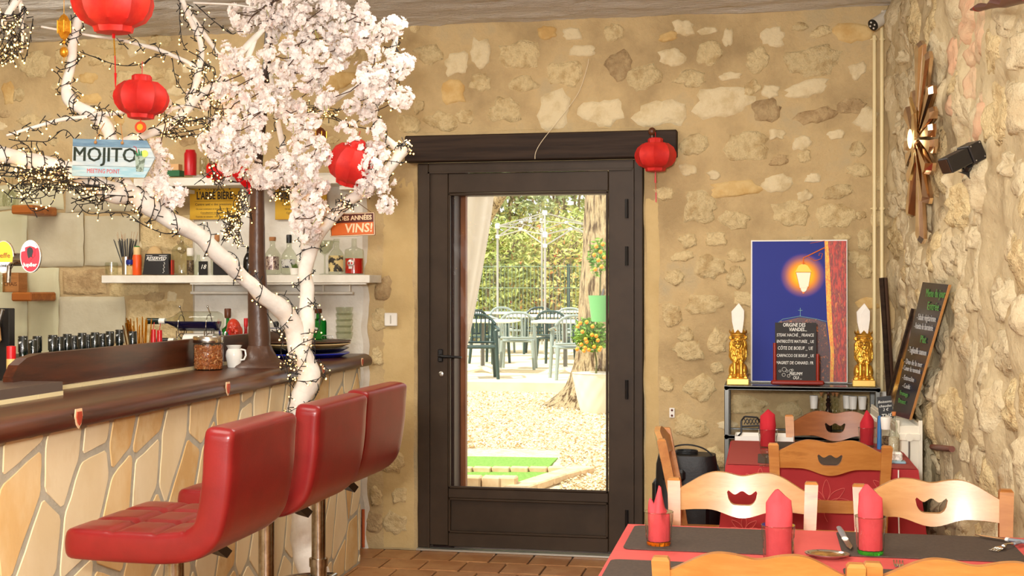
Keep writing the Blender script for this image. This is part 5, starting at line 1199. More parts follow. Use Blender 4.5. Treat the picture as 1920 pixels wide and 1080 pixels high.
pos = [(443,33),(470,20),(500,13),(533,20),(567,17),(493,43),(517,60),(547,37),(573,40),(607,17),(617,33),(567,67),(547,87),(577,83),(600,97),(527,123),(547,113),(573,123),(620,123),(533,160),(573,160),(593,157),(620,60),(650,40),(663,47),(677,20),(673,67),(700,70),(743,43),(730,60),(427,97),(430,123),(477,120),(480,147),(443,167),(413,173),(460,187),(427,200),(470,207),(443,227),(410,233),(473,233),(400,260),(427,273),(453,267),(493,200),(490,267),(413,287),(447,293),(477,320),(503,327),(520,333),(540,193),(560,200),(573,257),(587,230),(560,277),(567,293),(593,310),(577,327),(547,320),(607,187),(623,180),(680,133),(710,140),(680,167),(703,177),(737,183),(757,183),(743,133),(760,120),(740,110),(660,200),(687,213),(653,240),(710,243),(717,290),(693,310),(713,320),(680,333),(707,347),(607,293),(490,340),(515,345),(550,337),(567,353),(573,370),(593,377),(580,397),(600,400),(583,420),(588,437),(680,350),(690,340),(717,337),(717,380),(727,383),(713,350),(290,280),(307,303),(297,327),(300,350),(320,360),(335,368),(310,372),(285,352),
  (460,45),(520,38),(590,50),(635,85),(505,100),(590,135),(545,140),(455,110),(420,150),(430,250),(395,280),(440,305),(465,295),(425,310),(535,300),(590,270),(555,235),(640,110),(650,85),(700,100),(690,45),(725,160),(695,155),(510,180),(525,205),(490,170),(475,260),(385,190),(372,180),(660,275),(700,285),(300,200),(620,10),(640,15),(480,-8),(540,-8),(590,-8),(560,410),(600,350),(575,440)]
anch = [((500, 25), 'dense blossom spray against the ceiling at the tree top centre'), ((590, 60), 'blossom spray at the tree top between pole and ceiling edge'), ((560, 140), 'thick blossom spray right of the dark pole above the yellow plates'),
        ((690, 50), 'thin-stemmed blossom spray reaching right below the ceiling edge'), ((735, 130), 'outermost right blossom spray near the tip of the rising branch'), ((690, 190), 'blossom spray hanging above the tilted red lantern'),
        ((440, 130), 'blossom spray left of the dark pole at lantern height'), ((440, 215), 'long hanging blossom spray between round lantern and pole'), ((435, 290), 'lowest left blossom spray above the red bow'),
        ((495, 330), 'blossom spray in front of the wrapped post top'), ((580, 270), 'blossom spray hanging down between pole and tilted lantern'), ((580, 390), 'blossom spray drooping onto the fork of the white trunk'),
        ((705, 325), 'blossom spray tied on the right branch by the VINS sign'), ((722, 382), 'single small blossom bunch just above the VINS sign corner'), ((305, 330), 'short blossom garland hanging beside the arrow sign tip')]
grp = {i: [] for i in range(len(anch))}
rb = random.Random(4)
for p in pos:
    i = min(range(len(anch)), key=lambda i: (anch[i][0][0] - p[0]) ** 2 + (anch[i][0][1] - p[1]) ** 2); grp[i].append(p)
for i, L_ in grp.items():
    if not L_: continue
    dd = 5.32 if anch[i][0][0] > 470 else 5.08
    if anch[i][0][0] < 340: dd = 4.9
    org = P(*anch[i][0], d=dd); t = thing('blossom_spray', anch[i][1], 'blossom', org, 0, 'artificial cherry blossom sprays')
    L_ = sorted(L_, key=lambda p: (p[1] + p[0] * .4)); ws = []
    for (x, y) in L_:
        for rep in range(2 if i != 13 else 1):
            q = P(x + rb.uniform(-9, 9) * rep, y + rb.uniform(-9, 9) * rep, d=dd + rb.uniform(-.10, .10)); s = dd * rb.uniform(.82, 1.04) / 5.3
            o = bpy.data.objects.new('blossom', CL[rb.randrange(7)]); col.objects.link(o); o.parent = t; o.location = q - org; o.scale = (s * rb.uniform(.8, 1.2), s * rb.uniform(.8, 1.1), s * rb.uniform(.75, 1.1)); o.rotation_euler = (rb.uniform(0, 6), rb.uniform(0, 6), rb.uniform(0, 6))
        ws.append(q - org)
    if len(ws) > 1:
        b = MB()
        for a, c_ in zip(ws, ws[1:]):
            mid = (a + c_) / 2 + Vector((rb.uniform(-.02, .02), .0, rb.uniform(-.03, .01))); b.tube([a, mid, c_], .0022, 5)
        b.build('twig', M_twig, t)
    b = MB()
    for q in ws[::2]: b.tube([q, q + Vector((rb.uniform(-.03, .03), -.02, -.05))], [.003, .001], 4)
    b.build('calyx', M_calyx, t)
# ------------------------------------------------------------ right side: console, poster, statues, boards
def Dp(v): return v.x * -SY + v.y * CY
ZS = .937; YF = 6.36; YB = 6.70
cl_, cr_ = P(1358, 540, Y=YF).x, P(1651, 540, Y=YF).x
t = thing('console_shelf', 'slim grey metal two-tier shelf unit below the lamp poster', 'shelf', ((cl_ + cr_) / 2, (YF + YB) / 2, 0)); W_ = cr_ - cl_; D_ = YB - YF
M_grey = mat('grey_metal_tube', (112, 112, 108), .35, .7)
for sx in (-1, 1):
    for sy in (-1, 1): MB().box((sx * (W_ / 2 - .012), sy * (D_ / 2 - .012), ZS / 2), (.024, .024, ZS), bev=.003).build('leg', M_grey, t)
for i, z in enumerate((ZS - .006, .69, .25)):
    MB().box((0, 0, z), (W_, D_, .012)).build('shelf_board', mat('smoked_shelf_panel', (60, 60, 62), .15, .2), t)
    b = MB(); b.box((0, -D_ / 2 + .008, z), (W_, .016, .022), bev=.003); b.box((0, D_ / 2 - .008, z), (W_, .016, .022), bev=.003); b.box((-W_ / 2 + .008, 0, z), (.016, D_, .022)); b.box((W_ / 2 - .008, 0, z), (.016, D_, .022)); b.build('frame_rail', M_grey, t)
ZS += .004
# poster
a = P(1408, 540, Y=6.67); c = P(1589, 540, Y=6.67); PW = c.x - a.x; k = PW / 181.; PH = 273 * k; px0, py0 = 1408, 721
t = thing('lamp_poster', 'large photo print of a glowing street lamp against a deep blue sky', 'poster', ((a.x + c.x) / 2, 6.655, ZS + .001), 0, rot=(-.035, 0, 0))
def q(x, y, o=0.): return ((x - 1498.5) * k, -.006 - o, (720.5 - y) * k)
MB().box((0, 0, PH / 2), (PW, .010, PH), bev=.001).build('white_edge_board', M_paper, t)
# the printed picture: blue sky with the printed halo of the lamp (flat print)
m = mat('printed_blue_sky', (50, 60, 142), .6, spec=.2, c2=(62, 72, 156), ns=60, nd=2)
nt_ = m.node_tree; N = nt_.nodes; L = nt_.links; tc = N.new('ShaderNodeTexCoord'); vm = N.new('ShaderNodeVectorMath'); vm.operation = 'DISTANCE'; cx_, _, cz_ = q(1506, 516); vm.inputs[1].default_value = (cx_, 0, cz_)
sep = N.new('ShaderNodeVectorMath'); sep.operation = 'MULTIPLY'; sep.inputs[1].default_value = (1, 0, 1); L.new(tc.outputs['Object'], sep.inputs[0]); L.new(sep.outputs[0], vm.inputs[0])
mr = N.new('ShaderNodeMapRange'); mr.inputs[1].default_value = 0; mr.inputs[2].default_value = 48 * k; L.new(vm.outputs['Value'], mr.inputs[0])
nzz = N.new('ShaderNodeTexNoise'); nzz.inputs['Scale'].default_value = 600; ad = N.new('ShaderNodeMath'); ad.operation = 'MULTIPLY_ADD'; ad.inputs[1].default_value = .16; L.new(nzz.outputs['Fac'], ad.inputs[0]); L.new(mr.outputs[0], ad.inputs[2])
rp = N.new('ShaderNodeValToRGB'); els = rp.color_ramp.elements; els[0].position = 0; els[0].color = lin((255, 244, 150)); els[1].position = 1; els[1].color = lin((50, 60, 142))
for p_, c_ in ((.42, (252, 206, 40)), (.60, (240, 150, 70)), (.78, (150, 100, 130)), (.95, (60, 62, 150))): e = els.new(p_); e.color = lin(c_)
L.new(ad.outputs[0], rp.inputs[0]); L.new(rp.outputs[0], N['Principled BSDF'].inputs['Base Color'])
MB().add([q(1410.5, 719), q(1587, 719), q(1587, 450), q(1410.5, 450)], [(0, 1, 2, 3)]).build('printed_sky', m, t)
def flat(name, pts, m, o): return MB().prism([q(x, y, o) for x, y in pts], (0, 0, 0), (0, -.0003, 0)).build(name, m, t)
m_tr = mat('printed_orange_trunk', (206, 54, 20), .4, c2=(110, 20, 14), c3=(240, 120, 40), ns=40, nd=5, stretch=(3, 1, .6), sharp=(.42, .56))
flat('printed_trunk', [(1548, 719), (1587, 719), (1587, 450), (1546, 450), (1550, 520), (1556, 600), (1560, 660), (1557, 719)], m_tr, .0012)
flat('printed_trunk_light', [(1547, 450), (1553, 450), (1557, 520), (1560, 600), (1564, 670), (1562, 719), (1556, 719), (1557, 660), (1551, 600), (1548, 520)], mat('printed_yellow', (250, 200, 40), .4, c2=(250, 130, 20), ns=90, nd=3, stretch=(2, 1, 1)), .0016)
m_rf = mat('printed_dark_roof', (90, 28, 20), .4, c2=(46, 16, 12), c3=(220, 110, 36), ns=70, nd=4, sharp=(.45, .56))
flat('printed_roof', [(1462, 719), (1462, 605), (1500, 596), (1530, 600), (1549, 606), (1556, 660), (1557, 719)], m_rf, .0008)
b = MB(); b.tube([q(1460, 606, .001), q(1468, 600, .001), q(1500, 594, .001), (q(1530, 599, .001)), q(1550, 604, .001)], .0012, 4); b.tube([q(1501, 594, .001), q(1501, 578, .001)], .0012, 4); b.tube([q(1497, 583, .001), q(1505, 583, .001)], .0012, 4); b.build('printed_roof_line', mat('printed_pale_line', (150, 200, 190), .4), t)
m_or = mat('printed_orange', (236, 120, 30), .4); m_cr2 = mat('printed_cream', (255, 246, 214), .4); m_dr = mat('printed_dark_red', (120, 40, 20), .4)
flat('printed_lamp_glass', [(1493, 510), (1521, 510), (1517, 537), (1500, 540)], m_cr2, .002)
flat('printed_lamp_top', [(1492, 509), (1498, 497), (1506, 493), (1515, 497), (1522, 509)], mat('printed_lamp_yellow', (252, 216, 60), .4), .0022)
flat('printed_lamp_base', [(1501, 538), (1515, 538), (1512, 545), (1507, 549), (1503, 545)], m_cr2, .002)
b = MB(); b.tube([q(1507, 494, .002), q(1507, 482, .002), q(1520, 476, .002), q(1548, 462, .002)], .0028, 5); b.tube([q(1493, 510, .002), q(1500, 540, .002), q(1516, 540, .002), q(1521, 510, .002), q(1493, 510, .002)], .0012, 4); b.tube([q(1516, 480, .002), q(1528, 488, .002), q(1540, 484, .002), q(1543, 474, .002), q(1537, 473, .002), q(1536, 478, .002)], .0016, 4)
b.tube([q(1520, 454, .002), q(1547, 449.5, .002)], .001, 4); b.ball(q(1507, 493, .002), (.009, .001, .006), 8, 6); b.ball(q(1507, 549, .002), (.006, .001, .005), 8, 6); b.build('printed_lamp_bracket', m_or, t)
# golden lions with napkins
M_lion = mat('shiny_gold_resin', (240, 190, 84), .34, .8, c2=(220, 162, 58), ns=30)
LB_ = []
def lion(px, label, Yl=6.46):
    base = Vector((P(px, 540, Y=Yl).x, Yl, ZS)); s = .278 / .30
    t = thing('lion_statue', label, 'statue', base, -.02, 'golden crowned lion statues')
    MB().box((0, 0, .016), (.108, .09, .032), bev=.003).build('plinth', mat('bright_gold_plinth', (240, 200, 110), .22, .6), t)
    pr_ = [('x', (0, 0, .035), (.095, .08, .012)), ('b', (0, .005, .10), (.030, .028, .07)), ('b', (-.030, .008, .068), (.017, .030, .036)), ('b', (.030, .008, .068), (.017, .030, .036)),
           ('t', [(-.015, -.026, .135), (-.016, -.030, .09), (-.016, -.032, .045)], [.012, .0095, .009]), ('t', [(.015, -.026, .135), (.016, -.030, .09), (.016, -.032, .045)], [.012, .0095, .009]),
           ('b', (-.017, -.038, .044), (.012, .014, .008)), ('b', (.017, -.038, .044), (.012, .014, .008)), ('b', (-.036, -.018, .044), (.012, .020, .008)), ('b', (.036, -.018, .044), (.012, .020, .008)),
           ('b', (0, -.002, .165), (.044, .034, .046)), ('b', (0, 0, .195), (.043, .034, .040)), ('b', (-.02, -.014, .15), (.024, .02, .034)), ('b', (.02, -.014, .15), (.024, .02, .034)), ('b', (0, -.022, .135), (.016, .014, .034)),
           ('b', (0, -.022, .210), (.025, .022, .030)), ('b', (0, -.043, .198), (.013, .014, .012)), ('b', (-.007, -.052, .193), (.008, .007, .007)), ('b', (.007, -.052, .193), (.008, .007, .007)), ('b', (0, -.050, .184), (.008, .008, .006)),
           ('b', (0, -.046, .209), (.006, .010, .012)), ('b', (-.011, -.040, .218), (.0075, .005, .004)), ('b', (.011, -.040, .218), (.0075, .005, .004)), ('b', (-.034, -.008, .232), (.009, .008, .010)), ('b', (.034, -.008, .232), (.009, .008, .010))]
    def dsp(v):
        if v.z < .11 or (v.y < -.034 and v.z > .175): return 0
        A = math.atan2(v.x, -v.y); return .0035 * math.sin(A * 13 + 3 * nz((v.x * 50, v.y * 50, v.z * 26), 1) * 2 + v.z * 40) + .003 * nz(v, 90)
    if LB_:
        o = bpy.data.objects.new('lion_body', LB_[0]); col.objects.link(o); o.parent = t
    else: LB_.append(blobs('lion_body', pr_, M_lion, t, .003, disp=dsp).data)
    b = MB(); b.ball((-.011, -.0445, .217), .0028, 8, 6); b.ball((.011, -.0445, .217), .0028, 8, 6); b.ball((0, -.0575, .203), (.005, .003, .0035), 8, 6); b.build('eyes_and_nose', M_brownk, t, smooth=True)
    b = MB(); n = 40; vs = []
    for j in range(n): A = 2 * PI * j / n; r = .034; vs += [(r * math.cos(A), r * .8 * math.sin(A) - .004, .236), ((r + .003) * math.cos(A), (r + .003) * .8 * math.sin(A) - .004, .250), ((r + .010) * math.cos(A), (r + .01) * .8 * math.sin(A) - .004, .258 + .016 * max(0, math.cos(A * 5 + PI / 2)) ** 2), ((r - .004) * math.cos(A), (r - .004) * .8 * math.sin(A) - .004, .25)]
    fs = []
    for j in range(n):
        j2 = (j + 1) % n
        for q_ in range(3): fs.append((j * 4 + q_, j2 * 4 + q_, j2 * 4 + q_ + 1, j * 4 + q_ + 1))
    b.add(vs, fs); b.tube([(.036 * math.cos(A), .029 * math.sin(A) - .004, .247) for A in [2 * PI * j / 24 for j in range(25)]], .0025, 6); b.build('crown', M_lion, t, smooth=True)
    return t, base
def napkin(b, c, r0, r1, h, seed, lean=(0, 0), slant=.35, flat_=.75, n=16, fold=.08):
    """rolled paper napkin standing up: wide cuff, one pointed tip"""
    r = random.Random(seed); ph = r.uniform(0, 6); tipA = r.uniform(0, 6); vs = []; rows = 9
    for i in range(rows):
        f = i / (rows - 1)
        for j in range(n):
            A = 2 * PI * j / n; top = 1 - slant * (.5 - .5 * math.cos(A - tipA)); z = f * h * top
            rr_ = (r0 + (r1 - r0) * min(1, f * 1.7)) * (1 - .85 * max(0, f - .62) / .38 * (1 if f > .62 else 0))
            rr_ *= 1 + fold * math.sin(3 * A + ph + 4 * f) + fold * .5 * math.sin(7 * A + ph)
            tx, ty = (math.cos(tipA) * r1 * .5 * max(0, f - .6) / .4, math.sin(tipA) * r1 * .4 * max(0, f - .6) / .4)
            vs.append((c[0] + math.cos(A) * rr_ + tx + lean[0] * f, c[1] + math.sin(A) * rr_ * flat_ + ty + lean[1] * f, c[2] + z))
    fs = [(i * n + j, i * n + (j + 1) % n, (i + 1) * n + (j + 1) % n, (i + 1) * n + j) for i in range(rows - 1) for j in range(n)] + [tuple((rows - 1) * n + j for j in range(n))]
    b.add(vs, fs); return b
def pointed(cx, z0, w0, w1, zs, ztip, tipx, y0, th):
    """folded napkin with a pointed gable top, seen from the front"""
    return [(cx - w0, y0, z0), (cx + w0, y0, z0), (cx + w1, y0, zs), (cx + tipx, y0, ztip), (cx - w1 * 1.05, y0, zs - .012)]
M_wn = mat('white_paper_napkin', (246, 240, 230), .8, c2=(238, 232, 222), ns=10)
for px, lbl, nl in ((1384, 'gold crowned lion statue left of the lamp poster', 'folded white napkin standing in the crown of the lion left of the poster'), (1619, 'gold crowned lion statue right of the lamp poster by the pipes', 'folded white napkin standing in the crown of the lion right of the poster')):
    tt, base = lion(px, lbl); n_ = thing('paper_napkin', nl, 'napkin', base + Vector((0, -.004, .252)), 0, 'white napkins in the lion crowns')
    b = MB(); vs = []; fs = []; w0, w1 = .019, .037; outline = [(-w0, 0), (w0, 0), (w1 * .9, .08), (w1 * .9, .115), (.004, .152), (-w1, .11), (-w1 * .9, .06)]
    m_ = len(outline)
    for (y, s) in ((-.010, .88), (-.016, .6), (.012, .9)):
        vs += [(x * s + (.0), y, z * (1 if s != .6 else .93) + (.008 if s == .6 else 0)) for x, z in outline]
    b.add(vs[:m_] + vs[2 * m_:], [tuple(range(m_)), tuple(range(m_, 2 * m_))[::-1]] + [(i, m_ + i, m_ + (i + 1) % m_, (i + 1) % m_) for i in range(m_)])
    b.prism([(x * .62 + .008, -.014, z * .86 + .004) for x, z in outline], (0, 0, 0), (0, .003, 0)); b.build('folded_paper', M_wn, n_)
# little blackboard on a red stand
a = P(1495, 540, Y=6.47); kk = 6.47 / P(1495, 540, d=1).y / F
t = thing('table_blackboard', 'small blackboard in a red wooden stand listing the origin of the meats', 'sign', (a.x, 6.47, ZS), .0)
def z_(y): return (720 - y) * kk
MB().box((0, 0, z_(715) + .0), (97 * kk, .055, .022), bev=.006).build('stand_base', mat('red_varnished_wood', (140, 34, 20), .2, coat=.5), t)
M_rw2 = MATS['red_varnished_wood']
MB().tube([(-41.5 * kk, -.008, .02), (-41.5 * kk, -.008, z_(641))], .0085, 14).build('stand_post', M_rw2, t, smooth=True); MB().tube([(37 * kk, -.008, .02), (37 * kk, -.008, z_(661))], .0085, 14).build('stand_post', M_rw2, t, smooth=True)
MB().box((-3 * kk, 0, (z_(603) + .02) / 2), (76 * kk, .006, z_(603) - .02)).build('slate', mat('chalkboard_black', (36, 30, 26), .6), t)
for body, y, s, x, bo, sh in (('ORiGiNE DES', 607.5, .025, -3, .0008, .1), ('ViANDES...', 616, .025, 4, .0008, .1), ('STEAK HACHÉ _ FRANCE', 626.5, .0215, -1, .0002, .1), ('ENTRECÔTE MATURÉE _ UE', 638.5, .0205, -1, .0002, .1), ('CÔTE DE BOEUF _ UE', 651, .0235, -1, .0002, .1),
                         ('CARPACCiO DE BOEUF _ UE', 665, .0205, -1, .0002, .1), ('MAGRET DE CANARD. FR', 678.5, .0215, -2, .0002, .1), ('MiEUMM', 699, .022, 0, .0004, .2), ('OUi ...', 706.5, .022, 3, .0004, .2)):
    text(body, s, M_chalk, t, ((x - 3) * kk, -.0035, z_(y)), bold=bo * .5, shear=sh, sx=.74, wmax=(58 if y < 618 else (68 if y < 690 else 32)) * kk, name='chalk_lettering')
b = MB()
def ring(cx, cy, r, n=14): return [((cx - 1495) * kk + r * kk * math.cos(A), -.0036, z_(cy) + r * kk * math.sin(A)) for A in [2 * PI * j / n for j in range(n + 1)]]
for cx, cy, r in ((1471, 691, 4), (1476, 694, 2.2), (1483, 693, 2.6), (1470, 701, 3), (1479, 703, 2.6), (1463, 694, 2), (1486, 692, 2)): b.tube(ring(cx, cy, r), .0008, 4)
b.build('chalk_doodle', M_chalk, t)
# cruets on the second shelf
zs2 = .69 + .006
def cruet(px, kind, label, Yc=6.5):
    base = Vector((P(px, 540, Y=Yc).x, Yc, zs2))
    if kind == 'mill':
        t = thing('salt_mill', label, 'mill', base, 0, 'white-capped mills on the console shelf'); MB().lathe([(0, 0), (.018, 0), (.020, .01), (.020, .10), (.017, .13), (0, .13)], n=16).build('glass_body', M_glassd, t, smooth=True); MB().lathe([(.018, .004), (.018, .08), (0, .08)], n=14).build('peppercorns', MATS['pepper'], t, smooth=True); MB().lathe([(.017, .128), (.017, .135), (.021, .19), (.019, .193), (0, .193)], n=18).build('cap', M_paper, t, smooth=True)
    else:
        t = thing('oil_cruet', label, 'bottle', base, 0, 'small stoppered cruets on the console shelf'); m = M_glassd if kind == 'clear' else mat('dark_vinegar', (40, 24, 20), .1)
        MB().lathe([(0, 0), (.017, 0), (.018, .02), (.018, .11), (.008, .135), (.013, .145), (.013, .155), (.007, .16), (.012, .17), (.007, .18), (.008, .195)], n=16).build('glass_body', m, t, smooth=True)
        MB().lathe([(.005, .19), (.006, .2), (.009, .203), (.009, .21), (0, .212)], n=12).build('stopper', M_cork if kind == 'clear' else M_brownk, t, smooth=True)
for px, kd, lbl in ((1526, 'mill', 'white-capped mill at the left end of the cruet row on the console'), (1540, 'clear', 'first clear cruet right of the single white mill'), (1553, 'dark', 'dark vinegar cruet in the middle of the row'), (1562, 'clear', 'clear cruet just right of the dark one'), (1569, 'clear', 'last clear cruet before the group of three mills'),
                (1588, 'mill', 'leftmost white mill of the three at the right end'), (1599, 'mill', 'middle white mill of the three at the right end'), (1617, 'mill', 'rightmost white mill on the console near the pipes')):
    cruet(px, kd, lbl, 6.5 + (.03 if px in (1588, 1562) else 0))
# pipes on the wall
for i, (px, y0, y1, lbl) in enumerate(((1639.5, 70, 724, 'left cream pipe running down the wall beside the corner'), (1653.5, 50, 724, 'right cream pipe running down the wall beside the corner'))):
    c = P(px, 540, Y=YW - .045); za = ZW(px, y0); zb = .75; t = thing('wall_pipe', lbl, 'pipe', (c.x, YW - .045, zb)); MB().tube([(0, 0, 0), (0, 0, za - zb)], .0095, 12).build('tube', mat('cream_pipe', (232, 214, 164), .3), t, smooth=True)
    for py in (77, 392, 640):
        z = ZW(px, py) - zb; b = MB(); b.tube([(0, .0, z), (0, .045, z)], .004, 8); b.lathe([(.0125, -.006), (.0125, .006)], (0, 0, z), 12); b.ball((.012 if i else -.016, 0, z), .0045, 8, 6); b.build('clip', MATS['cream_pipe'], t)
# camera in the corner
c = P(1667, 22, Y=6.66); t = thing('security_camera', 'white bullet security camera with black face high in the corner', 'camera', c)
M_cam = mat('camera_shell', (214, 206, 190), .35)
b = MB(); b.tube([(.035, 0, 0), (.055, .0, .0)], .030, 18); b.tube([(.015, 0, 0), (.036, 0, 0)], .019, 16); b.ball((0, 0, 0), .018, 12, 8); b.tube([(0, 0, 0), (-.035, -.02, -.004)], .010, 10); b.build('bracket', M_cam, t, smooth=True)
dv = Vector((-.075, -.055, -.055)); p0 = Vector((-.005, 0, -.018)); MB().tube([p0, p0 + dv], .030, 20).build('housing', M_cam, t, smooth=True); b = MB(); b.tube([p0 + dv, p0 + dv * 1.06], .0295, 20); b.build('front_glass', M_black, t, smooth=True)
b = MB(); dn = dv.normalized(); u_ = dn.orthogonal().normalized(); v_ = dn.cross(u_)
for A in (0.6, 2.2, 3.8, 5.3): b.tube([p0 + dv * 1.06 + (u_ * math.cos(A) + v_ * math.sin(A)) * .016, p0 + dv * 1.09 + (u_ * math.cos(A) + v_ * math.sin(A)) * .016], .0045, 8)
b.build('led_window', M_paper, t)
# starburst sconce on the right wall
def RW(px, py, off=0.):   # point on the right wall under a pixel
    u = (px - 960) / F; dx_, dy_ = -SY + CY * u, CY + SY * u; d = (XR0 + YW * .042 - off) / (dx_ + .042 * dy_)
    return P(px, py, d=d)
M_bz = mat('rose_bronze_mirror', (226, 198, 168), .12, 1., c2=(208, 176, 146), ns=6); M_bzd = mat('pale_gold_bevel', (240, 214, 160), .12, 1.)
sc0 = RW(1731, 260, .06); rzw = -PI / 2 + .042; t = thing('wall_sconce', 'tall starburst wall light of bronze mirror shards on the rubble wall', 'sconce', sc0, rzw)
Rw = Matrix.Rotation(-rzw, 3, 'Z')
def shard(pts, ridge, lift, name='mirror_shard', m=M_bz):
    """pts in local x (towards the viewer side = +x is nearer camera) and z; ridge = index pair of raised line"""
    n = len(pts); cx = sum(p[0] for p in pts) / n; cz = sum(p[1] for p in pts) / n
    pts = [(x * 1.75, z) for x, z in pts]; cx *= 1.75; lift *= 1.1
    b = MB(); b.add([(x, -.012, z) for x, z in pts] + [(cx + (x - cx) * .8, -.012 - lift, cz + (z - cz) * .86) for x, z in pts] + [(x, .002, z) for x, z in pts], [(i, (i + 1) % n, n + (i + 1) % n, n + i) for i in range(n)] + [tuple(range(n, 2 * n))] + [(i, 2 * n + i, 2 * n + (i + 1) % n, (i + 1) % n) for i in range(n)])
    return b.build(name, m, t)
# big blades up and down, fans on both sides; wall length is foreshortened in view
for A, L0, L1, w0, w1 in ((90, .10, .40, .035, .075), (70, .10, .34, .03, .05), (112, .09, .24, .03, .05), (135, .08, .22, .03, .06), (45, .08, .24, .03, .055), (160, .08, .18, .03, .05), (20, .08, .2, .03, .05), (0, .08, .17, .03, .05), (180, .08, .16, .03, .045),
                        (200, .08, .19, .03, .06), (225, .08, .22, .03, .06), (250, .09, .33, .03, .055), (272, .10, .43, .035, .07), (292, .10, .30, .03, .05), (315, .08, .22, .03, .06), (340, .08, .2, .03, .055)):
    a_ = math.radians(A); dx_, dz_ = math.cos(a_), math.sin(a_); nx_, nz_ = -dz_, dx_; i0 = .02
    shard([(dx_ * i0, dz_ * i0), (dx_ * L1 * .96 + nx_ * w1 / 2, dz_ * L1 * .96 + nz_ * w1 / 2), (dx_ * L1, dz_ * L1), (dx_ * L1 * .93 - nx_ * w1 / 2, dz_ * L1 * .93 - nz_ * w1 / 2)], None, .014 + .01 * ((A // 7) % 2))
b = MB(); b.lathe([(0, .05), (.012, .05), (.03, .03), (.045, .0), (0, 0)], n=8, R=Euler((PI / 2, 0, 0)).to_matrix() @ Matrix.Diagonal((1, 1, 1))); 
o = MB().prism([(0, -.045, .17), (.03, -.03, .10), (.04, -.03, .0), (.03, -.03, -.10), (0, -.045, -.17), (-.03, -.03, -.10), (-.04, -.03, 0), (-.03, -.03, .10)], (0, 0, 0), (0, -.012, 0)).build('centre_shield', M_bzd, t)
MB().ball((0, -.052, .0), (.022, .010, .04), 12, 8).build('lamp_lens', mat('sconce_bulb', (255, 230, 180), .3, emis=3., ecol=(255, 216, 150)), t, smooth=True)
# black floodlight
c = RW(1812, 300, .10); dF = Dp(c); t = thing('floodlight', 'black wall spotlight tilted downwards beside the sconce', 'lamp', c, 0)
def fl_(px, py, o=.0): return P(px, py, d=dF - o) - c
M_fl = mat('black_lacquer', (36, 33, 32), .3)
ax0 = fl_(1772, 312, .05); ax1 = fl_(1834, 281, .02); dd = (ax1 - ax0); up = Vector((0, 0, 1)); up = (up - dd.normalized() * up.dot(dd.normalized())).normalized(); sd = dd.normalized().cross(up)
b = MB(); mid = ax0 + dd * .62
R3 = Matrix((dd.normalized(), sd, up)).transposed()
def obox(b, c_, size, bev=.003):
    q_ = MB().box((0, 0, 0), size, bev=bev); b.add([c_ + R3 @ Vector(v) for v in q_.v], q_.f)
obox(b, (ax0 + mid) / 2, ((mid - ax0).length, .055, .052)); obox(b, (mid + ax1) / 2, ((ax1 - mid).length * 1.0, .068, .062)); b.build('lamp_body', M_fl, t)
b = MB(); obox(b, ax0 - dd.normalized() * .002, (.004, .047, .044), .001); b.build('lamp_glass', mat('dark_lens', (60, 40, 30), .1), t)
b = MB(); j = fl_(1812, 318, .0); b.tube([mid + up * -.03, j], .012, 12); b.tube([j + Vector((-.014, 0, 0)), j + Vector((.078, .0, 0))], .010, 12); b.box(j + Vector((.06, .0, -.005)), (.016, .04, .045), bev=.003); b.prism([j + fl_(1820, 318) - fl_(1812, 318), fl_(1838, 320), fl_(1832, 334), fl_(1822, 330)], (0, -.006, 0), (0, .006, 0)); b.prism([fl_(1796, 322), fl_(1822, 324), fl_(1818, 336), fl_(1812, 328)], (0, -.006, 0), (0, .006, 0)); b.build('bracket', M_fl, t)
b = MB(); 
for f, w in ((.68, .026), (.94, .026), (.68, -.022), (.94, -.022)): b.ball(ax0 + dd * f + up * w - sd * .034 * (1 if sd.y > 0 else -1), .003, 8, 6)
b.build('screw', M_steel, t)
# something brown at the very top right
c = RW(1880, 4, .10); t = thing('ceiling_ornament', 'dark reddish leaf-shaped ornament cut by the picture corner, above the floodlight', 'ornament', c); b = MB(); pz = [RW(px, py, .12) - c for px, py in ((1822, 18), (1840, 13), (1855, 12), (1872, 4), (1885, 8), (1900, -2), (1930, -10))]; b.tube(pz, [.006, .020, .012, .026, .016, .03, .03], 12, flat=.6)
b.build('leaf_body', mat('dark_red_brown', (92, 36, 24), .4), t, smooth=True); b = MB(); b.ball(RW(1836, 15, .12) - c, (.02, .026, .010), 8, 6); b.build('red_tip', mat('deep_red', (150, 30, 24), .4), t, smooth=True)
# radiator
Yr0, Yr1 = 5.42, 6.25; ztop = .872
def wl(Y, off): return wallR(Y) - off
t = thing('radiator', 'white panel radiator against the rubble wall carrying the menu board', 'radiator', (wl(5.83, .12), 5.83, 0), .042)
M_rad = mat('radiator_enamel', (234, 228, 210), .3)
L_ = Yr1 - Yr0
b = MB(); b.box((-.045, 0, .5), (.012, L_, .72), bev=.002); b.box((.045, 0, .5), (.012, L_, .72), bev=.002); b.build('panel', M_rad, t)
b = MB()
for i in range(24): b.box((-.054, -L_ / 2 + .02 + i * (L_ - .04) / 23, .5), (.008, .012, .66), bev=.002)
b.build('ribs', M_rad, t)
b = MB(); b.box((0, -L_ / 2 - .002, .50), (.085, .006, .72), bev=.002); b.box((-.045, -L_ / 2 - .004, .51), (.016, .012, .745), bev=.002); b.box((.045, -L_ / 2 - .004, .51), (.016, .012, .745), bev=.002); b.box((0, -L_ / 2 - .006, .815), (.09, .012, .03), bev=.003); b.build('end_cover', M_rad, t)
b = MB(); b.tube([(0, -L_ / 2 - .008, .815), (0, -L_ / 2 - .022, .815)], .016, 14); b.build('plug', M_rad, t, smooth=True)
b = MB(); b.tube([(0, -L_ / 2 - .010, .80), (0, -L_ / 2 - .010, .15)], .004, 8); b.build('drain_line', M_steel, t)
b = MB()
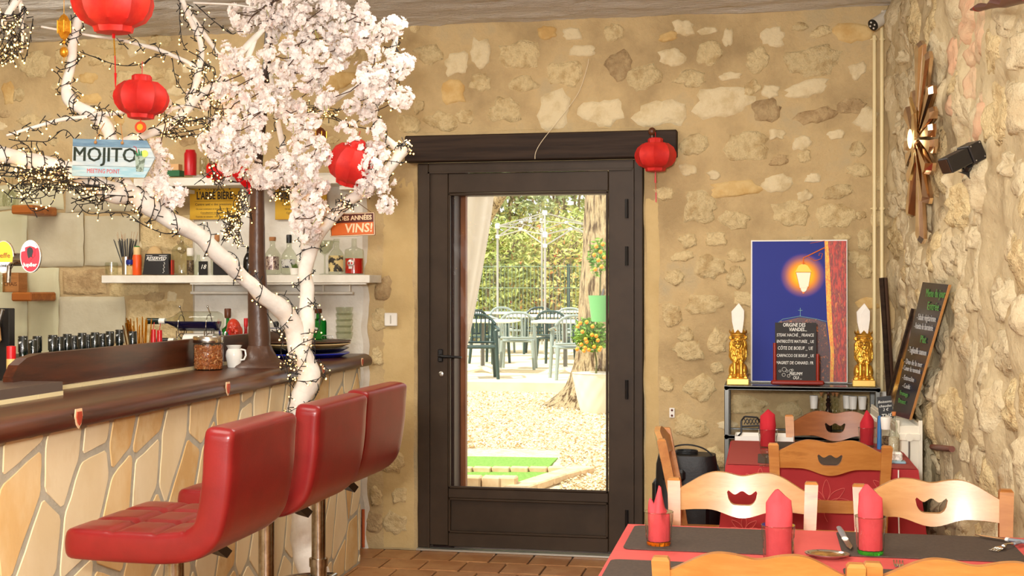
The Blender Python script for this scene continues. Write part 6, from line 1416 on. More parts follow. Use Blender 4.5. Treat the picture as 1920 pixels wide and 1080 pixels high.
for i in range(60): b.box((0, -L_ / 2 + .02 + i * (L_ - .04) / 59, .855), (.075, .004, .004))
b.box((-.043, 0, .862), (.01, L_, .02), bev=.002); b.box((.043, 0, .862), (.01, L_, .02), bev=.002); b.build('top_grille', M_rad, t)
for y in (-.36, .36): MB().box((0, y, .075), (.03, .03, .15)).build('foot', M_rad, t)
b = MB(); q0 = RW(1748, 838, .03); q1 = RW(1785, 842, .02); c = (q0 + q1) / 2; tag(MB().tube([q0 - c, q1 - c], .012, 10).build('heating_pipe', mat('brown_pipe', (110, 60, 44), .45), smooth=True, origin=(0, 0, 0)), 'short brown heating pipe leaving the radiator towards the wall', 'pipe').location = c
# menu board leaning above the radiator
def quad_board(name, label, cat, corners, th, m, edge=None):
    c = sum(corners, Vector()) / 4; t = thing(name, label, cat, c); n_ = (corners[1] - corners[0]).cross(corners[3] - corners[0]).normalized()
    if n_.y > 0: n_ = -n_
    MB().prism([p - c for p in corners], (0, 0, 0), -n_ * th).build('panel', m, t)
    return t, c, n_
ztr = .874
X_ = lambda Y, o: wallR(Y) - o
# bottom edge rests on the radiator (Y 5.50..5.78), leaning back to the wall at the top
dbl, dbr, dtl, dtr = 5.46, 5.24, 5.12, 4.84
cor = [P(1672, 777, d=dbl), P(1706, 787, d=dbr), P(1780, 534, d=dtr), P(1730, 529, d=dtl)]
low = min(cor[0].z, cor[1].z); M_slate = mat('glossy_menu_slate', (40, 36, 34), .14, c2=(30, 34, 52), ns=2.)
sh_ = Vector((0, 0, max(0, ztr + .004 - low))); 
t, c, n_ = quad_board('menu_board', 'tall glossy blackboard with chalk menu leaning over the radiator', 'sign', cor, .007, M_slate)
ux = (cor[1] - cor[0] + cor[2] - cor[3]) / 2; uz = ((cor[3] - cor[0]) + (cor[2] - cor[1])) / 2; ex = ux.normalized(); ez = (uz - ex * uz.dot(ex)).normalized(); ey = ez.cross(ex); RM = Matrix((ex, ez, ex.cross(ez))).transposed().to_euler()
def bp(u, v, o=.0012): 
    p = cor[0].lerp(cor[1], u).lerp(cor[3].lerp(cor[2], u), v); return p - c + n_ * o
if (ex.cross(ez)).dot(n_) < 0: n_ = -n_
MB().prism([bp(.99, 0, .002), bp(1.01, 0, .002), bp(1.01, 1, .002), bp(.99, 1, .002)], (0, 0, 0), -n_ * .009).build('wooden_edge', mat('pale_wood_edge', (196, 140, 80), .5), t)
M_cg = mat('green_chalk', (84, 140, 66), .7); M_chg = mat('grey_chalk', (176, 174, 170), .7)
Wb = ux.length
for body, u, v, s, m in (('Menu du jour', .62, .93, .075, M_cg), ('Entrée', .66, .84, .075, M_cg), ('- Salade végétarienne', .52, .755, .060, M_chg), ('- Assiette de charcuterie', .50, .69, .058, M_chg), ('Plat', .62, .60, .07, M_cg), ('- Tagliatelle saumon', .5, .51, .058, M_chg), ('- Duo de la mer', .46, .42, .052, M_chg), ('- Coeur de rumsteak', .46, .37, .048, M_chg),
                         ('- Entrecôte', .42, .30, .048, M_chg), ('- Confit', .42, .24, .046, M_chg), ('Fromage', .40, .18, .044, M_cg), ('Dessert', .40, .12, .044, M_cg)):
    o = text(body, s * .62, m, t, tuple(bp(u, v, .004)), tuple(RM), shear=.25, name='chalk_lettering', wmax=Wb * .82)
# mirror panel with a painted golden lion reflection, behind the menu board
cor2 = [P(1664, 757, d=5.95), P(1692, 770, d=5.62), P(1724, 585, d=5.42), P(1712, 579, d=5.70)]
t, c, n2 = quad_board('framed_mirror', 'narrow dark-framed mirror with a painted gold reflection, leaning behind the menu board', 'mirror', cor2, .02, mat('bronze_brown_gloss', (110, 84, 66), .2, .3, c2=(60, 44, 34), ns=3), None)
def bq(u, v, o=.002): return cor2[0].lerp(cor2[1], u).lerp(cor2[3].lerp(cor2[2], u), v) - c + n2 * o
MB().add([bq(.15, .03), bq(.75, .03), bq(.7, .45), bq(.2, .5)], [(0, 1, 2, 3)]).build('painted_reflection', mat('painted_gold_reflection', (200, 150, 60), .25, .6, c2=(110, 70, 20), ns=30, sharp=(.42, .55)), t)  # lion reflection painted flat onto the mirror panel
MB().prism([bq(.8, 0, .006), bq(1.1, 0, .006), bq(1.2, 1, .006), bq(.8, 1, .006)], (0, 0, 0), -n2 * .02).build('frame', M_black, t)
MB().prism([bq(-.08, 0, .006), bq(.03, 0, .006), bq(.1, 1, .006), bq(-.1, 1, .006)], (0, 0, 0), -n2 * .02).build('frame', M_dark2, t)
# dark wooden stick in the corner
a = P(1669, 742, d=6.55); b_ = P(1655, 521, d=6.6); a2 = a + (a - b_) * 1.2
a2 = Vector((a.x - .02, a.y - .15, .02)); c = a2; t = thing('wooden_post', 'dark brown wooden bar standing in the corner behind the leaning panels', 'post', c)
pts_ = [a2, P(1669, 742, d=6.3), P(1655, 521, d=6.35)]
MB().tube([p - c for p in pts_], .018, 4).build('bar', M_dark2, t); MB().tube([p - c + Vector((.014, -.016, 0)) for p in pts_], .008, 4).build('groove_strip', mat('dark_brown_strip', (72, 50, 38), .4), t)
# little chalk card and socket at the console corner
c = P(1660, 765, Y=5.75); kq = Dp(c) / F; t = thing('chalk_card', 'small black chalk card clipped at the right console corner', 'sign', c, 0, rot=(0, -.12, 0)); MB().box((0, 0, 0), (26 * kq, .005, 44 * kq)).build('panel', M_black, t)
for body, z in (('Boissons', 12), ('chaudes', 4), ('2 €', -3), ('THÉ', -15)): text(body, (7 if z > -10 else 11) * kq, M_chalk, t, (0, -.003, z * kq), shear=.25, name='chalk_lettering')
MB().tube([(0, .01, 0), (0, .01, -(c.z - .0) + .0)], .004, 8).build('stem', M_steel, t); MB().box((0, .01, -c.z + .01), (.12, .12, .02)).build('foot', M_steel, t)
c = P(1650, 742, Y=6.70); tag(MB().box((0, 0, 0), (.10, .04, .045), bev=.004).build('socket_box', M_paper, origin=(0, 0, 0)), 'white surface socket box at the lower end of the pipes', 'socket').location = c
# switch and other small wall things
c = P(733, 599, Y=YW - .018); t = thing('light_switch', 'white square double light switch between shelves and door', 'switch', c); MB().box((0, 0, 0), (.072, .012, .072), bev=.004).build('plate', M_paper, t); MB().box((0, -.007, 0), (.008, .004, .046), bev=.002).build('rocker', mat('grey_rocker', (196, 190, 176), .4), t)
c = P(1260, 774, Y=YW - .012); t = thing('wall_plug_plate', 'tiny white plate with two red screws low on the wall right of the door', 'plate', c); MB().box((0, 0, 0), (.028, .006, .052), bev=.002).build('plate', M_paper, t); b = MB(); b.ball((0, -.004, .014), .006, 8, 6); b.ball((0, -.004, -.014), .006, 8, 6); b.build('screw', MATS['dark_red_brown'], t)
wp_ = [P(1104, 110, Y=YW - .03), P(1100, 130, Y=YW - .03), P(1084, 175, Y=YW - .03), P(1050, 222, Y=YW - .04), P(1018, 262, Y=YW - .09), P(1005, 284, Y=YW - .09), P(1003, 298, Y=YW - .085)]
q_, _ = smoothpath([(p, 1.) for p in wp_], 6); tag(MB().tube([p - wp_[0] for p in q_], .0018, 5).build('loose_wire', mat('cream_wire', (226, 210, 178), .5), origin=(0, 0, 0)), 'thin cream wire hanging from the stone wall over the lintel', 'wire').location = wp_[0]
b = MB(); q0 = P(680, 948, Y=6.72); q1 = P(681, 1026, Y=6.72); tag(MB().tube([Vector((0, 0, 0)), Vector((0, 0, q0.z - .02))], .009, 10).build('copper_pipe', mat('orange_copper', (196, 96, 50), .4), smooth=True, origin=(0, 0, 0)), 'short orange pipe stub at the wall foot beside the bar end', 'pipe').location = (q1.x, q1.y, .0)
# ------------------------------------------------------------ tables
M_cloth = mat('coral_tablecloth', (208, 86, 80), .85, c2=(200, 78, 74), ns=3, bump=.1, bs=300, bd=.001); M_cloth2 = mat('crimson_tablecloth', (164, 40, 42), .85, c2=(172, 48, 50), ns=4, bump=.1, bs=300, bd=.001); M_matt = mat('brown_placemat', (66, 54, 46), .8, c2=(76, 62, 52), ns=120, bump=.3, bs=400, bd=.001)
ZTB = .75
def table(name, label, x0, x1, y0, y1, legs_m):
    t = thing(name, label, 'table', ((x0 + x1) / 2, (y0 + y1) / 2, 0)); sx, sy = x1 - x0, y1 - y0
    MB().box((0, 0, ZTB - .02), (sx, sy, .03), bev=.004).build('tabletop', legs_m, t)
    for a in (-1, 1):
        for c in (-1, 1): MB().box((a * (sx / 2 - .05), c * (sy / 2 - .05), (ZTB - .035) / 2), (.05, .05, ZTB - .035), bev=.004).build('leg', legs_m, t)
    return t
def cloth(label, x0, x1, y0, y1, drop, m, group=None, z=ZTB):
    cx, cy = (x0 + x1) / 2, (y0 + y1) / 2; o = .006
    t = thing('tablecloth', label, 'tablecloth', (cx, cy, z - .005)); b = MB(); n = 90; per = []
    sx, sy = (x1 - x0) / 2 + o, (y1 - y0) / 2 + o
    def pt(s):   # around the perimeter
        s = s % 1 * 4; e = int(s); f = s - e
        return [(-sx + 2 * sx * f, -sy), (sx, -sy + 2 * sy * f), (sx - 2 * sx * f, sy), (-sx, sy - 2 * sy * f)][e]
    vs = [(0, 0, .007)]; rows = 9
    for j in range(n * 2):
        p = pt(j / (n * 2)); vs.append((p[0] * .995, p[1] * .995, .007))
    for i in range(1, rows):
        f = i / (rows - 1)
        for j in range(n * 2):
            s = j / (n * 2); p = pt(s); e = (s * 4) % 1; cn = min(e, 1 - e); fl_ = f * (.012 + .05 * max(0, 1 - cn / .14)) + .010 * f * math.sin(s * 4 * 2 * PI * 2.2) 
            L_ = math.hypot(*p); vs.append((p[0] + p[0] / L_ * fl_, p[1] + p[1] / L_ * fl_, .007 - drop * f ** .9 - .03 * f * max(0, 1 - cn / .16) - .0))
    N2 = n * 2; fs = [(0, 1 + j, 1 + (j + 1) % N2) for j in range(N2)]
    for i in range(rows - 1):
        for j in range(N2): fs.append((1 + i * N2 + j, 1 + (i + 1) * N2 + j, 1 + (i + 1) * N2 + (j + 1) % N2, 1 + i * N2 + (j + 1) % N2))
    b.add(vs, fs); b.build('cloth', m, t, smooth=.8); return t, sx, sy
T1 = (-.372, .70, 2.83, 3.615); T2 = (-.135, .555, 4.90, 5.66)
table('dining_table', 'dining table in front under the coral cloth', *T1, M_chair); table('dining_table', 'square dining table near the radiator under the crimson cloth', *T2, M_chairr)
cloth('coral pink tablecloth with four brown place mats', *T1, .16, M_cloth)
t, sx, sy = cloth('crimson tablecloth with pale flower lines, reaching low over the back table', *T2, .40, M_cloth2)
# printed flower lines on the near drop of the crimson cloth
b = MB(); M_fl2 = mat('pink_print_line', (206, 96, 88), .8)
def fl2(x, z): f = max(0, min(1, -z / .4)); return (x, -sy - .017 - .012 * f * 1.2, z - .0)
def curve_(pts): q_, _ = smoothpath([(Vector((x, 0, z)), 1.) for x, z in pts], 5); b.tube([fl2(p.x, p.z) for p in q_], .0011, 4)
for cx, cz, s in ((0.02, -.10, 1), (-.22, -.05, .8), (.24, -.06, .8), (-.12, -.26, .8), (.2, -.28, .9), (-.28, -.22, .7)):
    for A in (90, 40, 140, 5, 175):
        a_ = math.radians(A); L_ = .085 * s; dx_, dz_ = math.cos(a_), math.sin(a_)
        curve_([(cx, cz - .02 * s), (cx + dx_ * L_ * .5 - dz_ * .014 * s, cz - .02 * s + dz_ * L_ * .5 + dx_ * .014 * s), (cx + dx_ * L_, cz - .02 * s + dz_ * L_), (cx + dx_ * L_ * .5 + dz_ * .014 * s, cz - .02 * s + dz_ * L_ * .5 - dx_ * .014 * s), (cx, cz - .02 * s)])
    curve_([(cx, cz - .02 * s), (cx - .008, cz - .06 * s), (cx + .004, cz - .09 * s)])
b.build('flower_line_print', M_fl2, t)['kind'] = 'stuff'
tp_ = tag(MB().box((0, 0, 0), (.685, .75, .003), bev=.001).build('table_topper', mat('dusty_red_topper', (150, 58, 50), .8), origin=(0, 0, 0)), 'square dusty red paper sheet covering the top of the crimson table', 'paper sheet'); tp_.location = ((T2[0] + T2[1]) / 2, (T2[2] + T2[3]) / 2, ZTB + .005)
ZM = ZTB + .0035
def placemat(label, x0, x1, y0, y1, z=ZM):
    r = .02; pts = []
    for cx, cy, a0 in ((x1 - r, y1 - r, 0), (x0 + r, y1 - r, 90), (x0 + r, y0 + r, 180), (x1 - r, y0 + r, 270)):
        for q_ in range(4): A = math.radians(a0 + q_ * 30); pts.append((cx + r * math.cos(A) - (x0 + x1) / 2, cy + r * math.sin(A) - (y0 + y1) / 2, 0))
    o = MB().prism(pts, (0, 0, 0), (0, 0, .003)).build('placemat', M_matt, origin=(0, 0, 0)); o.location = ((x0 + x1) / 2, (y0 + y1) / 2, z); return tag(o, label, 'placemat', 'brown place mats')
placemat('brown place mat at the far left seat of the coral table', -.352, .075, 3.262, 3.582); placemat('brown place mat at the far right seat of the coral table', .195, .635, 3.285, 3.595)
placemat('brown place mat at the near left seat of the coral table', -.365, .06, 2.845, 3.125); placemat('brown place mat at the near right seat, mostly behind the chair back', .185, .62, 2.845, 3.135)
placemat('brown place mat on the crimson table, half behind the chair', -.02, .40, 4.93, 5.20, ZTB + .0068); placemat('brown place mat on the far side of the crimson table', .02, .42, 5.34, 5.62, ZTB + .0068)
# ------------------------------------------------------------ chairs
def make_chair(label, x, y, rz, cm, postm, group='wooden dining chairs', slat=True):
    t = thing('dining_chair', label, 'chair', (x, y, 0), rz, group)
    hw = .2
    for s in (-1, 1):   # rear posts lean back above the seat
        pts = [(s * (hw - .02), .19, 0), (s * (hw - .018), .175, .44), (s * (hw - .008), .205, .65), (s * (hw + .0), .245, .846)]
        b = MB(); vs = []; w2 = [(.016, .018), (.018, .02), (.017, .018), (.019, .017)]
        for (px_, py_, pz_), (a, c) in zip(pts, w2): vs += [(px_ - a, py_ - c, pz_), (px_ + a, py_ - c, pz_), (px_ + a, py_ + c, pz_), (px_ - a, py_ + c, pz_)]
        vs += [(pts[3][0] - .014, .234, .853), (pts[3][0] + .014, .234, .853), (pts[3][0] + .014, .256, .853), (pts[3][0] - .014, .256, .853)]
        fs = [(0, 3, 2, 1), (16, 17, 18, 19)] + [(i * 4 + j, i * 4 + (j + 1) % 4, (i + 1) * 4 + (j + 1) % 4, (i + 1) * 4 + j) for i in range(4) for j in range(4)]
        b.add(vs, fs); b.build('rear_post', postm, t, smooth=.3)
        MB().tube([(s * .185, -.19, 0), (s * .185, -.19, .44)], [.016, .02], 12).build('front_leg', postm, t, smooth=True)
        MB().tube([(s * .185, -.19, .22), (s * .185, .185, .22)], .010, 8).build('stretcher', postm, t, smooth=True)
    MB().tube([(-.185, -.19, .28), (.185, -.19, .28)], .011, 8).build('stretcher', postm, t, smooth=True)
    MB().box((0, -.0, .445), (.42, .41, .035), bev=.012).build('seat', postm, t)
    # crest rail: double hump, curved in plan, with a bat-shaped hole
    NX = 56; Wc = hw - .012; th = .022
    def top(u): a = abs(u); return .823 + .048 * math.sin(min(1, (1 - a) / .62) * PI / 2) ** 1.3 - .011 * math.exp(-(u / .20) ** 2)
    def bot(u): a = abs(u); return .752 + .020 * math.cos(PI * min(1, a / .55)) * -.6 + .0 - .012 * max(0, a - .75)
    hwu = .235
    def hbt(u): a = u / hwu; return .812 + .0055 * math.cos(a * 2 * PI) + .003 * a * a
    def hbb(u): a = u / hwu; return .776 + .031 * (abs(a)) ** 5
    us = sorted(set([-1 + 2 * i / NX for i in range(NX + 1)] + [-hwu + 2 * hwu * i / 20 for i in range(21)]))
    def yb(u, z): return .222 + (z - .75) * .22 + .026 * (1 - u * u) * 1.0
    b = MB(); 
    def strip(u0, u1, lo0, hi0, lo1, hi1, caps):
        vs = []
        for (u, lo, hi) in ((u0, lo0, hi0), (u1, lo1, hi1)):
            for z in (lo, hi):
                for y_ in (-th / 2, th / 2): vs.append((u * Wc, yb(u, z) + y_, z))
        fs = [(0, 4, 6, 2), (1, 3, 7, 5), (2, 6, 7, 3), (0, 1, 5, 4)]; b.add(vs, fs)
    for u0, u1 in zip(us, us[1:]):
        m_ = (u0 + u1) / 2
        if abs(m_) < hwu:
            g = lambda u: max(hbb(u) + .001, hbt(u)) if abs(u) < hwu - 1e-6 else (hbb(u) + hbt(u)) / 2
            h_ = lambda u: hbb(u) if abs(u) < hwu - 1e-6 else (hbb(u) + hbt(u)) / 2
            strip(u0, u1, bot(u0), h_(u0), bot(u1), h_(u1), 0); strip(u0, u1, g(u0), top(u0), g(u1), top(u1), 0)
        else:
            if abs(abs(u0) - hwu) < 1e-6 or abs(abs(u1) - hwu) < 1e-6: pass
            strip(u0, u1, bot(u0), top(u0), bot(u1), top(u1), 0)
    b.build('crest_rail', cm, t, smooth=.6, merge=.0002)
    if slat:
        b = MB(); b.grid(lambda u, v: ((u * 2 - 1) * Wc, .19 + .024 * (1 - (u * 2 - 1) ** 2) + (.012 if 0 else 0), .60 + v * .045), 12, 2); b.grid(lambda u, v: ((u * 2 - 1) * Wc, .205 + .024 * (1 - (u * 2 - 1) ** 2), .60 + v * .045), 12, 2, flip=True)
        b.grid(lambda u, v: ((u * 2 - 1) * Wc, .19 + v * .015 + .024 * (1 - (u * 2 - 1) ** 2), .645), 12, 1); b.grid(lambda u, v: ((u * 2 - 1) * Wc, .19 + v * .015 + .024 * (1 - (u * 2 - 1) ** 2), .60), 12, 1, flip=True)
        b.build('slat', cm, t, merge=.0002)
        MB().box((0, .188, .515), (Wc * 2, .014, .03), bev=.004).build('slat', postm, t)
    return t
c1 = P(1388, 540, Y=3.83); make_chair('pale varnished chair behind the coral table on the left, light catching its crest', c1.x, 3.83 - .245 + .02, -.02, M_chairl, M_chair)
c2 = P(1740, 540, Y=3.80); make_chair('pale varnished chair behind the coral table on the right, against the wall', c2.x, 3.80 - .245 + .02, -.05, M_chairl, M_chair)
c3 = P(1557, 540, Y=4.78); make_chair('orange-brown chair on the near side of the crimson table', c3.x, 4.78 + .245, PI - .01, M_chair, M_chair)
c4 = P(1566, 540, Y=5.86); make_chair('dark reddish chair on the far side of the crimson table', c4.x + .0, 5.86 - .245, 0, M_chairr, M_chair)
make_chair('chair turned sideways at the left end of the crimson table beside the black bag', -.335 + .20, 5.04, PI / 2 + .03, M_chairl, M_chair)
c5 = P(1415, 540, Y=2.72); make_chair('nearest left chair, only its humped crest in the picture bottom', c5.x, 2.72 + .245, PI + .02, M_chair, M_chair)
c6 = P(1832, 540, Y=2.74); make_chair('nearest right chair, its humped crest cut by the picture corner', c6.x, 2.74 + .245, PI - .02, M_chair, M_chair)
# ------------------------------------------------------------ glasses with red napkins
M_nap = mat('coral_napkin', (206, 70, 76), .85, c2=(196, 62, 68), ns=12, bump=.5, bs=22, bd=.008); M_napd = mat('dimmed_far_napkin', (186, 30, 44), .85, c2=(174, 24, 38), ns=12)  # far napkins: flash falloff put into a darker copy of the colour
M_amber = mat('amber_glass', (226, 120, 20), .05, trans=.8, ior=1.4); M_gg = mat('lime_glass', (60, 190, 60), .05, trans=.8, ior=1.4)
def tumbler(px, py, z, w_, h_, base_m, label, nl, tip, nm, ng, seed, hn=.105):
    c = P(px, py, Z=z); k = Dp(c) / F; r = w_ * k / 2; h = h_ * k
    t = thing('tumbler', label, 'glass', (c.x, c.y, z)); r0 = r * .84
    b = MB(); n = 48; b.lathe([(0, .010), (r0, .010), (r0 * 1.02, .02), (r0 * 1.06, h * .62), (r * .99, h * .74), (r, h)], n=n, pleat=lambda i, j: 1 + (.05 * (j % 2) if i in (2, 3) else 0)); b.build('glass_body', mat('tumbler_glass', (244, 246, 242), .05, thin=3.2), t, smooth=.5)
    MB().tube([(r * math.cos(A), r * math.sin(A), h) for A in [2 * PI * j / 32 for j in range(33)]], .0010, 5).build('rim', M_glassd, t, smooth=True)
    MB().lathe([(0, 0), (r0 * .93, 0), (r0, .003), (r0, .010), (0, .010)], n=32).build('coloured_base', base_m, t, smooth=True)
    n_ = thing('paper_napkin', nl, 'napkin', (c.x, c.y, z + .011), 0, ng)
    b = MB(); n2 = 28; rows = 16; vs = []; R0 = r0 * .90; zr = h; rnd = random.Random(seed)
    for i in range(rows):
        f = i / (rows - 1)
        for j in range(n2):
            A = 2 * PI * j / n2; zt2 = tip(A) * k; zz_ = f * zt2
            wf = R0 * (1 if zz_ < zr * .5 else 1 + .10 * min(1, (zz_ - zr * .5) / (zr * .5)))
            cl2 = max(0, (f - .55) / .45); wf *= (1 + .05 * math.sin(3 * A + seed) + .07 * nz((math.cos(A) * 2, math.sin(A) * 2 + seed, zz_ * 22), 1) * (1 if zz_ > h else .3)) ; wy = wf * (1 - cl2 * .75)
            vs.append((math.cos(A) * wf * (1 - .10 * cl2) * (1 + .06 * math.sin(13 * A) * (1 if zz_ < h * .9 else 0)), math.sin(A) * wy * (1 + .06 * math.sin(13 * A) * (1 if zz_ < h * .9 else 0)), zz_))
    fs = [(i * n2 + j, i * n2 + (j + 1) % n2, (i + 1) * n2 + (j + 1) % n2, (i + 1) * n2 + j) for i in range(rows - 1) for j in range(n2)]; b.add(vs, fs); vs2 = vs[(rows - 1) * n2:]
    # close the open top with the two cloth layers meeting
    b.add(vs2, [(j, (j + 1), n2 - 2 - j, n2 - 1 - j) for j in range(n2 // 2 - 1)])
    b.build('rolled_paper', nm, n_, smooth='all'); return t
def gable(h_l, h_tip, h_r, xt):   # profile of the napkin top over x = cos(A)
    def f(A):
        x = math.cos(A)
        return h_l + (h_tip - h_l) * (x + 1) / (xt + 1) if x < xt else h_r + (h_tip - h_r) * (1 - x) / (1 - xt)
    return f
def twin(A):
    x = math.cos(A); return 58 + 30 * math.exp(-((x + .75) / .28) ** 2) * .55 + 50 * math.exp(-((x - .10) / .30) ** 2) * (1 - .0) - 6 * x
tumbler(1235, 1021, ZM + .003, 54, 62, M_amber, 'amber-based tumbler on the far left place mat', 'coral napkin with two curled tips in the amber-based tumbler', twin, M_nap, 'coral napkins in the glasses', 1)
tumbler(1459, 1058, ZTB + .003, 62, 74, M_glasst, 'clear tumbler beside the far left mat, behind the near chair', 'coral napkin with a tall pointed top in the clear middle tumbler', gable(106, 134, 112, -.1), M_nap, 'coral napkins in the glasses', 2)
tumbler(1632, 1038, ZM + .003, 57, 70, M_gg, 'green-based tumbler on the far right place mat', 'coral napkin leaning to a point in the green-based tumbler', gable(104, 124, 96, -.35), M_nap, 'coral napkins in the glasses', 3)
tumbler(1440, 841, ZTB + .007, 36, 36, M_glasst, 'clear tumbler on the left of the crimson table', 'napkin in the left glass of the crimson table, colour dimmed for distance', gable(56, 69, 58, -.0), M_napd, 'dimmed napkins on the back table', 4)
tumbler(1626, 838, ZTB + .007, 33, 36, M_glasst, 'clear tumbler on the right of the crimson table, behind the chair', 'pointed napkin in the right glass of the crimson table, colour dimmed for distance', gable(40, 66, 46, -.1), M_napd, 'dimmed napkins on the back table', 5)
# upside-down small glass in front of the left one
c = P(1436, 873, Z=ZTB + .011); t = thing('cordial_glass', 'small stemmed glass on the brown mat of the crimson table', 'glass', (c.x, c.y, ZTB + .0105)); MB().lathe([(0, 0), (.024, 0), (.022, .002), (.004, .006), (.004, .03), (.016, .04), (.022, .06), (.022, .062)], n=20).build('glass_body', M_glassd, t, smooth=True)
# cutlery
M_cut = mat('polished_cutlery', (200, 196, 188), .15, 1.); M_hdl = mat('grey_blue_handle', (128, 132, 140), .35)
def onT(px, py, z): return P(px, py, Z=z)
def knife(label, a, b_, f, grp=None):
    t = thing('table_knife', label, 'knife', a); v = b_ - a; m = a.lerp(b_, f); 
    ew = v.normalized(); es = Vector((0, 0, 1)).cross(ew)
    MB().tube([Vector((0, 0, .006)), (m - a) * .5 + Vector((0, 0, .007)), m - a + Vector((0, 0, .006))], [.007, .009, .0075], 10, flat=.6).build('handle', M_hdl, t, smooth=True)
    MB().tube([m - a + Vector((0, 0, .006)), m - a + ew * .008 + Vector((0, 0, .006))], .0085, 10, flat=.6).build('collar', M_paper, t, smooth=True)
    q0 = m - a + ew * .008; q1 = b_ - a; MB().prism([q0 - es * .008, q0 + es * .008, q0.lerp(q1, .7) + es * .009, q1, q0.lerp(q1, .7) - es * .006], (0, 0, .004), (0, 0, .006)).build('blade', M_cut, t); return t
knife('grey-handled knife at the left edge of the far right place mat', onT(1573, 993, ZM + .004), onT(1595, 1034, ZM + .004), .52)
def fork(label, a, b_, handle=True, hm=None):
    t = thing('table_fork', label, 'fork', a); v = b_ - a; ew = v.normalized(); es = Vector((0, 0, 1)).cross(ew); L_ = v.length; n1 = a + v * .66 - a
    if handle: MB().tube([Vector((0, 0, .005)), v * .4 + Vector((0, 0, .006))], [.008, .006], 10, flat=.6).build('handle', M_hdl if hm is None else hm, t, smooth=True)
    b = MB(); b.tube([v * (.4 if handle else 0) + Vector((0, 0, .006)), v * .62 + Vector((0, 0, .010)), v * .70 + Vector((0, 0, .006))], [.003, .003, .005], 8); q0 = v * .70; b.prism([q0 - es * .009, q0 + es * .009, q0 + ew * .025 + es * .012, q0 + ew * .025 - es * .012], (0, 0, .004), (0, 0, .006))
    for s in (-1.5, -.5, .5, 1.5): b.tube([q0 + ew * .022 + es * s * .0066 + Vector((0, 0, .005)), q0 + ew * .05 + es * s * .0068 + Vector((0, 0, .001)), v + es * s * .0068 + Vector((0, 0, .003))], .0015, 6)
    b.build('tines', M_cut, t, smooth=True); return t
fork('fork with grey handle lying over the right edge of the far right mat', onT(1925, 1017, ZM + .004), onT(1862, 1034, ZM + .004), True)
knife('grey-handled knife at the right picture edge on the coral table', onT(1940, 1024, ZM + .004), onT(1828, 1006, ZM + .004), .42)
fork('fork whose tines peep over the nearest right chair', onT(1688, 1100, ZM + .004), onT(1684, 1053, ZM + .004), True)
c = onT(1551, 1045, ZTB + .003); k = Dp(c) / F; t = thing('metal_dish', 'oval silver dish with golden-brown inside on the coral cloth', 'dish', (c.x, c.y, ZTB + .003), -.1)
S = Matrix(((1, 0, 0), (0, .8, 0), (0, 0, 1))); MB().lathe([(0, 0), (.034, 0), (.050, .008), (.054, .009), (.054, .011), (.048, .011), (.034, .003), (0, .003)], n=40, R=S, pleat=lambda i, j: 1 + (.02 * (j % 2) if i in (2, 3, 4) else 0)).build('silver_rim', M_cut, t, smooth=.5); MB().lathe([(0, .0035), (.042, .006), (.040, .0085), (0, .009)], n=28, R=S).build('golden_well', mat('golden_brown_enamel', (190, 140, 50), .3, .3, c2=(120, 80, 30), ns=60), t, smooth=True)
# spices on the crimson table
def loc2(px, py): return P(px, py, Z=ZTB + .007)
c = loc2(1676, 856); k = Dp(c) / F; t = thing('salt_bottle', 'tall corked glass bottle of coarse salt on the crimson table', 'bottle', c)
MB().lathe([(0, 0), (10.5 * k, 0), (10.5 * k, 40 * k), (7 * k, 46 * k), (5.5 * k, 50 * k), (7 * k, 56 * k), (6.5 * k, 62 * k), (3.5 * k, 68 * k), (4 * k, 78 * k)], n=16).build('glass_body', M_glasst, t, smooth=.6); MB().lathe([(0, .002), (9.5 * k, .002), (9.5 * k, 36 * k), (0, 38 * k)], n=14).build('salt', mat('coarse_salt', (222, 212, 192), .7, c2=(196, 180, 150), ns=300, sharp=(.45, .55)), t, smooth=True); MB().lathe([(3 * k, 76 * k), (4.2 * k, 84 * k), (0, 84 * k)], n=12).build('cork', mat('orange_cork', (206, 128, 70), .7), t, smooth=True)
c = loc2(1661, 846); t = thing('pepper_mill', 'glass pepper mill with broad white cap on the crimson table', 'mill', c); k = Dp(c) / F
MB().lathe([(0, 0), (8 * k, 0), (8 * k, 40 * k), (0, 41 * k)], n=18).build('glass_body', M_glasst, t, smooth=True); MB().lathe([(0, .002), (6.6 * k, .002), (6.6 * k, 28 * k), (0, 29 * k)], n=14).build('peppercorns', MATS['pepper'], t, smooth=True); MB().lathe([(8 * k, 41 * k), (8.5 * k, 43 * k), (10 * k, 62 * k), (9.5 * k, 64 * k), (0, 64 * k)], n=20).build('cap', M_paper, t, smooth=True)
c = loc2(1649, 842); t = thing('pepper_mill_blue', 'slim bright blue plastic bottle beside the pepper mill', 'bottle', c); t.name = 'blue_bottle'; k = Dp(c) / F; MB().lathe([(0, 0), (4.5 * k, 0), (4 * k, 40 * k), (3 * k, 62 * k), (0, 63 * k)], n=12).build('body', mat('bright_blue_plastic', (50, 110, 170), .35), t, smooth=True)
c = loc2(1681, 868); t = thing('glass_block', 'small faceted glass block on a pale blue tile on the crimson table', 'candle holder', c); MB().box((.0, 0, .004), (.065, .05, .008), bev=.002).build('blue_tile', mat('pale_blue_tile', (140, 176, 190), .4), t); MB().box((0, 0, .025), (.04, .035, .034), bev=.006).build('faceted_glass', mat('crackled_glass', (210, 206, 196), .2, c2=(250, 246, 236), ns=90, nd=2, sharp=(.45, .55)), t)
c = P(1680, 875, Z=ZTB + .006); c.y = T2[2] - .045; t = tag(MB().tube([Vector((0, 0, 0)), Vector((.0, -.004, -.14)), Vector((.004, -.012, -.34))], .0026, 6).build('white_cord', M_paper, bpy.data.objects['tablecloth.001'])); t.location = c - bpy.data.objects['tablecloth.001'].location
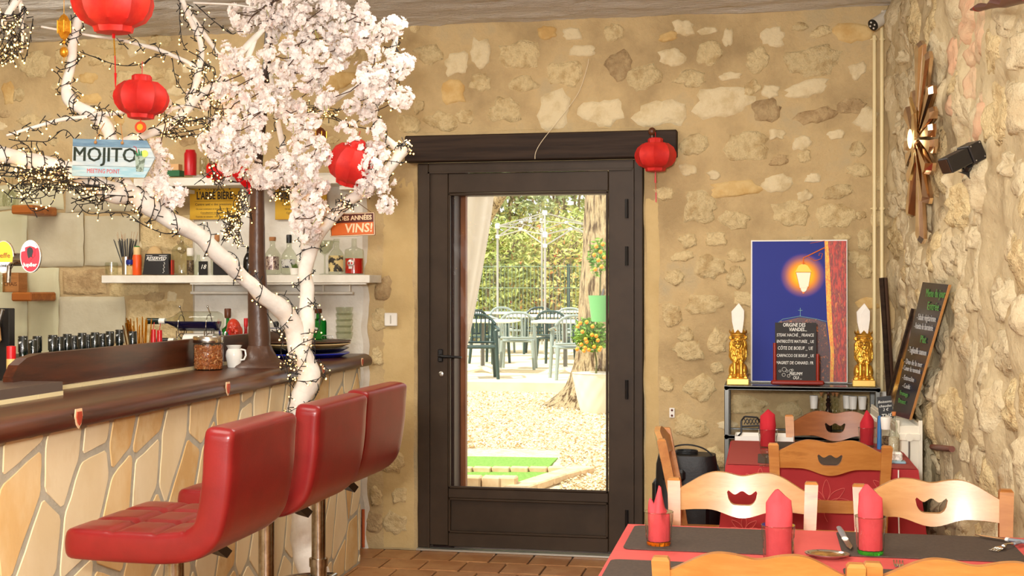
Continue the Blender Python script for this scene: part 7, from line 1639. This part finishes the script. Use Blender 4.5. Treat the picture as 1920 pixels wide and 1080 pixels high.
# tray with a lattice handle behind the table's left corner
c = P(1424, 822, Z=ZTB + .007); c.y = 5.80; c.x = P(1424, 540, Y=5.80).x; t = thing('white_crate', 'white crate on a stool behind the crimson table with a black lattice handle', 'box', (c.x + .02, 5.84, 0))
kx = 5.84 / P(1424, 540, d=1).y / F; ztc = 1.42 + (540 - 815) * kx
b = MB(); b.box((0, 0, ztc - .04), (.25, .16, .004)); 
for s in (-1, 1): b.box((s * .125, 0, ztc - .02), (.004, .16, .04)); b.box((0, s * .08, ztc - .02), (.25, .004, .04))
b.build('tray', M_paper, t); b = MB(); [b.box((sx * .1, sy * .06, (ztc - .04) / 2), (.02, .02, ztc - .04)) for sx in (-1, 1) for sy in (-1, 1)]; b.build('stand', M_grey, t)
b = MB(); zb = 1.42 + (540 - 812) * kx; x0 = -.13
for (u, v) in (((-.10, 0), (-.10, .055)), ((-.10, .055), (-.085, .075)), ((-.085, .075), (-.03, .072)), ((-.03, .072), (-.018, .05)), ((-.10, .03), (-.02, .035)), ((-.02, .035), (-.018, .0)), ((-.10, 0), (-.13, -.03))): b.tube([(u[0], -.02, zb + u[1]), (v[0], -.02, zb + v[1])], .0045, 6)
for i in range(5): b.tube([(-.088 + i * .015, -.02, zb + .04), (-.074 + i * .014, -.02, zb + .066)], .0022, 5); b.tube([(-.074 + i * .015, -.02, zb + .04), (-.088 + i * .015, -.02, zb + .066)], .0022, 5)
b.build('lattice_handle', M_black, t)
# black equipment bag
c = Vector((-.325, 5.60, 0)); t = thing('equipment_bag', 'bulky black bag with a looped cable on top, left of the sideways chair', 'bag', c)
def bag(u, v):
    A = 2 * PI * u; z = v * .70; e = (abs(math.cos(A)) ** 4 + abs(math.sin(A)) ** 4) ** -.25; pin = 1 - .06 * math.sin(v * 9) - (.0 if v < .93 else (v - .93) * 1.6)
    return (math.cos(A) * e * .14 * pin + .004 * nz((A, v * 9, 0), 2), math.sin(A) * e * .10 * pin, z)
b = MB(); b.grid(bag, 32, 18); b.add([bag(i / 32, 1.) for i in range(32)], [tuple(range(32))]); M_bag = mat('black_padded_fabric', (20, 19, 20), .5, bump=.3, bs=60); b.build('padded_body', M_bag, t, smooth='all')
b = MB(); b.box((-.13, .0, .40), (.03, .15, .38), bev=.014); b.box((.03, -.105, .45), (.14, .03, .25), bev=.014); b.box((-.05, -.10, .62), (.10, .03, .05), bev=.012); b.build('side_pocket', M_bag, t, smooth=.5)
q_, _ = smoothpath([(Vector(p), 1.) for p in ((-.07, -.02, .70), (-.05, -.04, .735), (.02, -.05, .745), (.09, -.04, .72), (.13, -.03, .66), (.16, -.02, .56), (.165, 0, .5))], 6); MB().tube(q_, .0035, 6).build('cable', M_wire, t, smooth=True)
b = MB(); [b.tube([(0.045 * math.cos(A) + .0, .04 * math.sin(A), .705 + .004 * i) for A in [2 * PI * j / 16 for j in range(17)]], .004, 5) for i in range(3)]; b.build('coiled_cable', M_wire, t)
# ------------------------------------------------------------ outside
def G(px, py, z=0.): return P(px, py, Z=z)
def gz(y): return -.02 + max(0, (y - 8.5)) * .016   # ground rises gently
M_grav = mat('pale_chip_ground', (212, 190, 150), .95, c2=(234, 216, 182), c3=(188, 160, 118), ns=14, nd=9, sharp=(.4, .58), bump=1., bs=40, bd=.03, pos=True)
YP = P(930, 540, d=16.3).y   # front edge of the patio
b = MB(); b.grid(lambda u, v: (-9 + u * 14, 7.06 + v * (YP - 7.0), gz(7.06 + v * (YP - 7.0)) + .012 * nz((u * 60, v * 60, 0), 1)), 120, 100); tag(b.build('garden_ground', M_grav, smooth='all', fix=False), kind='structure')
tag(MB().box((-2, 21.5 + YP / 2 - 8, .12), (60, 30, .2)).build('terrace_slab', mat('pale_concrete', (214, 196, 156), .9, c2=(226, 210, 174), ns=2, nd=6, pos=True), origin=(0, 0, 0)), kind='structure').location = (0, 15 - (21.5 + YP / 2 - 8) + YP - 0, 0)
ZP = .22
rc = random.Random(9); chips = MB()
for i in range(14000):
    y = 8.8 + (YP - 8.9) * rc.random() ** 1.3; cpx = rc.uniform(860, 1160); p = P(cpx, 540, Y=y)
    if y < 10.9 and (cpx < 1050 - (10.9 - y) * 0): continue
    s = rc.uniform(.007, .016); R = Euler((rc.uniform(-.7, .7), rc.uniform(-.7, .7), rc.uniform(0, 6))).to_matrix(); c = Vector((p.x, y, gz(y) + .012))
    chips.add([c + R @ Vector(v) for v in ((-s, -s * .6, 0), (s, -s * .5, 0), (s * .8, s * .6, .002), (-s * .9, s * .5, .003))], [(0, 1, 2, 3)])
o = chips.build('wood_chips', mat('wood_chip', (224, 200, 158), .9, c2=(200, 168, 120), c3=(244, 232, 206), ns=3, nd=1, pos=True, stretch=(9, 9, 9), sharp=(.42, .5)), fix=False); tag(o, 'pale wood chips scattered over the garden ground', 'wood chips', kind='stuff')
# artificial grass pads and their edging bricks
M_gr = mat('artificial_grass', (112, 160, 60), .9, c2=(140, 184, 84), ns=60, nd=4, bump=1, bs=200, bd=.01, pos=True)
def pad(label, pts, z=.02):
    cs = [G(x, y, z) for x, y in pts]; c = sum(cs, Vector()) / len(cs); o = MB().prism([p - c for p in cs], (0, 0, -.03), (0, 0, 0)).build('grass_pad', M_gr, origin=(0, 0, 0)); o.location = c; tag(o, label, 'grass pad', 'artificial grass pads'); return o
pad('farther strip of artificial grass beyond the brick line', [(800, 880), (1024, 880), (1046, 858), (800, 854)]); pad('nearer strip of artificial grass between the brick lines', [(800, 906), (968, 913), (1008, 911), (1027, 884), (800, 884)])
M_brk = mat('sandy_paver', (198, 168, 128), .9, c2=(214, 190, 152), ns=6, bump=.4, bs=40, pos=True, rnd=.06)
e1 = thing('garden_edging', 'row of flat sandy pavers between the two grass strips', 'edging', G(930, 881, .03)); e2 = thing('garden_edging', 'row of raised sandy blocks in front of the nearer grass strip', 'edging', G(930, 908, .0)); e3 = thing('garden_edging', 'curving kerb of flat stones at the right foot of the glass door', 'edging', G(1040, 900, .0))
for i, px in enumerate(range(818, 1030, 35)):
    a = G(px, 881, .03); c = G(px + 33, 881.5, .03); o = MB().box((0, 0, 0), ((c - a).length, .07, .05), bev=.006).build('paver', M_brk, e1); o.location = (a + c) / 2 - Vector(e1.location)
for i, px in enumerate((832, 869, 906, 938)):
    w_ = 34 if px < 930 else 30; a = G(px, 905, .05); c = G(px + w_, 905.5 + i * .6, .05); o = MB().box((0, 0, 0), ((c - a).length, .11, .10), bev=.01).build('paver', M_brk, e2); o.location = (a + c) / 2 - Vector(e2.location)
pk = [(960, 922), (990, 912), (1020, 902), (1048, 893), (1074, 886), (1100, 880)]
for i, ((x0, y0), (x1, y1)) in enumerate(zip(pk, pk[1:])):
    a = G(x0, y0, .02); c = G(x1, y1, .02); v = c - a; o = MB().box((0, 0, 0), (v.length * .95, .16, .06), bev=.01).build('kerb_stone', M_brk, e3); o.location = (a + c) / 2 - Vector(e3.location); o.rotation_euler = (0, 0, math.atan2(v.y, v.x))
# big tree trunk
d0 = 14.6; tb = P(1142, 540, d=d0); tb.z = gz(tb.y); kb = d0 / F
t = thing('plane_tree', 'massive rough-barked tree trunk outside behind the orange tree', 'tree', tb)
M_bark = mat('brown_grey_bark', (150, 128, 92), .95, c2=(186, 166, 128), c3=(88, 68, 44), ns=3, nd=6, stretch=(7, 7, 1.6), sharp=(.32, .46), bump=1, bs=2.6, bd=.09)
def trunkf(u, v):
    A = 2 * PI * u; z = -.05 + v * 5.2; r = (.385 - .012 * z + .50 * math.exp(-(z + .05) / .17) * (1 + .35 * math.sin(A * 4 + 1)) * .75 + .03 * math.exp(-z))
    r *= 1 + .045 * nz((math.cos(A) * 5, math.sin(A) * 5, z * 2), 1) + .03 * nz((math.cos(A) * 14, math.sin(A) * 14, z * 4), 1)
    return (math.cos(A) * r + z * .035, math.sin(A) * r, z)
MB().grid(trunkf, 90, 110).build('trunk', M_bark, t, smooth='all', fix=False)
b = MB(); p0 = P(925, 372, d=24) - tb; p1 = P(880, 460, d=24) - tb; 
# white planter with citrus tree
d1 = 13.9; c = P(1117, 540, d=d1); c.z = gz(c.y); k = d1 / F; t = thing('planter', 'white faceted planter pot with a little orange tree', 'potted plant', c)
zt = 1.42 + (540 - 700) * k - c.z
def potf(u, v):
    A = 2 * PI * u; r = (27 + 17 * v ** .8) * k; r *= 1 + .02 * math.cos(A * 10 + (PI if int(v * 4) % 2 else 0)) * abs(math.sin(v * 4 * PI)); return (math.cos(A) * r, math.sin(A) * r, v * zt)
b = MB(); b.grid(potf, 60, 16); b.lathe([(43.5 * k, zt), (45 * k, zt + .005), (41 * k, zt + .004), (40 * k, zt - .05)], n=40); b.lathe([(0, zt - .05), (40.5 * k, zt - .05)], n=40); b.build('pot', mat('off_white_planter', (222, 212, 192), .6), t, smooth=.5)
b = MB(); b.tube([(0, 0, zt - .06), (0.01, 0, zt + .12), (-.02, 0, zt + .3)], [.014, .010, .008], 8); rt = random.Random(3); cc = P(1103, 628, d=d1) - c
for i in range(16): b.tube([(-.02, 0, zt + .26), cc + Vector((rt.uniform(-.16, .16), rt.uniform(-.14, .14), rt.uniform(-.16, .18)))], [.005, .002], 5)
b.build('stem', mat('thin_green_stem', (90, 90, 50), .7), t); 
def leaves(cen, rad, n, s, seed, m, parent, name='foliage', b=None):
    r = random.Random(seed); own = b is None; b = b or MB()
    for i in range(n):
        v = Vector((r.gauss(0, 1), r.gauss(0, 1), r.gauss(0, 1))).normalized() * r.random() ** .4; c_ = cen + Vector((v.x * rad[0], v.y * rad[1], v.z * rad[2])); R = Euler((r.uniform(0, 6), r.uniform(0, 6), r.uniform(0, 6))).to_matrix(); q = s * r.uniform(.6, 1.3)
        b.add([c_ + R @ Vector(p) for p in ((0, -q, 0), (q * .38, 0, q * .12), (0, q, 0), (-q * .38, 0, q * .12))], [(0, 1, 2, 3)])
    if own:
        o = b.build(name, m, parent, fix=False); o['kind'] = 'stuff'; return o
def leafmat(name, c, c2, c3=None): return mat(name, c, .6, c2=c2, c3=c3, ns=.9, nd=1, stretch=(5, 5, 5), sharp=(.42, .56))
M_lf = leafmat('citrus_leaf', (84, 128, 44), (124, 160, 60), (60, 100, 36)); M_fr = mat('yellow_orange_fruit', (244, 186, 40), .4, c2=(240, 140, 40), ns=1.5, stretch=(4, 4, 4), sharp=(.45, .55))
leaves(cc, (.19, .17, .20), 620, .032, 5, M_lf, t); leaves(cc + Vector((.12, -.02, -.02)), (.10, .12, .16), 200, .03, 6, M_lf, t)
for (x, y) in ((1083, 612), (1092, 622), (1100, 641), (1098, 636), (1110, 628), (1118, 630), (1121, 638), (1126, 652), (1114, 650), (1097, 652), (1090, 646), (1082, 655), (1104, 656), (1124, 656), (1088, 606), (1111, 612), (1100, 604), (1095, 658)):
    o = MB().ball((0, 0, 0), .021, 10, 7).build('fruit', M_fr, t, smooth=True); o.location = P(x, y, d=d1 - .22) - c
# hanging green pot with a citrus bush
c = P(1124, 603, d=13.4); k = 13.4 / F; t = thing('hanging_planter', 'bright green hanging pot with a small orange bush above it', 'potted plant', c)
MB().lathe([(0, 0), (15 * k, 0), (21 * k, 49 * k), (19 * k, 49 * k), (14 * k, 3 * k), (0, 3 * k)], n=32).build('pot', mat('green_plastic_pot', (104, 168, 106), .45), t, smooth=True)
MB().tube([(0, 0, 2 * k), (.01, 0, 100 * k)], .008, 6).build('stem', MATS['thin_green_stem'], t); leaves(Vector((.0, 0, 120 * k)), (.13, .13, .20), 260, .03, 8, M_lf, t)
for (x, y) in ((1118, 462), (1126, 472), (1114, 478), (1130, 458), (1122, 488), (1133, 482), (1116, 505), (1128, 500)): o = MB().ball((0, 0, 0), .021, 8, 6).build('fruit', M_fr, t, smooth=True); o.location = P(x, y, d=13.25) - c
MB().tube([(0, .115, 40 * k), (0, .35, 60 * k)], .01, 6).build('hook', M_grey, t); 
# curtain beside the door
t = thing('outdoor_curtain', 'white translucent curtain tied back outside the glass door', 'curtain', P(890, 600, Y=7.42))
o0 = Vector(t.location); ztc_ = P(890, 350, Y=7.42).z + .05; zbc = P(880, 645, Y=7.42).z
def cur(u, v):
    px_l = 838 + 0 * v; px_r = 930 - 4 * v - 52 * max(0, v - .08) ** 1.25; z = ztc_ + (zbc - ztc_) * v; px_ = px_l + (px_r - px_l) * u; p = P(px_, 540, Y=7.42)
    return (p.x - o0.x, 7.42 + .028 * math.sin(u * 17 + v * 1.5) * (1 - .5 * v) + .02 * math.sin(u * 5) - o0.y, z - o0.z)
m = mat('white_voile', (242, 236, 226), .8); N = m.node_tree.nodes; L = m.node_tree.links; ms = N.new('ShaderNodeMixShader'); tl = N.new('ShaderNodeBsdfTranslucent'); tl.inputs[0].default_value = lin((244, 238, 228)); ms.inputs[0].default_value = .5
L.new(N['Principled BSDF'].outputs[0], ms.inputs[1]); L.new(tl.outputs[0], ms.inputs[2]); L.new(ms.outputs[0], N['Material Output'].inputs[0])
MB().grid(cur, 60, 60).build('fabric', m, t, smooth='all', fix=False)
b = MB(); b.tube([Vector((-1.0, 0, ztc_ + .01 - o0.z)), Vector((1.2, 0, ztc_ + .01 - o0.z))], .012, 8); [b.tube([Vector((x, 0, ztc_ + .01 - o0.z)), Vector((x, -.38, ztc_ + .01 - o0.z))], .012, 8) for x in (-.9, 1.1)]; b.build('curtain_rod', M_grey, t)
# terrace furniture
M_wt = mat('white_resin', (236, 234, 226), .4); M_gc = mat('grey_green_resin', (142, 154, 148), .45); M_dg = mat('dark_green_resin', (46, 66, 62), .45)
def oxy(px, d): p = P(px, 540, d=d); return p.x, p.y
def otable(px, d, w_, dp, label, rz=0):
    x, y = oxy(px, d); t = thing('terrace_table', label, 'table', (x, y, ZP), rz, 'white terrace tables')
    MB().box((0, 0, .73), (w_, dp, .035), bev=.015).build('tabletop', M_wt, t); MB().tube([(0, 0, .08), (0, 0, .72)], .03, 12).build('pedestal', M_grey, t, smooth=True)
    b = MB(); [b.tube([(0, 0, .07), (.30 * math.cos(a), .30 * math.sin(a), .03)], [.035, .025], 8) for a in (.7, 2.27, 3.84, 5.4)]; b.build('cross_foot', M_wt, t); return t
def ochair(px, d, rz, m, label, grp='resin terrace chairs'):
    x, y = oxy(px, d); t = thing('terrace_chair', label, 'chair', (x, y, ZP), rz, grp)
    for sx, sy in ((-1, -1), (1, -1), (-1, 1), (1, 1)):
        MB().tube([(sx * .25, sy * .22, 0), (sx * .22, sy * .19, .43 if sy > 0 else .64)], [.022, .030], 8).build('leg', m, t, smooth=True)
    MB().box((0, 0, .42), (.46, .44, .035), bev=.015).build('seat', m, t)
    b = MB(); arc = [(.24 * math.sin(a), .20 + .06 * math.cos(a) - .02, 0) for a in [(-1.5 + 3.0 * i / 12) for i in range(13)]]
    b.tube([(x_ * 1.05, y_, .84 - .13 * (abs(x_) / .24) ** 3) for x_, y_, _ in arc], .020, 8); b.tube([(x_, y_ - .01, .47) for x_, y_, _ in arc], .016, 8)
    for i in range(1, 12): x_, y_, _ = arc[i]; b.tube([(x_, y_ - .01, .47), (x_ * 1.04, y_, .83 - .13 * (abs(x_) / .24) ** 3)], .010, 5)
    b.build('backrest', m, t, smooth=True)
    for sx in (-1, 1): MB().tube([(sx * .25, .20, .69), (sx * .27, 0, .66), (sx * .25, -.22, .64)], .024, 8, flat=.6).build('armrest', m, t, smooth=True)
    return t
otable(905, 18.2, .95, .8, 'white terrace table nearest the curtain'); otable(925, 24.0, 1.2, .8, 'white terrace table farthest back behind the curtain edge'); otable(1035, 21.5, 1.5, .8, 'long white terrace table in the middle of the terrace'); otable(1060, 18.0, .85, .8, 'white terrace table just left of the big trunk'); otable(1060, 25.5, 1.4, .8, 'white terrace table deep behind the middle ones')
ochair(896, 17.0, .3, M_dg, 'dark green resin chair closest to the curtain'); ochair(972, 19.0, PI + .1, M_gc, 'grey-green resin chair standing free in the middle'); ochair(918, 20.4, 1.2, M_dg, 'dark resin chair behind the nearest terrace table'); ochair(1042, 20.0, PI - .2, M_dg, 'dark green resin chair beside the long white table')
ochair(1072, 16.9, PI + .35, M_gc, 'grey-green resin chair half hidden by the trunk'); ochair(1010, 23.4, 0.1, M_dg, 'dark resin chair behind the long white table'); ochair(950, 23.5, .6, M_gc, 'pale resin chair far back near the gazebo post'); ochair(1065, 22.5, .0, M_gc, 'pale resin chair far back left of the trunk')
# gazebo frame
t = thing('gazebo_frame', 'bare metal folding gazebo frame above the terrace', 'gazebo', (*oxy(980, 19), ZP)); g0 = Vector(t.location); M_gz = mat('galvanised_tube', (166, 164, 156), .45, .3)
C = [Vector((*oxy(933, 24.4), 0)), Vector((*oxy(1022, 23.0), 0)), Vector((*oxy(1112, 25.4), 0)), Vector((*oxy(1016, 27.2), 0))]
zt4 = [2.2, 2.05, 2.2, 2.35]; zt4 = [P(933, 424, d=24.4).z, P(1022, 440, d=23.).z, P(1110, 424, d=25.4).z, P(1016, 414, d=27.2).z]
for p in C: MB().tube([Vector((p.x, p.y, 0)) - Vector((g0.x, g0.y, 0)), Vector((p.x - g0.x, p.y - g0.y, zt4[C.index(p)] - ZP + .06))], .022, 8).build('post', M_gz, t, smooth=True)
apex = sum(C, Vector()) / 4; apz = P(1009, 399, d=25).z; b = MB(); jn = MB()
def gp(p, z): return Vector((p.x - g0.x, p.y - g0.y, z - ZP))
A_ = gp(apex, apz); jn.box(A_, (.09, .09, .09), bev=.01)
for i in range(4):
    p, q = C[i], C[(i + 1) % 4]; m_ = (p + q) / 2; zp_, zq = zt4[i], zt4[(i + 1) % 4]; b.tube([gp(p, zp_), gp(m_, (zp_ + zq) / 2 + .04), gp(q, zq - .2)], .012, 6); b.tube([gp(p, zp_ - .2), gp(m_, (zp_ + zq) / 2 - .0), gp(q, zq)], .012, 6); b.tube([gp(p, zp_), A_], .014, 6); b.tube([gp(m_, (zp_ + zq) / 2 + .02), gp(p.lerp(apex, .55), zp_ + .05)], .010, 6)
    jn.box(gp(p, zp_), (.08, .08, .10), bev=.01); jn.box(gp(p, zp_ - .2), (.07, .07, .07), bev=.01); jn.box(gp(m_, (zp_ + zq) / 2 + .02), (.07, .07, .06), bev=.01)
b.build('truss', M_gz, t, smooth=True); jn.build('joints', M_wt, t)
# fence and hedge
t = thing('mesh_fence', 'green welded mesh fence behind the terrace tables', 'fence', (*oxy(960, 27), ZP)); b = MB(); M_fn = mat('fence_green', (110, 130, 104), .5)
for i in range(100): b.tube([(-4 + i * .08, 0, .1), (-4 + i * .08, 0, 1.7)], .006, 4)
for z in (.2, .7, 1.2, 1.65): b.tube([(-4, 0, z), (4, 0, z)], .008, 4)
b.build('wire_panel', M_fn, t); 
for i in range(4): MB().box((-3.6 + i * 2.4, .03, .85), (.06, .06, 1.7)).build('post', mat('fence_post_dark', (40, 60, 60), .5), t)
M_h = [leafmat('olive_hedge_leaf', (150, 164, 84), (188, 196, 112), (116, 132, 62)), leafmat('yellow_hedge_leaf', (204, 202, 120), (226, 220, 148), (166, 172, 92)), leafmat('grey_green_leaf', (148, 160, 106), (184, 192, 140), (112, 126, 78)), leafmat('reddish_leaf', (172, 178, 90), (200, 196, 120), (222, 120, 80))]
def bush(name, label, cat, px, d, z, rad, n, s, m, seed, trunkz=True):
    x, y = oxy(px, d); t = thing(name, label, cat, (x, y, ZP)); leaves(Vector((0, 0, z)), rad, n, s, seed, m, t); r = random.Random(seed); b = MB()
    for i in range(9): b.tube([(r.uniform(-.2, .2), r.uniform(-.1, .1), 0), (rad[0] * r.uniform(-.5, .5), r.uniform(-.3, .3), z), (rad[0] * r.uniform(-.9, .9), r.uniform(-.3, .3), z + rad[2] * .8)], [.05, .03, .01], 6)
    b.build('branches', MATS['brown_grey_bark'], t); return t
bush('hedge_shrub', 'olive-green shrub behind the left gazebo post', 'shrub', 900, 29, 1.5, (1.4, .8, 1.5), 3600, .085, M_h[0], 1); bush('hedge_shrub', 'yellow-green shrub in the middle of the fence', 'shrub', 975, 30, 1.35, (1.1, .7, 1.3), 2600, .08, M_h[1], 2)
bush('hedge_shrub', 'red-tipped shrub behind the right gazebo post', 'shrub', 1035, 29, 1.4, (1.1, .7, 1.4), 2400, .075, M_h[3], 3); bush('hedge_shrub', 'olive-green shrub left of the trunk', 'shrub', 1085, 30, 1.6, (1.2, .8, 1.5), 3000, .085, M_h[0], 4)
bush('hedge_shrub', 'pale yellow shrub far behind the fence', 'shrub', 1010, 33, 2.2, (3.2, .8, 1.2), 4200, .09, M_h[1], 8)
bush('willow_tree', 'loose grey-green tree above the gazebo on the left', 'tree', 930, 33, 4.3, (2.2, 1.2, 1.7), 3400, .11, M_h[2], 5); bush('willow_tree', 'loose grey-green tree above the gazebo centre', 'tree', 1010, 35, 4.9, (2.0, 1.2, 1.3), 2200, .11, M_h[2], 6); bush('willow_tree', 'loose tree with sky gaps beside the trunk top', 'tree', 1075, 36, 4.2, (1.6, 1., 1.6), 1200, .11, M_h[0], 7)
# leaning branch crossing the curtain top
a = P(872, 470, d=22); c = P(950, 350, d=21); t = thing('leaning_branch', 'thick pale branch slanting behind the curtain top', 'branch', Vector((a.x, a.y, ZP))); MB().tube([Vector((-.9, .1, 0)), a - Vector(t.location), a.lerp(c, .5) - Vector(t.location), c - Vector(t.location), c + (c - a) * .5 - Vector(t.location)], [.2, .14, .11, .09, .06], 12).build('wood', M_bark, t, smooth=True)

finish_texts()
